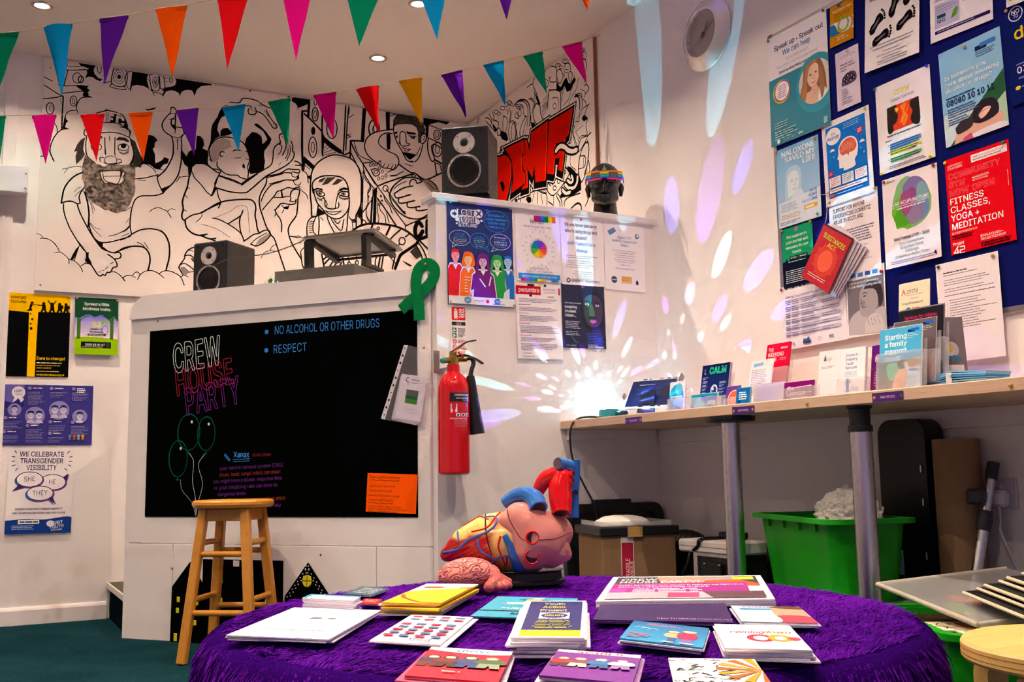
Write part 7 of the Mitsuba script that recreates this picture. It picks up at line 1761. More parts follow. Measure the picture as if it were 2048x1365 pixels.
P = Print(.105, .150, 'f2e8f2'); P.poly([(14, 12), (58, 8), (58, 20), (14, 24)], '8ab4e0'); P.greek(8, 34, 92, 16, 6, 1.8, '7a7490', 4, .3)
standing(P, 2.43, 2.795, Z0 + .028, 14, yaw=-4, label='white flyers with a pale blue tag leaning before the red WEEKEND CLUB leaflets', n=4)
P = Print(.118, .200, 'd81440'); P.text(8, 24, 'THE', 12, 'f8dce4', True, width=24); P.text(8, 40, 'WEEKEND', 12, 'f8dce4', True, width=70); P.text(8, 56, 'CLUB', 12, 'f8dce4', True, width=40); P.rect(62, 12, 92, 18, 'f0a0b4'); P.greek(62, 46, 92, 2, 5, 2, 'f0a0b4', 1); P.poly([(0, 70), (100, 60), (100, 170), (0, 170)], 'c80f38'); P.rect(6, 78, 60, 98, 'e03a58'); P.greek(54, 104, 92, 10, 6, 1.6, 'e87088', 2, .3)
standing(P, 2.505, 2.80, Z0 + .040, 12, label='tall red "THE WEEKEND CLUB" leaflets standing at the wall', n=8, holder='tall clear leaflet holder with the red leaflets', lip=.55, base='e03a5a')
P = Print(.135, .070, 'c8b8e8'); P.greek(20, 20, 80, 6, 5, 1.2, 'b0a0d8', 3, .3)
standing(P, 2.285, 2.585, Z0, 10, label='pale violet sheet in an otherwise empty clear holder left of the junction cards', holder='wide empty clear holder left of the junction cards', lip=.9)
P = Print(.132, .062, '7a1470'); P.text(14, 20, 'the', 10, 'f8e8f4', True, width=20); P.text(16, 33, 'Junction', 11, 'f8e8f4', True, width=58); P.line([(14, 12), (10, 20), (12, 30), (16, 33)], 2.2, 'f8e8f4'); P.line([(36, 14), (90, 12)], 2, 'f8e8f4'); P.ell(80, 28, 2.6, 2, 'f8e8f4'); P.ell(89, 27.5, 2.6, 2, 'f8e8f4'); P.greek(22, 37, 82, 1, 1, 1.6, 'd8a8d0', 1, 0); P.rect(34, 41, 66, 47, 'c8a890'); P.greek(4, 42, 26, 2, 2.4, 1.1, 'd8a8d0', 2); P.greek(72, 41, 94, 2, 2.4, 1.1, 'd8a8d0', 3)
standing(P, 2.26, 2.425, Z0 - .002, 8, label='purple "the Junction" cards in a low holder at the counter edge', n=6, holder='low clear card holder of the purple Junction cards', lip=.7)
P = Print(.090, .158, 'efe6ee'); P.poly([(22, 34), (28, 14), (32, 14), (36, 34)], '6a6474'); P.greek(40, 24, 66, 3, 5, 2, '8a8496', 1); P.greek(14, 54, 88, 2, 5, 1.8, '8a8496', 2, .2); P.grad(0, 70, 100, 175, 'efe6ee', 'd8d0e4')
standing(P, 2.365, 2.385, Z0, 8, label='plain white leaflets with a small grey emblem left of the Access to Industry leaflets', n=8, base='e8e0e6')
P = Print(.100, .153, 'efe8f2')
for i, (s_, w) in enumerate((('Access to', 50), ('Industry', 48), ('Youth', 33), ('Services', 48))): P.text(22, 24 + i * 13, s_, 8.4, '3a6aa8', True, width=w)
P.greek(22, 72, 78, 4, 4.5, 1.6, '8a9ab8', 3, .2); P.poly([(34, 90), (48, 106), (40, 106), (40, 128), (50, 134), (24, 134), (29, 128), (29, 106), (20, 106)], '2478b8'); P.greek(46, 120, 84, 3, 4.5, 2, '5a8ab8', 5, .2)
standing(P, 2.345, 2.275, Z0, 8, label='white "Access to Industry Youth Services" leaflets with a blue arrow', n=8, holder='clear leaflet holder of the Access to Industry leaflets', lip=.4, base='e8e0e6')
P = Print(.099, .157, '5a1a80'); P.grad(0, 0, 100, 158, '5a1a80', '8a2a70'); P.text(14, 52, 'Rights', 18, 'f4e4f4', True, width=74); P.rect(0, 70, 100, 76, '7a2a90'); P.greek(14, 84, 84, 6, 8, 2.6, 'c8a0d0', 1)
standing(P, 2.375, 2.180, Z0, 9, label='violet "Rights" leaflets half hidden behind the family support leaflets', n=6, base='b890c0')
def family(top, bot, lines, tc):
    P = Print(.145, .182, top); P.rect(0, 66, 100, 126, bot)
    for i, (s_, w) in enumerate(lines): P.text(12, 22 + i * 14, s_, 9.4, tc, True, width=w)
    P.rect(68, 7, 84, 12, '1a2a6a'); P.rect(76, 5, 94, 10, '2a6ad0'); P.greek(68, 15, 94, 3, 3.4, 1.3, 'c8e0f0', 2); return P
P = family('4fb4e4', 'd8c0a8', (('Starting', 54), ('a family', 54), ('support', 54), ('group', 40)), 'f6f8fc'); P.grad(0, 66, 60, 126, '2a7a78', '8a5a3a'); P.poly([(18, 74), (30, 68), (46, 72), (50, 90), (40, 104), (24, 98)], '6ac8a8', True); P.poly([(34, 118), (40, 94), (54, 80), (70, 82), (74, 104), (62, 126), (40, 126)], 'e8b898', True); P.poly([(46, 66), (66, 66), (68, 78), (54, 82), (46, 76)], '5a3a20', True); P.poly([(60, 70), (100, 66), (100, 126), (62, 126), (70, 100)], 'c8dcf0', True); P.poly([(68, 66), (98, 66), (96, 78), (74, 80)], 'b88a50', True); P.rect(74, 84, 94, 88, '3a5ac0'); P.greek(64, 96, 96, 6, 4.4, 1.3, '8aa8c8', 3, .2)
for k in range(3): P.line([(46 + k * 6, 100), (50 + k * 6, 112), (56 + k * 5, 118)], 1.2, 'c89070')
standing(P, 2.262, 2.043, Z0 - .002, 7, label='light blue "Starting a family support group" leaflets, front of the row of holders', n=5, holder='clear holder of the light blue family support leaflets', lip=.62)
P = family('6a6068', '4a4048', (('Joining', 56),), 'f4eef2'); P.grad(0, 30, 100, 126, '6a6068', '4a3438'); P.poly([(74, 90), (86, 76), (100, 72), (100, 110), (80, 116)], 'b88a78', True)
standing(P, 2.315, 2.040, Z0 + .022, 8, label='grey "Joining" leaflets behind the light blue family leaflets', n=4, holder='clear holder of the grey Joining leaflets', lip=.5)
P = Print(.158, .236, '25242c'); P.text(14, 18, 'Services for children,', 6.6, 'c02868', True, width=74); P.text(14, 29, 'young people and', 6.6, 'd8822a', True, width=62); P.text(14, 40, 'families', 6.6, 'c8b82a', True, width=30); P.grad(0, 60, 100, 149, '25242c', '4a4450')
standing(P, 2.385, 2.085, Z0 + .012, 7, label='dark "Services for children, young people" leaflets behind the grey ones', n=6, holder='tall clear holder of the dark children services leaflets', lip=.6, base='8a848e')
P = Print(.112, .195, 'efe2c8'); P.line([(10, 32), (16, 18), (22, 32)], 2.4, 'c83a48', False); P.line([(13, 26), (19, 26)], 2, 'c83a48'); P.text(26, 30, 'circle', 13, '4a4048', width=38); P.rect(26, 34, 80, 35.4, 'd88a60'); P.greek(40, 44, 66, 1, 1, 2, 'a89ab0', 1, 0, 'c'); P.ell(14, 57, 3, 3, '9ab83a'); P.text(20, 60, 'northumbria', 6.4, '6a5a80', width=60); P.ell(32, 79, 10, 11, '2a90c0')
for i, s_ in enumerate(('Family', 'Outreach', 'Service')): P.text(45, 76 + i * 9, s_, 6.6, 'c05a2a', True, width=26)
standing(P, 2.46, 2.135, Z0 + .148, 6, label='cream circle leaflet standing tallest behind the dark leaflets', n=3, name='leaflet_stack')
P = Print(.10, .19, '7a7078'); P.ell(60, 96, 20, 24, 'c8c0c4'); P.ell(52, 92, 12, 14, 'c8b060'); P.poly([(34, 120), (70, 112), (84, 132), (40, 140)], '4a7a9a', True); P.ell(62, 152, 22, 22, '7a5a48'); P.rect(20, 140, 90, 180, 'e4dce4')
standing(P, 2.43, 1.990, Z0 + .03, 5, yaw=-62, label='grey leaflets seen edge on at the right end of the holders', n=4, base='b8b0b4')
# folded blue leaflets lying in a pile
t = thing('leaflet_pile', 'pile of folded light blue leaflets lying on the counter right of the holders', 'leaflets')
for i in range(7):
    V, F, n = [], [], 0; zt = Z0 + i * .0052; sh = rr.normal(0, .003)
    q = [(0, .0), (.10, .006), (.125, .012), (.24, .010 - .001 * i)]
    top = [(2.33 + sh, 1.985 - a, zt + b * (.4 + i * .12) + .003) for a, b in q]; bot = [(x, y, z - .0042) for x, y, z in top]
    V = top + bot + [(x + .10, y, z) for x, y, z in top] + [(x + .10, y, z) for x, y, z in bot]
    for k in range(3): F += [(k, k + 1, 5 + k), (k, 5 + k, 4 + k), (k, 8 + k, 9 + k), (k, 9 + k, k + 1), (8 + k, 12 + k, 13 + k), (8 + k, 13 + k, 9 + k), (4 + k, 5 + k, 13 + k), (4 + k, 13 + k, 12 + k)]
    F += [(0, 4, 12), (0, 12, 8), (3, 11, 15), (3, 15, 7)]
    m = trimesh.Trimesh(np.array(V), F, process=False); m.fix_normals(); obj('leaflet', m, 'vc', t, col=('7ab8e4', '4a98d4', '8ac4ec')[i % 3])
obj('white_strip', box(2.325, 2.331, 1.850, 1.868, Z0, Z0 + .042, .002), 'vc', t, col='e8e4ee')
t = thing('flat_sheets', 'few thin pale sheets lying flat on the counter edge before the Rights leaflets', 'sheets')
for i in range(3): m = box(-.09 + i * .004, .09, -.06, .06, 0, .0012); rotz(m, math.radians(-90 + 3 * i)); mv(m, 2.24, 2.08, CZ1 + .0005 + i * .0015); obj('sheet', m, 'vc', t, col=('cfe0d8', 'b8d8d0', 'e8e4e6')[i])
for i, (y, c) in enumerate(((3.10, 'e8e0e6'), (2.86, 'e8c8b0'), (2.62, 'e8b898'))):
    m = box(-.05, .05, -.035, .035, 0, .0018); rotz(m, .2 * i); mv(m, 2.20, y, CZ1 + .0005); k = obj('loose_flyer', m, 'vc', None, col=c); tag(k, ('pale flyer lying flat at the foot of the tablet stand', 'peach flyer lying flat before the SELF-ESTEEM leaflets', 'orange flyer lying flat before the violet cards')[i], 'flyer')

# ------------------------------------------------------------------ things stored under the counter
t = thing('cardboard_box', 'brown cardboard carton with parcel tape and red label tape under the counter end', 'box')
c0 = np.array([2.20, 3.30]); 
def cb(m): return mv(rotz(m, math.radians(-12)), 2.27, 3.335, 0)
obj('carton', cb(box(-.16, .14, -.14, .12, .0, .46, .004)), 'card', t)
obj('lid_band', cb(box(-.172, .152, -.152, .132, .445, .478, .004)), 'vcs', t, col='14141c')
obj('tape', cb(box(-.06, .0, -.1535, -.1515, .44, .4785, 0)), 'vcs', t, col='b08a50')
P = Print(.052, .40, 'd8d2d8'); P.rect(6, 40, 94, 330, 'b01c3c')
P.text(64, 300, 'FRAGILE', 30, 'e8c8cc', True, width=150, a=math.pi / 2); P.text(90, 320, 'HANDLE', 22, 'e8c8cc', True, width=150, a=math.pi / 2)
P.rect(30, 380, 96, 740, '0a2a30'); P.text(48, 400, 'CKBOX', 52, 'd8d838', True, width=270, a=-math.pi / 2); P.greek(8, 400, 24, 40, 8, 4, '5a5460', 2)
def cpl(x, y, n): 
    q = np.column_stack([-.085 + x, np.full(len(x), -.1405) - n, .44 - y]); a = math.radians(-12); ca, sa = math.cos(a), math.sin(a); return np.column_stack([q[:, 0] * ca - q[:, 1] * sa + 2.27, q[:, 0] * sa + q[:, 1] * ca + 3.335, q[:, 2]])
mm, c = P.mesh(cpl, .0004); obj('label_tape', mm, 'vcs', t, col=c)
t = thing('paper_wad', 'crumpled white paper and plastic lying in a tray on top of the cardboard carton', 'paper')
m = trimesh.creation.icosphere(4, 1.0); m.apply_scale((.11, .10, .030)); v = m.vertices; m.vertices = v * (1 + .35 * (meshkit.fbm(v * 22 + 5, 3)[:, None] - .5)); m.vertices[:, 2] = np.maximum(m.vertices[:, 2], -.004); obj('paper', cb(mv(m, -.02, -.01, .486)), 'vc', t, col='f0ece8')
obj('tray', cb(cat_([box(-.15, .13, -.13, .11, .4795, .4825), box(-.15, .13, -.13, -.127, .4795, .497), box(-.15, -.147, -.13, .11, .4795, .497), box(.127, .13, -.13, .11, .4795, .497)])), 'acrylic', t)
t = thing('storage_lid', 'large black plastic storage box lid leaning on the partition behind the carton', 'lid')
g = sg.box(2.13, .002, 2.625, .552).buffer(-.05).buffer(.05, quad_segs=6); gi = sg.box(2.165, .04, 2.59, .515).buffer(-.05).buffer(.05, quad_segs=6)
for n_, m in (('rim', prism(g.difference(gi), .026)), ('panel', prism(gi, .014)), ('tab', prism(sg.box(2.28, .535, 2.46, .568).buffer(-.004).buffer(.004), .030))):
    m = trimesh.Trimesh(np.column_stack([m.vertices[:, 0], YP - .004 - m.vertices[:, 2] - .045 * (1 - m.vertices[:, 1] / .565), m.vertices[:, 1]]), m.faces); m.fix_normals(); obj(n_, m, 'vcs', t, col='12141a')
t = thing('black_bag', 'black ribbed soft bag bulging up between the carton and the wall', 'bag')
m = trimesh.creation.icosphere(5, 1.0); v = m.vertices; m.vertices = np.column_stack([v[:, 0] * .085, v[:, 1] * .21, np.sign(v[:, 2]) * np.abs(v[:, 2]) ** .8 * .215 + .008 * np.sin(v[:, 1] * 46 + v[:, 2] * 14)]); obj('bag', mv(m, 2.545, 3.32, .226), 'vcs', t, col='0b0b0d', smooth=True)
t = thing('grey_crate', 'grey plastic crate with pale rim clips right of the carton', 'crate')
obj('body', box(2.27, 2.44, 2.985, 3.165, 0.001, .262, .012), 'vcs', t, col='2e2c30'); obj('rim', box(2.255, 2.452, 2.965, 3.18, .262, .288, .008), 'vcs', t, col='6e685e')
for y in (3.02, 3.12): obj('clip', box(2.246, 2.256, y - .028, y + .028, .235, .296, .003), 'vcs', t, col='c2b494')
t = thing('flight_case', 'aluminium edged black flight case below a white box under the counter', 'case')
fx0, fx1, fy0, fy1, fz = 2.29, 2.44, 2.735, 2.945, .395
obj('shell', box(fx0 + .006, fx1, fy0 + .006, fy1 - .006, 0.002, fz - .004), 'vcs', t, col='17171a')
for (y, z) in ((fy0, fz), (fy1, fz)): obj('edge', bar((fx0 + .008, y + (.008 if y == fy0 else -.008), 0), (fx0 + .008, y + (.008 if y == fy0 else -.008), fz), .022, .022, (1, 0, 0)), 'brushed', t)
for z in (fz - .012, .285, .245): obj('edge', box(fx0 - .002, fx0 + .012, fy0, fy1, z, z + .022, .002), 'brushed', t)
obj('latch', box(fx0 - .012, fx0 + .002, 2.79, 2.88, .31, .365, .004), 'vcs', t, col='0a0a0b')
for y in (2.795, 2.875):
    for z in (.315, .36): obj('rivet', sphere(.005, (fx0 - .012, y, z), 2), 'vcm', t, col='c8c4c0')
t = thing('white_case', 'flat white case strapped with a black cord resting on the flight case', 'case')
obj('case', box(2.275, 2.43, 2.72, 3.02, .396, .440, .006), 'vcs', t, col='d4ccca'); obj('seam', box(2.273, 2.275, 2.722, 3.018, .418, .4195), 'vcs', t, col='8a8484'); obj('strap', tube(spline([(2.27, 2.925, .404), (2.272, 2.90, .422), (2.276, 2.885, .444), (2.40, 2.88, .445)]), .006, 8), 'vcs', t, col='0c0c0e')
k = obj('black_adapter', box(2.36, 2.42, 2.80, 2.90, .441, .466, .006), 'vcs', None, col='0d0d10'); tag(k, 'small black power adapter on the white case', 'adapter')
t = thing('dark_cable', 'thin black cable trailing down in front of the grey crate', 'cable')
obj('wire', tube(spline([(2.258, 2.93, .40), (2.245, 2.93, .36), (2.238, 2.96, .31), (2.236, 3.0, .26), (2.235, 3.05, .20), (2.24, 3.07, .006)]), .004, 8), 'vcs', t, col='0b0b0c')
t = thing('black_backpack', 'slumped black bag on the floor left of the green recycling box', 'bag')
m = trimesh.creation.icosphere(5, 1.0); v = m.vertices; m.vertices = np.column_stack([v[:, 0] * .075, v[:, 1] * .11, np.sign(v[:, 2]) * np.abs(v[:, 2]) ** .7 * .205]) * (1 + .12 * (meshkit.fbm(v * 3 + 2, 3)[:, None] - .5)); m.vertices[:, 1] += -.06 * np.clip(m.vertices[:, 2] + .2, 0, 1); obj('bag', mv(m, 2.545, 2.83, .222), 'vcs', t, col='09090a', smooth=True)

def recycling_box(name, label, x0, x1, y0, y1, z0, z1, taper=.035, yaw=0, c=None, green='0f9a10'):
    t = thing(name, label, 'crate', None); cx, cy = (x0 + x1) / 2, (y0 + y1) / 2; hw, hd = (x1 - x0) / 2, (y1 - y0) / 2
    def ringpts(s, z, r=.05):
        g = sg.box(-hw + s, -hd + s, hw - s, hd - s).buffer(-r).buffer(r, quad_segs=5); p = np.array(g.exterior.coords)[:-1]; return np.column_stack([p, np.full(len(p), z)])
    def loft(rings, close=True):
        n = len(rings[0]); V = np.vstack(rings); F = []
        for k in range(len(rings) - 1):
            for i in range(n): a, b = k * n + i, k * n + (i + 1) % n; F += [(a, b, b + n), (a, b + n, a + n)]
        V = np.vstack([V, rings[0].mean(0), rings[-1].mean(0)]); 
        for i in range(n): F += [((i + 1) % n, i, len(V) - 2), ((len(rings) - 1) * n + i, (len(rings) - 1) * n + (i + 1) % n, len(V) - 1)]
        m = trimesh.Trimesh(V, F, process=False); m.fix_normals(); return m
    tr = lambda m: mv(rotz(m, math.radians(yaw)), cx, cy, 0)
    obj('body', tr(loft([ringpts(taper, z0), ringpts(.012, z1 - .012), ringpts(.010, z1 - .002), ringpts(.016, z1 - .002), ringpts(taper + .006, z0 + .006)])), 'vcs', t, col=green, smooth=35)
    obj('rim', tr(loft([ringpts(.012, z1 - .014), ringpts(-.012, z1 - .012), ringpts(-.014, z1), ringpts(.010, z1 + .001), ringpts(.014, z1 - .006)])) if 0 else tr(cat_([prism(sg.box(-hw - .012, -hd - .012, hw + .012, hd + .012).buffer(-.05).buffer(.05, quad_segs=5).difference(sg.box(-hw + .012, -hd + .012, hw - .012, hd - .012).buffer(-.045).buffer(.045, quad_segs=5)), .014).apply_translation((0, 0, z1 - .010))])), 'vcs', t, col=green, smooth=35)
    for u in np.linspace(-hd * .6, hd * .6, 4): obj('rib', tr(box(-hw + .004, -hw + .016, u - .006, u + .006, z1 - .035, z1 - .008, .002)), 'vcs', t, col=green)
    return t
recycling_box('recycling_box', 'bright green recycling box stacked upper, right of the flight case', 2.263, 2.533, 2.12, 2.68, .300, .535, yaw=-18.5)
recycling_box('recycling_box', 'lower green recycling box with a pale lid rim under the upper green one', 2.263, 2.533, 2.12, 2.68, .001, .279, yaw=-18.5)
k = obj('crate_lid', mv(rotz(box(-.155, .155, -.30, .30, .2805, .2985, .008), math.radians(-18.5)), 2.398, 2.40, 0), 'vcs', None, col='5a8a68'); tag(k, 'pale green lid between the two stacked green recycling boxes', 'lid')
t = thing('plastic_bag', 'crumpled translucent white bag sticking out of the upper green recycling box', 'bag')
m = trimesh.creation.icosphere(5, 1.0); v = m.vertices; m.vertices = np.column_stack([v[:, 0] * .07, v[:, 1] * .12, v[:, 2] * .10]) * (1 + .45 * (meshkit.fbm(v * 5 + 8, 4)[:, None] - .5)); obj('film', mv(m, 2.385, 2.30, .52), 'vcs', t, col='cfcac6')
t = thing('guitar_case', 'tall black guitar case standing against the wall with a white luggage tag', 'guitar case')
gp = sg.box(-.090, 0, .090, .832).buffer(-.05).buffer(.05, quad_segs=6)
m = prism(gp, .085); m = trimesh.Trimesh(np.column_stack([XR - .018 - m.vertices[:, 2], 2.222 - m.vertices[:, 0], m.vertices[:, 1] + .001]), m.faces); m.vertices[:, 0] = np.minimum(m.vertices[:, 0], XR - .03 if 0 else 9); m.fix_normals(); obj('shell', m, 'vcs', t, col='050506')
for z in (.42, .58, .68): obj('zip_pull', cbox((XR - .106, 2.15, z), (.006, .006, .025), .002), 'vcm', t, col='b0aca8')
P = Print(.042, .075, 'd8e4f0'); P.text(64, 20, 'school', 26, '3a4a50', width=90, a=-math.pi / 2); P.text(36, 20, 'project', 22, '3a4a50', width=80, a=-math.pi / 2)
mm, c = P.mesh(lambda x, y, n: np.column_stack([np.full(len(x), XR - .104) - n, 2.28 - x, .432 - y]), .001); obj('luggage_tag', mm, 'vc', t, col=c)
t = thing('cardboard_tube', 'tall brown cardboard roll standing against the wall beside the guitar case', 'tube')
obj('roll', mv(cat_([lathe([(.0, 0), (.066, 0), (.066, .765), (.062, .765), (.062, .75), (0, .75)], 32)]), XR - .075, 2.045, .001), 'card', t, smooth=40)
t = thing('vacuum_pole', 'silver telescopic vacuum cleaner tube leaning on the wall beside the socket', 'vacuum tube')
a0, a1 = np.array([2.40, 1.975, .012]), np.array([2.60, 1.945, .695]); q = lambda s: a0 + (a1 - a0) * s
obj('tube', tube([q(0), q(.80)], .0155, 18), 'chrome', t, smooth=40); obj('inner_tube', tube([q(.78), q(.95)], .0125, 18), 'chrome', t, smooth=40); obj('grip_end', tube([q(.93), q(1.0)], .017, 16), 'vcs', t, col='25252c', smooth=40)
obj('collar', tube([q(.72), q(.765), q(.80)], [.019, .022, .019], 16), 'vcs', t, col='34343e', smooth=40); m = cbox((0, 0, 0), (.05, .05, .045), .008); mv(rotz(m, .3), *(q(.86) + [-.02, .02, 0])); obj('clip_block', m, 'vcs', t, col='35353f'); obj('cuff', tube([q(.0), q(.06)], .021, 16), 'vcs', t, col='30303a')
t = thing('wall_socket', 'white double wall socket with two plugs in it under the counter', 'socket')
obj('plate', box(XR - .010, XR - .001, 1.905, 2.055, .562, .650, .003), 'vcs', t, col='c9c0cc')
for y in (1.955, 2.0): obj('switch', box(XR - .014, XR - .009, y - .007, y + .007, .618, .636, .002), 'vcs', t, col='d8d0da')
def plug(y, drop, label):
    t = thing('plug', label, 'plug', 'white plugs in the wall socket')
    obj('body', box(XR - .052, XR - .011, y - .024, y + .024, .568, .616, .010), 'vcs', t, col='d6ced8')
    obj('cord', tube(spline([(XR - .036, y, .570), (XR - .038, y - .002, .53)] + drop, 8), .0042, 10), 'vcs', t, col='cdc4cc', smooth=True)
plug(2.020, [(XR - .05, 2.028, .46), (XR - .05, 2.018, .38), (XR - .04, 2.01, .25), (XR - .05, 2.01, .01)], 'left white plug in the socket, mostly behind the vacuum tube')
plug(1.945, [(XR - .05, 1.936, .50), (XR - .045, 1.905, .42), (XR - .04, 1.87, .33), (XR - .05, 1.84, .2), (XR - .06, 1.82, .01)], 'right white plug in the socket with its cord curving to the right')
# ------------------------------------------------------------------ round table with its purple fur cloth
TX, TY, TR, TZ = .979, 1.656, .608, .432
t = thing('round_table', 'low round table hidden under the purple fur cloth', 'table')
obj('tabletop', mv(lathe([(0, 0), (TR - .02, 0), (TR - .015, .005), (TR - .015, .022), (TR - .02, .026), (0, .026)], 64), TX, TY, TZ - .03), 'birch', t)
for k in range(4):
    a = math.pi / 4 + k * math.pi / 2; obj('leg', mv(lathe([(.02, 0), (.024, TZ - .03)], 16), TX + .42 * math.cos(a), TY + .42 * math.sin(a), .001), 'birch', t, smooth=40)
FOOT = .03
def cloth_pt(a, s):   # s: distance from the middle along the cloth
    fold = .018 * np.sin(9 * a + 1.3) + .010 * np.sin(17 * a + .4)
    flat = s < TR; rr_ = np.where(flat, s, TR); over = np.maximum(s - TR, 0); c = np.minimum(over / .05, 1.0)
    out = TR + .032 * np.sin(c * np.pi / 2) + fold * np.clip((over - .03) / .25, 0, 1) + .02 * np.clip(over / .4, 0, 1)
    r = np.where(flat, rr_, out); z = np.where(flat, TZ, TZ - .032 * (1 - np.cos(c * np.pi / 2)) - np.maximum(over - .05, 0) * .98)
    z = z + .003 * (meshkit.fbm(np.stack([r * np.cos(a) * 9, r * np.sin(a) * 9, 0 * a], -1), 3) - .5) * flat
    return np.stack([TX + r * np.cos(a), TY + r * np.sin(a), z], -1)
na, ss = 160, np.concatenate([np.linspace(0.001, TR, 26), TR + np.linspace(.006, .40, 34)])
A, S_ = np.meshgrid(np.arange(na) * 2 * np.pi / na, ss, indexing='ij'); V = cloth_pt(A.ravel(), S_.ravel()); ns = len(ss)
i, j = np.meshgrid(np.arange(na), np.arange(ns - 1), indexing='ij'); i2 = (i + 1) % na
q = np.stack([i * ns + j, i * ns + j + 1, i2 * ns + j + 1, i2 * ns + j], -1).reshape(-1, 4)
t = thing('tablecloth', 'shaggy purple faux fur cloth covering the round table', 'tablecloth')
obj('cloth', trimesh.Trimesh(V, np.vstack([q[:, [0, 1, 2]], q[:, [0, 2, 3]]]), process=False), 'vc', t, col='2c0660', smooth=True)
r7 = np.random.default_rng(77); N = 150000
a = r7.uniform(0, 2 * np.pi, N); s = np.where(r7.random(N) < .62, TR * np.sqrt(r7.random(N)), TR + .36 * r7.random(N) ** 1.15)
p = cloth_pt(a, s); e = 1e-3; pa = cloth_pt(a + e, s) - p; ps = cloth_pt(a, s + e) - p
pa /= np.linalg.norm(pa, axis=1, keepdims=True) + 1e-12; ps /= np.linalg.norm(ps, axis=1, keepdims=True) + 1e-12; nn = np.cross(ps, pa); nn *= np.sign(np.einsum('ij,ij->i', nn, np.column_stack([np.cos(a), np.sin(a), np.full(N, 1.0)])))[:, None]
top = s < TR; fl = meshkit.fbm(np.column_stack([p[:, :2] * 7, p[:, 2] * 7]), 3) * 14
lay = np.where(top[:, None], np.column_stack([np.cos(fl) * .55 + .8, np.sin(fl) * .55 - .1, np.zeros(N)]), np.column_stack([np.zeros(N), np.zeros(N), -np.ones(N)]) + .35 * np.sin(fl)[:, None] * pa)
lay /= np.linalg.norm(lay, axis=1, keepdims=True); L = np.where(top, r7.uniform(.012, .026, N), r7.uniform(.035, .075, N)); up = np.where(top, r7.uniform(.10, .42, N), r7.uniform(.10, .40, N))
d0 = lay * (1 - up)[:, None] + nn * up[:, None]; mid = p + d0 * (L * .55)[:, None]; tip = mid + (lay * .95 + nn * .02 + r7.normal(0, .18, (N, 3))) * (L * .5)[:, None]
tip[:, 2] = np.where(top, np.maximum(tip[:, 2], TZ - .002), np.maximum(tip[:, 2], .004)); mid[:, 2] = np.maximum(mid[:, 2], .006)
w = np.cross(d0, nn + .3 * r7.normal(size=(N, 3))); w /= np.linalg.norm(w, axis=1, keepdims=True) + 1e-9; w *= np.where(top, .0011, .0016)[:, None]
V = np.stack([p - w, p + w, mid - w * .8, mid + w * .8, tip], 1).reshape(-1, 3); k = np.arange(N)[:, None] * 5
F = np.vstack([k + [0, 1, 3], k + [0, 3, 2], k + [2, 3, 4]])
tone = np.clip(meshkit.fbm(p * 6 + 3, 3) * 1.1 - .1 + r7.normal(0, .16, N), 0, 1)[:, None]; C = lin('2d0768') * (1 - tone) + lin('7a1fc0') * tone
obj('fur', trimesh.Trimesh(V, F, process=False), 'vc', t, col=np.repeat(C, 5, 0), kind='stuff', label='long purple pile')

# ------------------------------------------------------------------ printed stacks on the table
ZT = TZ + .012
def pile(P, cx, cy, hgt, U, Vv, label, n=4, base='efe8f2', tilt=0.0, mess=.003, name='leaflet_stack', cat='leaflets', jit=0, mat='vcs'):
    """sheets lying on the cloth: U runs to the right, V towards the viewer; tilt raises the far edge."""
    t = thing(name, label, cat); U, Vv = np.array(U), np.array(Vv); r = np.random.default_rng(jit + 1)
    for i in range(n):
        last = i == n - 1; z = ZT + hgt * (i + 1) / n; th_ = hgt / n * .86; dx, dy = (0, 0) if last else r.normal(0, mess, 2); da = 0 if last else r.normal(0, mess * 6)
        def place(x, y, q):
            u, v = x / P.w - .5, y / P.h - .5; u, v = u - da * v, v + da * u; xy = np.outer(u, U) + np.outer(v, Vv); up_ = tilt * (.5 - v) * (i + 1) / n
            return np.column_stack([cx + dx + xy[:, 0], cy + dy + xy[:, 1], z - th_ + q + up_])
        Q = P if last else Print(P.w, P.h, base if i % 2 else 'd9d0e0')
        mm, c = Q.mesh(place, th_); obj('leaflet', mm, mat if last else 'vc', t, col=c)
    return t
def fig(P, x, y, s_, top, low, hair, skin='f0d0b8'):
    P.ell(x, y - 9 * s_, 3.2 * s_, 3.4 * s_, hair); P.ell(x + .2, y - 8.4 * s_, 2.4 * s_, 2.6 * s_, skin); P.poly([(x - 5 * s_, y - 5.6 * s_), (x + 5 * s_, y - 5.6 * s_), (x + 7 * s_, y + 1 * s_), (x + 4 * s_, y + 3 * s_), (x - 4 * s_, y + 3 * s_), (x - 7 * s_, y + 1 * s_)], top, True); P.poly([(x - 4.4 * s_, y + 2.4 * s_), (x + 4.4 * s_, y + 2.4 * s_), (x + 5 * s_, y + 11 * s_), (x + 1 * s_, y + 11 * s_), (x, y + 6 * s_), (x - 1 * s_, y + 11 * s_), (x - 5 * s_, y + 11 * s_)], low)
P = Print(.116, .056, 'f6f2f8'); P.rect(0, 0, 100, 12, '2a8ac0'); P.rect(0, 0, 8, 48, '2a8ac0'); P.greek(26, 20, 80, 3, 8, 3, '7a90b8', 1, .3)
pile(P, .601, 1.858, .025, (.067, -.094), (-.030, -.047), 'thick stack of small white cards with a blue edge left of the yellow booklets', 9, 'dcd6ee', mess=.0012, jit=3)
P = Print(.082, .131, '3a5468'); 
for i in range(4): P.text(16, 40 + i * 28, ('DRUGS', 'ALCOHOL', 'ADVICE', 'HELP')[i], 15, 'c8d4da', True, width=70, skew=.15)
pile(P, .754, 2.094, .003, (.034, -.075), (-.081, -.103), 'slate blue leaflet with pale capitals lying farthest left behind the card stack', 2, mess=.001)
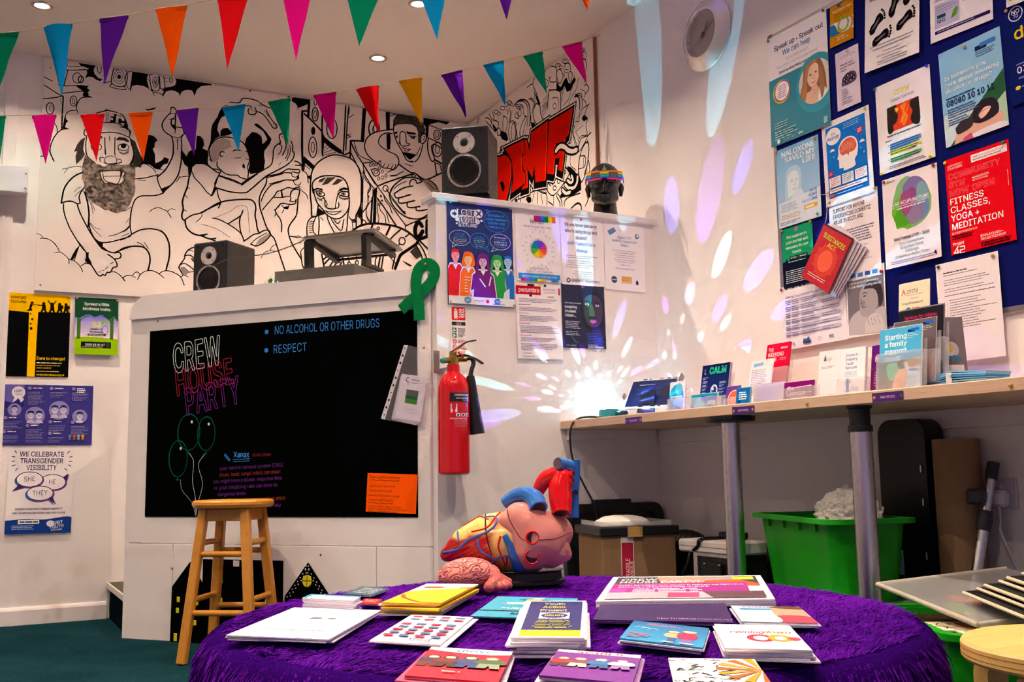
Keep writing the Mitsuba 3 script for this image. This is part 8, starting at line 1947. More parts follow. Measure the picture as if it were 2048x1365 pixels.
P = Print(.040, .077, 'e01818'); P.text(12, 70, '24/7', 26, 'f8e0e0', True, width=74); P.greek(16, 90, 84, 3, 16, 6, 'f8c0c0', 2)
pile(P, .702, 1.924, .003, (.024, -.034), (-.034, -.069), 'small red card tucked beside the card stack', 2, mess=.001)
P = Print(.179, .315, 'fdfbfe'); P.ell(50, 66, 6, 4, '5a4a58'); P.ell(66, 66, 5, 3.4, '6a5a5a'); P.ell(46, 70, 3, 2, '8a6a5a'); P.greek(30, 30, 80, 1, 1, 1.2, 'd0c8d4', 1, 0); P.greek(16, 136, 92, 1, 1, 1.6, 'a8a0b0', 2, 0)
pile(P, .509, 1.692, .008, (.122, -.130), (-.180, -.258), 'plain white A4 booklets nearest the left edge of the table', 4, 'f4f0f8', mess=.003, jit=5)
P = Print(.111, .305, 'fbc400'); P.poly([(0, 120), (20, 70), (60, 30), (100, 0), (100, 90), (60, 100), (20, 140)], 'f8ead8', True); P.poly([(0, 0), (100, 0), (100, 70), (50, 90), (10, 110), (0, 120)], 'faf0e4', True); P.ell(30, 60, 20, 16, 'e0481c'); P.poly([(80, 60), (100, 50), (100, 110), (84, 90)], 'e88a2a', True); P.poly([(0, 130), (30, 100), (100, 84), (100, 275), (0, 275)], 'fbc400', True); P.line([(6, 170), (20, 210), (60, 260), (100, 272)], 8, 'e04a12'); P.line([(10, 160), (40, 120), (96, 104)], 5, 'e8942a')
pile(P, .792, 1.827, .022, (.082, -.075), (-.191, -.238), 'stack of yellow and cream booklets in front of the brain model', 6, 'f0c838', mess=.005, jit=8)
P = Print(.120, .276, 'fdf6fa')
for r_ in range(8):
    for c_ in range(4):
        y = 14 + r_ * 25 + (18 if r_ > 1 else 0)
        if y < 196: P.rect(8 + c_ * 23 + (r_ % 2) * 2, y, 22 + c_ * 23 + (r_ % 2) * 2, y + 13, ('d01858', '4a6a9c')[(r_ + c_) % 2])
P.text(50, 222, 'Trust', 13, '3a4a78', True, width=34)
pile(P, .654, 1.543, .004, (.074, -.094), (-.161, -.224), 'white leaflets printed with rows of pink and blue blocks', 3, 'f6eef6', mess=.003, jit=2)
P = Print(.167, .275, '2a9cc0'); P.poly([(30, 24), (60, 20), (90, 34), (54, 42)], '20242c'); P.poly([(40, 22), (56, 18), (62, 32), (42, 34)], 'e8a018'); P.ell(54, 16, 8, 6, 'f4f0ea'); P.poly([(20, 52), (70, 46), (80, 60), (24, 64)], 'e8e4e0'); P.rect(18, 66, 82, 70, 'cfe4ec'); P.text(22, 106, 'SUBSTANCE', 12, 'dcf0f6', True, width=66); P.rect(0, 118, 100, 122, '14303c'); P.text(40, 146, 'MISUSE', 12, '14202c', True, width=46)
pile(P, .915, 1.677, .003, (.112, -.124), (-.166, -.219), 'teal substance misuse leaflet lying under the corner of the navy and yellow flyers', 2, '7ab8d0', mess=.002)
P = Print(.101, .295, 'fdfafc'); P.rect(10, 8, 94, 245, '1a2070'); P.rect(10, 240, 94, 282, 'f2e010')
for i, (s_, w) in enumerate((('Youth', 34), ('Action', 36), ('Project', 42))): P.text(50, 40 + i * 28, s_, 17, 'e8d860', True, width=w, align='c')
P.rect(30, 108, 76, 158, 'f4f2f6'); P.ell(53, 133, 20, 20, '1a2070'); P.text(53, 139, 'DRUGS', 13, 'f2e010', True, width=30, align='c'); P.greek(22, 170, 84, 6, 11, 4.5, 'a8a850', 3, .3, 'c')
pile(P, .782, 1.356, .026, (.082, -.059), (-.159, -.248), 'tall stack of navy and yellow Youth Action Project flyers in the table centre', 9, 'f6f2fa', tilt=.012, mess=.005, jit=4)
P = Print(.326, .419, 'fbf6f6'); P.rect(4, 5, 96, 62, '3a3438'); P.poly([(30, 5), (60, 5), (62, 40), (34, 44)], 'c88a78'); P.poly([(60, 5), (82, 5), (84, 44), (62, 40)], '9a8a8c'); P.poly([(62, 30), (84, 26), (96, 50), (96, 62), (62, 62)], 'b0562a'); P.rect(80, 9, 94, 27, 'b8c818'); P.text(84, 21, 'crew', 5, 'f4f4e0', True, width=8); P.rect(4, 44, 88, 92, '9a1c8a'); P.rect(4, 70, 14, 92, 'c03aa8')
for i, (s_, w) in enumerate((('CREW', 24), ('HOUSE PARTY!', 52))): P.text(7, 28 + i * 14, s_, 11, 'fbf6fb', True, width=w)
P.text(8, 58, 'EVERY SATURDAY from January to February and March from', 5.5, 'f4e0f0', True, width=78); P.text(8, 67, 'Workshops at the Crew Drop-in Space', 5.5, 'f4e0f0', True, width=56); P.greek(18, 73, 70, 3, 7, 3.4, 'f0c8e8', 3, .3); P.rect(4, 92, 96, 122, 'c8a8b8'); P.poly([(60, 92), (96, 92), (96, 122), (66, 122)], '5a3a48'); P.rect(40, 96, 58, 118, 'd0407a')
pile(P, 1.290, 1.691, .012, (.283, -.163), (-.258, -.330), 'big CREW HOUSE PARTY poster sheets in white margins at the right back of the table', 3, 'f4eef4', mess=.004, jit=9)
P = Print(.227, .370, '35105c'); P.text(46, 152, 'HEALTH OPPORTUNITIES TEAM', 5.4, 'd8c8e4', width=58); P.poly([(70, 30), (90, 26), (96, 34), (80, 38)], 'c83a68', True)
pile(P, 1.111, 1.527, .006, (.166, -.155), (-.220, -.298), 'large plain dark purple folders in front of the CREW HOUSE PARTY sheets', 3, '4a2a6c', mess=.003, jit=6, mat='vcs')
P = Print(.118, .199, 'c8d4e8'); P.rect(6, 20, 60, 60, 'e8ecf4'); P.rect(10, 28, 56, 48, '4a88c0'); P.text(16, 18, 'CHANGES', 9, '4a6aa0', True, width=56); P.poly([(56, 20), (84, 10), (100, 30), (100, 120), (60, 110), (54, 60)], 'c89a80', True); P.poly([(52, 14), (76, 2), (100, 10), (100, 34), (70, 30)], '5a3a24', True); P.poly([(50, 110), (70, 96), (100, 110), (100, 168), (56, 168)], 'b8405a', True); P.poly([(0, 90), (40, 84), (56, 120), (50, 168), (0, 168)], 'd8dce8', True)
pile(P, 1.198, 1.339, .006, (.085, -.082), (-.114, -.163), 'photo leaflets of a person reading at the right of the purple folders', 3, 'd8d4e4', mess=.003, jit=7)
P = Print(.138, .171, '1878b4'); P.grad(0, 0, 100, 124, '146aa8', '2a9ad0'); P.text(18, 22, '4boys...', 13, 'd8607a', True, width=50, skew=.2)
for k in range(3): P.line([(8 + k * 9, 44 + k * 4), (14 + k * 9, 36 + k * 4), (22 + k * 9, 42 + k * 4)], 1.6, 'a8d8f0')
P.ell(60, 74, 11, 16, 'a8b088'); P.ell(78, 72, 13, 22, 'c02860'); P.ell(60, 54, 7, 7, 'e0b8a0'); P.ell(79, 46, 9, 7, 'e0c0a0'); P.rect(56, 90, 66, 116, '3a5a9a'); P.rect(72, 94, 86, 118, '7a6ab8'); P.ell(58, 118, 8, 4, 'e8e0e8'); P.ell(80, 118, 9, 4, 'e8e0e8'); P.greek(6, 84, 40, 4, 8, 3.6, 'c070a0', 2)
pile(P, .919, 1.258, .010, (.049, -.129), (-.114, -.128), 'teal blue leaflets with cartoon boys right of the navy and yellow stack', 4, '5a98b8', mess=.004, jit=11)
P = Print(.111, .208, 'fbf6f8'); P.text(14, 74, 'coming', 20, 'c01848', True, width=44, skew=.2); P.text(56, 70, 'down', 18, 'd86a18', True, width=36, skew=.2); P.ring(50, 110, 17, 26, 8, 'c8284a'); P.ring(74, 108, 15, 24, 8, 'e8a818'); P.ell(90, 112, 8, 12, 'e04858')
pile(P, .989, 1.133, .016, (.081, -.076), (-.120, -.170), 'stack of white leaflets with red and orange swirled lettering at the right front', 7, 'efe8f4', mess=.003, jit=12)
P = Print(.124, .199, 'cc1238'); P.poly([(0, 0), (100, 0), (100, 22), (60, 30), (0, 16)], 'f6eef4', True); P.text(32, 22, '4BOYS', 13, '2a8ab8', True, width=46)
for x, tp, lo, hr in ((14, '4a2a5a', '6a3028', '3a2018'), (34, '7a2a2a', '4a2a24', '2a1a14'), (58, '3a4a7a', '2a4a88', '5a3a28'), (82, '4a6a4a', '8aa088', 'b07030')): fig(P, x, 80, 2.6, tp, lo, hr)
P.greek(36, 132, 56, 1, 1, 5, 'e8c0c8', 3, 0)
pile(P, .564, 1.211, .010, (.077, -.098), (-.108, -.167), 'red 4BOYS leaflets with four cartoon figures at the left front', 4, 'e8688a', mess=.004, jit=13)
P = Print(.116, .170, '7c2a9c'); P.poly([(0, 0), (100, 0), (100, 18), (0, 14)], 'f6eef4'); P.text(24, 15, '4GIRLS', 12, 'c82a58', True, width=56)
for x, tp, lo, hr in ((14, 'c82a3a', '5a2a38', 'e07a30'), (34, '8a4a5a', 'e8c8c0', 'c8a0a8'), (58, '2a78b8', '3a5a98', 'd8b8c8'), (82, 'd8c8e0', '9a78b8', '8a6a9a')): fig(P, x, 70, 2.2, tp, lo, hr)
pile(P, .677, 1.078, .017, (.065, -.096), (-.106, -.134), 'violet 4GIRLS leaflets with four cartoon figures at the front centre', 6, 'b088c0', mess=.004, jit=14)
P = Print(.111, .173, 'f0ece8'); r_ = np.random.default_rng(4)
for k in range(46): x, y = r_.uniform(0, 66), r_.uniform(0, 150); P.line([(x, y), (x + r_.uniform(-8, 8), y + r_.uniform(-8, 8)), (x + r_.uniform(-9, 9), y + r_.uniform(-9, 9))], r_.uniform(1.2, 4), '15131a')
for k in range(9): a = -1.5 + k * .42; P.poly([(100, 70), (100 - 50 * math.cos(a), 70 + 70 * math.sin(a)), (100 - 50 * math.cos(a + .22), 70 + 70 * math.sin(a + .22))], ('f0a010', 'e8600c')[k % 2])
pile(P, .819, 1.018, .004, (.087, -.069), (-.097, -.143), 'black and white scribbled flyer with orange rays at the front edge', 2, 'e8e0dc', mess=.002)

# ------------------------------------------------------------------ the big heart model and the brain model; (x right, y away, z up) from tracing units of .269 mm
HC = np.array([1.108, 2.035]); az = math.atan2(HC[0], HC[1]); hr_, hf_ = np.array([math.cos(az), -math.sin(az), 0]), np.array([math.sin(az), math.cos(az), 0]); K = .000269
def hp(X, Y, d=0.0): return np.array([HC[0], HC[1], ZT]) + hr_ * (X - 1000) * K + hf_ * d * K + np.array([0, 0, (1178 - Y) * K])
def blob(chains, edge=.006, it=8):
    M_ = None
    for ch in chains:
        h_ = man(hullspheres([(hp(x, y, d), r * K) for x, y, r, d in ch], 3)); M_ = h_ if M_ is None else M_ + h_
    m = unman(M_.refine_to_length(edge)); trimesh.smoothing.filter_taubin(m, .5, .53, it); return m
t = thing('heart_model', 'giant glossy anatomical heart model tilted on a black base, behind the leaflets', 'heart model')
b_ = lathe([(0, 0), (330, 0), (348, 10), (345, 34), (322, 44), (314, 100), (330, 112), (322, 118), (300, 104), (0, 100)], 56); b_.apply_scale((K, K * .82, K)); xf(b_, hp(985, 1178, 30), hr_, hf_, (0, 0, 1)); obj('base', b_, 'vcs', t, col='0b0c12', smooth=40)
ven = blob([[(345, 930, 58, 0), (520, 850, 150, 0)], [(520, 850, 150, 0), (720, 830, 235, 0)], [(720, 830, 235, 0), (900, 830, 255, 10)]])
P_ = (ven.vertices - np.array([HC[0], HC[1], ZT])) / K; X_, Y_ = P_ @ hr_ + 1000, 1178 - P_[:, 2]
fat = np.maximum.reduce([np.exp(-(((X_ - cx) / rx) ** 2 + ((Y_ - cy) / ry) ** 2) ** 2) for cx, cy, rx, ry in ((600, 690, 140, 70), (740, 570, 110, 60), (820, 830, 90, 150), (880, 1010, 80, 110), (460, 760, 70, 40))]); fat = np.clip(fat * 1.6 + .5 * (meshkit.fbm(ven.vertices * 60, 3) - .5), 0, 1)[:, None]
st = (.75 + .25 * np.sin((X_ * .5 + Y_) * .16))[:, None]
obj('ventricles', ven, 'vcg', t, col=lin('c41420') * st * (1 - fat) + lin('e8c070') * fat, smooth=True)
def surf(m, X, Y, off=0):   # the front of m along the view at tracing point X, Y
    o = np.array([hp(x, y, -1500) for x, y in zip(X, Y)]); loc, ir, _ = m.ray.intersects_location(o, np.tile(hf_, (len(o), 1)), multiple_hits=False); out = {}
    for l, i_ in zip(loc, ir): out[i_] = l - hf_ * off * K
    return np.array([out[k_] for k_ in sorted(out)])
def vein(m, pts, w, c, name):
    s_ = spline(pts, 6); q_ = surf(m, s_[:, 0], s_[:, 1], w * .25)
    if len(q_) > 3: obj(name, tube(q_, np.linspace(w, w * .6, len(q_)) * K, 8), 'vcg', t, col=c, smooth=True)
for p_, w_ in (([(315, 910), (440, 880), (520, 810), (600, 770), (690, 735), (750, 690), (770, 640), (740, 615), (650, 625)], 11), ([(610, 790), (630, 880), (700, 930), (750, 965), (800, 935), (880, 930)], 10), ([(540, 990), (680, 1000), (760, 965)], 9), ([(440, 740), (450, 800), (440, 830)], 8), ([(395, 790), (405, 850)], 7), ([(720, 1050), (800, 1075), (900, 1050)], 8)): vein(ven, p_, w_, '3a64c0', 'vein')
for p_, w_ in (([(640, 590), (720, 575), (800, 580), (760, 620), (690, 700), (560, 735)], 9), ([(800, 770), (780, 850), (800, 920), (830, 1000), (835, 1085)], 9), ([(850, 940), (842, 1010), (815, 1015)], 7), ([(480, 700), (620, 620), (700, 640)], 8), ([(700, 560), (745, 520), (770, 560)], 8)): vein(ven, p_, w_, 'd01018', 'artery')
vein(ven, [(672, 580), (680, 720), (700, 830), (725, 920)], 6, '2a0808', 'seam')
atr = blob([[(960, 640, 140, -120), (1040, 700, 190, -110)], [(1040, 700, 190, -110), (1110, 800, 235, -90), (1030, 880, 190, -110)], [(1110, 800, 235, -60), (1250, 760, 150, -40), (1310, 760, 92, -40)], [(1200, 880, 170, -60), (1330, 940, 55, -60)], [(880, 660, 100, -130), (960, 720, 120, -140)], [(1030, 900, 180, -90), (1060, 960, 120, -80)]])
obj('atria', atr, 'vcg', t, col='d2867e', smooth=True)
vein(atr, [(855, 545), (880, 650), (960, 780), (1000, 800)], 4, '5a1a18', 'seam'); vein(atr, [(1112, 800), (1230, 795), (1300, 780), (1390, 757)], 4, '5a1a18', 'seam')
s_ = spline([(835, 765), (880, 860), (915, 960), (965, 1075)], 6); q_ = np.vstack([surf(cat_([ven, atr]), s_[:, 0], s_[:, 1], 6)]); obj('coronary_sinus', tube(q_, np.linspace(24, 46, len(q_)) * K, 12), 'vcg', t, col='1a58a8', smooth=True)
for X, Y, rx in ((1058, 780, 56), (1052, 937, 62)):
    c_ = surf(atr, np.array([X * 1.0]), np.array([Y * 1.0]), 0)[0]; n_ = -hf_ + .12 * hr_; n_ /= np.linalg.norm(n_); x_ = np.cross([0, 0, 1.0], n_); x_ /= np.linalg.norm(x_); y_ = np.cross(n_, x_)
    k_ = obj('valve_ring', xf(lathe([(rx * K, -30 * K), (rx * K, 10 * K), (rx * .9 * K, 16 * K), (rx * .76 * K, 8 * K), (rx * .74 * K, -10 * K)], 32, cap=False), c_, x_, y_, n_), 'vcg', t, col='cc1418', smooth=40); obj('opening', xf(lathe([(rx * .78 * K, -2 * K), (0, -3 * K)], 28, cap=False), c_, x_, y_, n_), 'vcs', k_, col='1c0a0c')
def pipe(name, pts, rad, c, mouth=None, mc='1a0608'):
    p_ = spline([hp(x, y, d) for x, y, d in pts], 8); r_ = np.interp(np.linspace(0, 1, len(p_)), np.linspace(0, 1, len(rad)), rad) * K; k_ = obj(name, tube(p_, r_, 24), 'vcg', t, col=c, smooth=40)
    if mouth is not None:
        d_ = p_[0] - p_[1]; d_ /= np.linalg.norm(d_); x_ = np.cross([.1, .2, 1.0], d_); x_ /= np.linalg.norm(x_); y_ = np.cross(d_, x_); R = r_[0]
        obj('rim', xf(lathe([(R, -R * .2), (R * 1.06, 0), (R * .98, R * .1), (R * .8, R * .04), (R * .78, -R * .1)], 28, cap=False), p_[0], x_, y_, d_), 'vcg', k_, col=c, smooth=True); obj('opening', xf(lathe([(R * .8, .0012), (0, .001)], 24, cap=False), p_[0], x_, y_, d_), 'vcs', k_, col=mc)
    return k_
pipe('pulmonary_artery', [(1115, 552, -230), (1085, 480, -150), (1010, 440, -80), (920, 460, -30), (830, 515, 0)], (74, 78, 66, 58, 50), '2a68b8', 1)
pipe('aorta', [(1304, 596, -150), (1300, 500, -110), (1300, 390, -80), (1325, 300, -60), (1350, 262, -40)], (80, 96, 98, 86, 52), 'd80c14', 1)
pipe('aortic_arch', [(1100, 470, 20), (1130, 395, 0), (1180, 320, -20), (1260, 285, -40), (1330, 290, -50)], (42, 56, 66, 74, 78), 'd80c14')
pipe('vena_cava', [(1285, 190, -110), (1330, 195, -60), (1385, 215, 0)], (48, 48, 56), '2a68b8', 1, '6a4a48'); pipe('vena_cava', [(1430, 165, 60), (1425, 300, 50), (1412, 460, 40), (1395, 640, 20)], (52, 50, 50, 60), '1f5cb0'); pipe('vena_cava', [(1428, 432, -40), (1405, 440, 20)], (30, 34), '1f5cb0', 1)
for X, Y in ((1400, 278), (1392, 338)): obj('aorta_branch_hole', sphere(20 * K, hp(X, Y, -105), 2, (1, 1, .7)), 'vcs', t, col='4a0a0c') if 0 else pipe('aorta_branch', [(X + 12, Y - 4, -125), (X - 60, Y + 20, -70)], (24, 30), 'd80c14', 1, '2a0608')
t = thing('brain_model', 'pink rubber brain model lying in front of the heart model base', 'brain model')
HC = np.array([.952, 2.015]); az = math.atan2(HC[0], HC[1]); hr_, hf_ = np.array([math.cos(az), -math.sin(az), 0]), np.array([math.sin(az), math.cos(az), 0]); K = .000262
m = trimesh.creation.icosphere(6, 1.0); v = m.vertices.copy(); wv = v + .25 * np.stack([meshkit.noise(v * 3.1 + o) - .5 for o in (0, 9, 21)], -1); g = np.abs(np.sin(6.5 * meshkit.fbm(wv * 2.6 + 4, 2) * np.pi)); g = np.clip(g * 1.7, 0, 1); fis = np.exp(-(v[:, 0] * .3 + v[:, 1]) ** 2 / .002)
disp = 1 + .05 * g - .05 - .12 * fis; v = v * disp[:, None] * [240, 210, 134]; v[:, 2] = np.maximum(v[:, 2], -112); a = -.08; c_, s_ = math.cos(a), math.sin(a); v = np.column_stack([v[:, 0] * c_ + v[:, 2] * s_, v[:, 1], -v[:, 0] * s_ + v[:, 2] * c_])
W = np.array([HC[0], HC[1], ZT]) + np.outer(v[:, 0] - 0, hr_) * K + np.outer(v[:, 1], hf_) * K + np.outer(v[:, 2] + 122, [0, 0, 1.0]) * K
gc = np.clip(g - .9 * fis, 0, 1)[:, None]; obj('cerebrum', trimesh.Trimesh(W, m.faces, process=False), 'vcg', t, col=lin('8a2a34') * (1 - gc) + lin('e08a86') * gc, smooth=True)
hp2 = lambda X, Y, d=0.0: np.array([HC[0], HC[1], ZT]) + hr_ * (X - 365) * K + hf_ * d * K + np.array([0, 0, (1236 - Y) * K])
M_ = None
for ch in ([(560, 1120, 85, -40), (600, 1170, 70, -90)], [(600, 1170, 70, -90), (545, 1205, 46, -170)], [(600, 1170, 60, -90), (630, 1205, 32, -160)], [(610, 1170, 56, -80), (672, 1205, 30, -140)], [(615, 1160, 50, -70), (710, 1200, 28, -110)], [(610, 1140, 50, -60), (712, 1170, 24, -80)]):
    h_ = man(hullspheres([(hp2(x, y, d), r * K) for x, y, r, d in ch], 3)); M_ = h_ if M_ is None else M_ + h_
m = unman(M_.refine_to_length(.003)); trimesh.smoothing.filter_taubin(m, .5, .53, 4); q_ = meshkit.noise(m.vertices * 260)[:, None]; obj('brain_stem', m, 'vcg', t, col=lin('b4504e') * q_ + lin('d8807a') * (1 - q_), smooth=True)
# ------------------------------------------------------------------ stools
t = thing('bar_stool', 'tall honey coloured wooden bar stool in front of the chalkboard', 'stool')
SC, SH = np.array([.905, 4.03]), .600
obj('seat', mv(lathe([(0, SH - .030), (.135, SH - .030), (.150, SH - .026), (.155, SH - .016), (.154, SH - .006), (.146, SH), (0, SH + .0005)], 56), SC[0], SC[1], 0), 'honey_wood', t, smooth=30)
l0 = np.array([.718, 3.998]) - SC; e1 = np.array([l0[0], l0[1]]); e2 = np.array([-e1[1], e1[0]]); feet = [e1, e2, -e1, -e2]
tops = [f * .115 / np.linalg.norm(f) for f in feet]
at_ = lambda k, z: np.array([*(SC + feet[k] + (tops[k] - feet[k]) * z / (SH - .03)), z])
for k in range(4):
    obj('leg', bar(at_(k, .002), at_(k, SH - .031), .034, .034, (feet[k][0] - feet[k][1], feet[k][0] + feet[k][1], 0), .004), 'honey_wood', t)
    a, b = at_(k, SH - .055), at_((k + 1) % 4, SH - .055); obj('apron', bar(a, b, .018, .045, (0, 0, 1), .002), 'honey_wood', t)
    for z in ((.185, .40) if k % 2 == 0 else (.23, .44)): obj('stretcher', tube([at_(k, z), at_((k + 1) % 4, z)], .011, 12), 'honey_wood', t, smooth=40)
t = thing('round_stool', 'low round birch plywood stool with bent legs at the bottom right corner', 'stool')
BC, BH = np.array([1.372, .882]), .450
obj('seat', mv(lathe([(0, BH - .026), (.174, BH - .026), (.177, BH - .022), (.177, BH - .004), (.174, BH), (0, BH + .0003)], 64), BC[0], BC[1], 0), 'birch', t, smooth=30)
for z in (BH - .018, BH - .010): obj('ply_line', mv(lathe([(.1772, z), (.1776, z + .0008), (.1772, z + .0016)], 64, cap=False), BC[0], BC[1], 0), 'vc', t, col='a87838')
for k in range(4):
    a = math.radians(95 + 90 * k); d = np.array([math.cos(a), math.sin(a)]); n_ = np.array([-d[1], d[0]])
    pth = [(.075, BH - .038), (.125, BH - .038)] + [(.140 + .026 * math.sin(q), BH - .064 + .026 * math.cos(q)) for q in np.linspace(0, math.pi / 2, 7)] + [(.168, .2), (.170, .002)]
    g = sg.LineString(pth).buffer(.0115, cap_style='flat', join_style='round'); m = prism(g, .052); v = m.vertices; m = trimesh.Trimesh(np.column_stack([BC[0] + d[0] * v[:, 0] + n_[0] * (v[:, 2] - .026), BC[1] + d[1] * v[:, 0] + n_[1] * (v[:, 2] - .026), v[:, 1]]), m.faces); m.fix_normals(); lg = obj('leg', m, 'birch', t, smooth=30)
    obj('screw', mv(rot(lathe([(.004, 0), (.003, .001), (0, .001)], 10), math.pi / 2, np.array([-d[1], d[0], 0])), *(BC + d * .182), .34), 'vcm', lg, col='6a5030')

# ------------------------------------------------------------------ the second crate at the lower right and what lies on it
recycling_box('recycling_box', 'green recycling box behind the birch stool holding cartoon cards', 1.95, 2.29, 1.399, 1.889, .0, .330, yaw=-30.5)
cq, ex, ey = np.array([2.12, 1.644]), np.array([.862, -.507]), np.array([.507, .862])
def in_crate(u, v): return cq + ex * u + ey * v
fm = lambda u, v, z, du, dv, dz: None
def slabq(name, corners, th_, mat, col, label, cat, P=None, parent=None):
    c = np.array(corners, float); n_ = np.cross(c[1] - c[0], c[3] - c[0]); n_ /= np.linalg.norm(n_); n_ *= np.sign(n_[2]) or 1
    m = trimesh.Trimesh(np.vstack([c, c + n_ * th_]), [(0, 2, 1), (0, 3, 2), (4, 5, 6), (4, 6, 7)] + [x for i in range(4) for x in ((i, (i + 1) % 4, (i + 1) % 4 + 4), (i, (i + 1) % 4 + 4, i + 4))], process=False); m.fix_normals(); k = obj(name, m, mat, parent, col=col)
    if label: tag(k, label, cat)
    return k
def c3(u, v, z): return [*in_crate(u, v), z]
for i, (u, v, s_, lab) in enumerate(((-.10, -.03, 0, 'cream cartoon card lying in the lower right green box'), (-.06, -.17, 1, 'plain cream card beside the cartoon card in the green box'))):
    P = Print(.13, .11, 'e8d8bc')
    if i == 0: P.poly([(10, 20), (30, 8), (60, 10), (80, 6), (70, 20), (40, 24)], 'd8641c', True); P.ell(30, 34, 4, 5, '1c1814'); P.line([(20, 50), (40, 60), (60, 50), (80, 56)], 2, '2a2018'); P.line([(30, 66), (50, 70), (76, 40)], 2, '2a2018'); P.ell(64, 32, 3, 4, '1c1814')
    mm, c = P.mesh(lambda x, y, q: np.column_stack([(in_crate(0, 0)[0] + ex[0] * (u + (P.h - y) - .05) + ey[0] * (v + .06 - x)), (in_crate(0, 0)[1] + ex[1] * (u + (P.h - y) - .05) + ey[1] * (v + .06 - x)), .318 + .002 * i + q]), .003); k = obj('card', mm, 'vc', None, col=c); tag(k, lab, 'card')
k = obj('card_filling', rotz(box(-.13, .13, -.20, .20, .04, .316, .004), math.radians(-30.5)).apply_translation((cq[0], cq[1], 0)), 'vc', None, col='3a3026'); tag(k, 'dark bundle of papers filling the lower right green box', 'papers')
# dotted blister sheet and a leaflet on its front
t = thing('blister_sheet', 'grey sheet of blue domes leaning on the front of the lower right green box', 'sheet')
bpos = lambda s_, o, z: np.array([2.098 - .507 * s_ - ex[0] * (o + .016), 1.941 - .862 * s_ - ex[1] * (o + .016), z])
c = [bpos(.16, .0, .02), bpos(.40, .0, .02), bpos(.40, -.012, .285), bpos(.16, -.012, .285)]; slabq('sheet', c, .003, 'vcs', '5a6070', None, None, parent=t)
for i in range(8):
    for j in range(7):
        if (i, j) not in ((3, 2), (5, 1)): obj('dome', sphere(.0085, bpos(.185 + j * .030, .004, .27 - i * .032), 2), 'vcg', t, col='2a62b0')
P = Print(.085, .20, 'd8d4e0'); P.rect(0, 0, 100, 70, 'c83a14'); P.text(10, 26, 'Crew', 18, 'f0ece8', True, width=70); P.poly([(20, 30), (80, 36), (60, 66), (10, 60)], 'e8821c', True)
for k in range(12): P.line([(10 + (k * 37) % 80, 80 + k * 11), (30 + (k * 53) % 60, 90 + k * 11), (20 + (k * 29) % 70, 100 + k * 11)], 5, '141218')
O_ = bpos(.445, .004, .285); mm, c = P.mesh(lambda x, y, q: O_ + np.outer(x, -np.array([*ey, 0])) + np.outer(y, [0, 0, -1.0]) - np.outer(q, [*ex, 0]), .001); k = obj('leaflet', mm, 'vcs', None, col=c); tag(k, 'orange, black and white Crew leaflet on the green box beside the birch stool leg', 'leaflet')
# clear lid with flyers, and dark folders with cream edges on top
t = thing('clear_lid', 'clear plastic box lid with flyers under it lying tilted across the lower right green box', 'lid')
A_, B_ = np.array([2.105, 1.945, .384]), np.array([1.955, 1.530, .345]); D_ = np.array([.30, -.16, .035])
slabq('sheet', [A_, B_, B_ + D_, A_ + D_], .003, 'acrylic', None, None, None, parent=t)
for a, b in ((A_, B_), (A_, A_ + D_), (B_, B_ + D_)): obj('rim', tube([a, b], .0065, 10), 'vcg', t, col='b8b0a4', smooth=True)
P = Print(.20, .14, '4a4438'); P.poly([(4, 20), (30, 6), (60, 14), (40, 28), (10, 34)], 'c8501c', True); P.poly([(30, 40), (60, 34), (96, 50), (80, 66), (40, 58)], '6a9a24', True); P.poly([(44, 20), (70, 16), (84, 30), (60, 34)], 'b0a8b0', True)
uu = (B_ - A_) / np.linalg.norm(B_ - A_); vv = D_ / np.linalg.norm(D_); mm, c = P.mesh(lambda x, y, q: A_ + np.outer(.16 + x, uu) + np.outer(.13 - y * .8, vv) + np.outer(q - .006, [0, 0, 1.0]), .001); k = obj('flyers', mm, 'vc', None, col=c); tag(k, 'orange and green flyer seen through the tilted clear lid', 'flyer')
for i in range(6):
    o = np.array([2.075 + .012 * (i % 2) , 1.655 - .03 * i, .390 + .011 * i]); a = np.array([-.20, -.36, -.022]); b = np.array([.26, -.145, .02])
    k = slabq('folder', [o, o + a, o + a + b, o + b], .007, 'vcs', ('101214', '16181a', '0e1a14', '14100f', '101418', '9a8f86')[i], ('lowest dark folder on the clear lid at the right edge', 'second dark folder from the bottom of the pile on the clear lid', 'dark green folder in the middle of the pile on the clear lid', 'fourth folder from the bottom of the pile on the clear lid', 'fifth dark folder of the pile on the clear lid', 'pale grey folder topmost of the pile on the clear lid')[i], 'folder')
    obj('cream_edge', tube([o + [-.002, .002, .0035], o + a + [-.002, .002, .0035]], .0042, 6), 'vcs', k, col='d8c8b0')

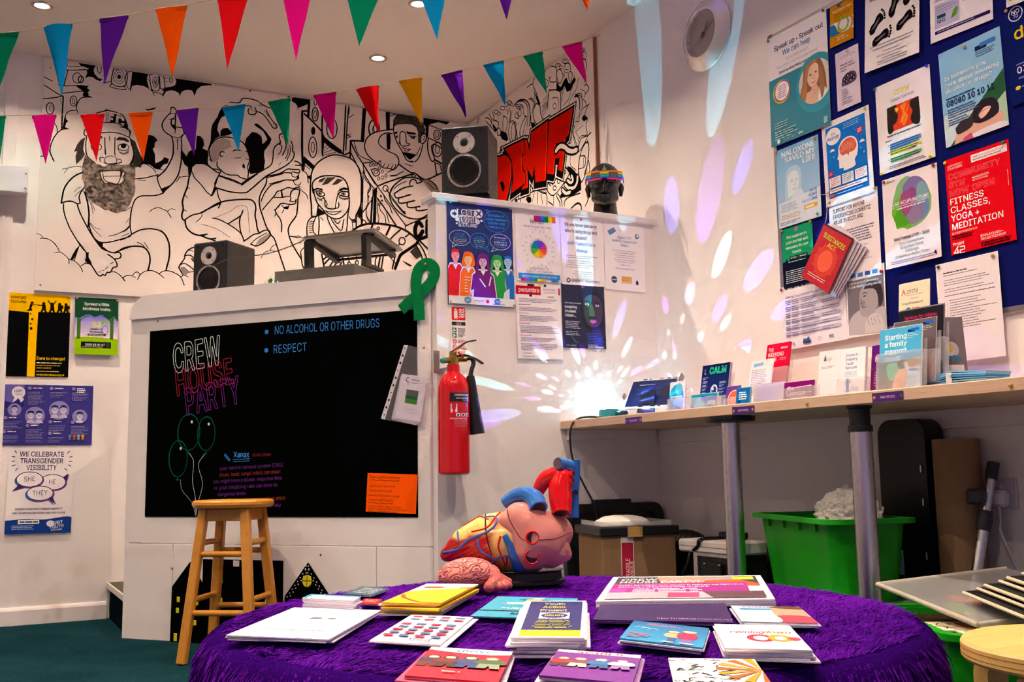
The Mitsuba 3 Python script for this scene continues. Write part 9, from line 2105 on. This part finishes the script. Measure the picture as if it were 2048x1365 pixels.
# ------------------------------------------------------------------ the two strings of bunting
COLS = {'g': '0a8a64', 'm': 'e8108a', 'r': 'e8141c', 'o': 'f4540c', 'p': '5a1a96', 'c': '1090cc', 'y': 'f8ac0c'}
LOW = [('g', (-0.015, 4.240, 2.070), (0.056, 4.233, 2.087), (0.038, 4.235, 1.860)), ('m', (0.146, 4.225, 2.098), (0.232, 4.217, 2.113), (0.201, 4.220, 1.911)), ('r', (0.318, 4.209, 2.123), (0.406, 4.201, 2.138), (0.383, 4.203, 1.942)), ('o', (0.495, 4.193, 2.152), (0.586, 4.184, 2.169), (0.557, 4.187, 1.960)), ('p', (0.674, 4.176, 2.185), (0.764, 4.168, 2.209), (0.751, 4.169, 2.002)), ('c', (0.858, 4.159, 2.223), (0.953, 4.151, 2.250), (0.928, 4.153, 2.040)), ('g', (1.046, 4.142, 2.271), (1.140, 4.133, 2.301), (1.134, 4.134, 2.087)), ('m', (1.237, 4.124, 2.325), (1.337, 4.115, 2.355), (1.330, 4.116, 2.140)), ('r', (1.426, 4.107, 2.378), (1.528, 4.098, 2.410), (1.528, 4.098, 2.191)), ('y', (1.622, 4.089, 2.444), (1.730, 4.079, 2.476), (1.727, 4.079, 2.251)), ('p', (1.821, 4.071, 2.500), (1.923, 4.061, 2.539), (1.940, 4.060, 2.315)), ('c', (2.028, 4.052, 2.578), (2.131, 4.042, 2.615), (2.140, 4.041, 2.398)), ('g', (2.232, 4.033, 2.650), (2.334, 4.024, 2.690), (2.355, 4.022, 2.476)), ('m', (2.438, 4.014, 2.731), (2.545, 4.004, 2.773), (2.563, 4.003, 2.559)),]
UP = [('g', (-0.007, 3.242, 2.005), (0.066, 3.201, 2.010), (0.023, 3.225, 1.839)), ('c', (0.131, 3.165, 2.022), (0.205, 3.124, 2.031), (0.182, 3.137, 1.816)), ('p', (0.276, 3.085, 2.045), (0.352, 3.043, 2.053), (0.292, 3.076, 1.843)), ('o', (0.422, 3.004, 2.070), (0.503, 2.960, 2.080), (0.471, 2.977, 1.855)), ('r', (0.583, 2.915, 2.098), (0.664, 2.870, 2.108), (0.610, 2.900, 1.881)), ('m', (0.748, 2.823, 2.118), (0.830, 2.778, 2.131), (0.789, 2.801, 1.900)), ('g', (0.908, 2.735, 2.148), (1.028, 2.669, 2.163), (0.949, 2.712, 1.945)), ('c', (1.085, 2.637, 2.166), (1.189, 2.579, 2.180), (1.151, 2.600, 1.958)), ('p', (1.275, 2.532, 2.206), (1.379, 2.474, 2.222), (1.331, 2.501, 2.022)), ('o', (1.470, 2.424, 2.231), (1.571, 2.368, 2.241), (1.539, 2.385, 2.027)),]
def bunting(L, ends, label, seed):
    t = thing('bunting', label, 'bunting'); r = np.random.default_rng(seed); pts = [ends[0]]
    for c, a, b, q in L:
        a, b, q = (np.array(v) for v in (a, b, q)); pts += [a + [0, 0, .002], b + [0, 0, .002]]
        V, F = [], []; n_ = np.cross(b - a, q - a); n_ /= np.linalg.norm(n_); cu, ph = r.normal(0, .006), r.uniform(0, 6); tipc = r.normal(0, .010); nu, nv = 6, 9
        for j in range(nv + 1):
            v = j / nv
            for i in range(nu + 1):
                u = i / nu; w = (u - .5) * (1 - v); base = (a + b) / 2 * (1 - v) + q * v + (b - a) * w
                V.append(base + n_ * (cu * math.sin(math.pi * u) + tipc * v * v + .0025 * math.sin(ph + 9 * v + 5 * u)))
        for j in range(nv):
            for i in range(nu): k = j * (nu + 1) + i; F += [(k, k + 1, k + nu + 2), (k, k + nu + 2, k + nu + 1)]
        fk = obj('pennant', trimesh.Trimesh(np.array(V), F, process=False), 'vc', t, col=COLS[c], smooth=True)
        hem = np.array([a * (1 - u) + b * u for u in np.linspace(0, 1, 5)]); dn = (q - (a + b) / 2); dn /= np.linalg.norm(dn)
        hv = np.vstack([hem - n_ * .0012, hem + dn * .012 - n_ * .0016]); obj('hem', trimesh.Trimesh(hv, [f for i in range(4) for f in ((i, i + 1, i + 6), (i, i + 6, i + 5))], process=False), 'vc', fk, col=lin(COLS[c]) * .72)
    pts.append(ends[1]); obj('string', tube(np.array(pts), .0014, 6), 'vc', t, col='d8c090')
bunting(LOW, (np.array([-.35, 4.27, 2.03]), np.array([XR - .004, 3.985, 2.818])), 'lower string of coloured pennants pinned beside the red lettered panel', 1)
bunting(UP, (np.array([-.5, 3.50, 2.02]), np.array([XR - .004, 1.85, 2.42])), 'upper string of coloured pennants nearer the camera, leaving the top of the frame', 2)
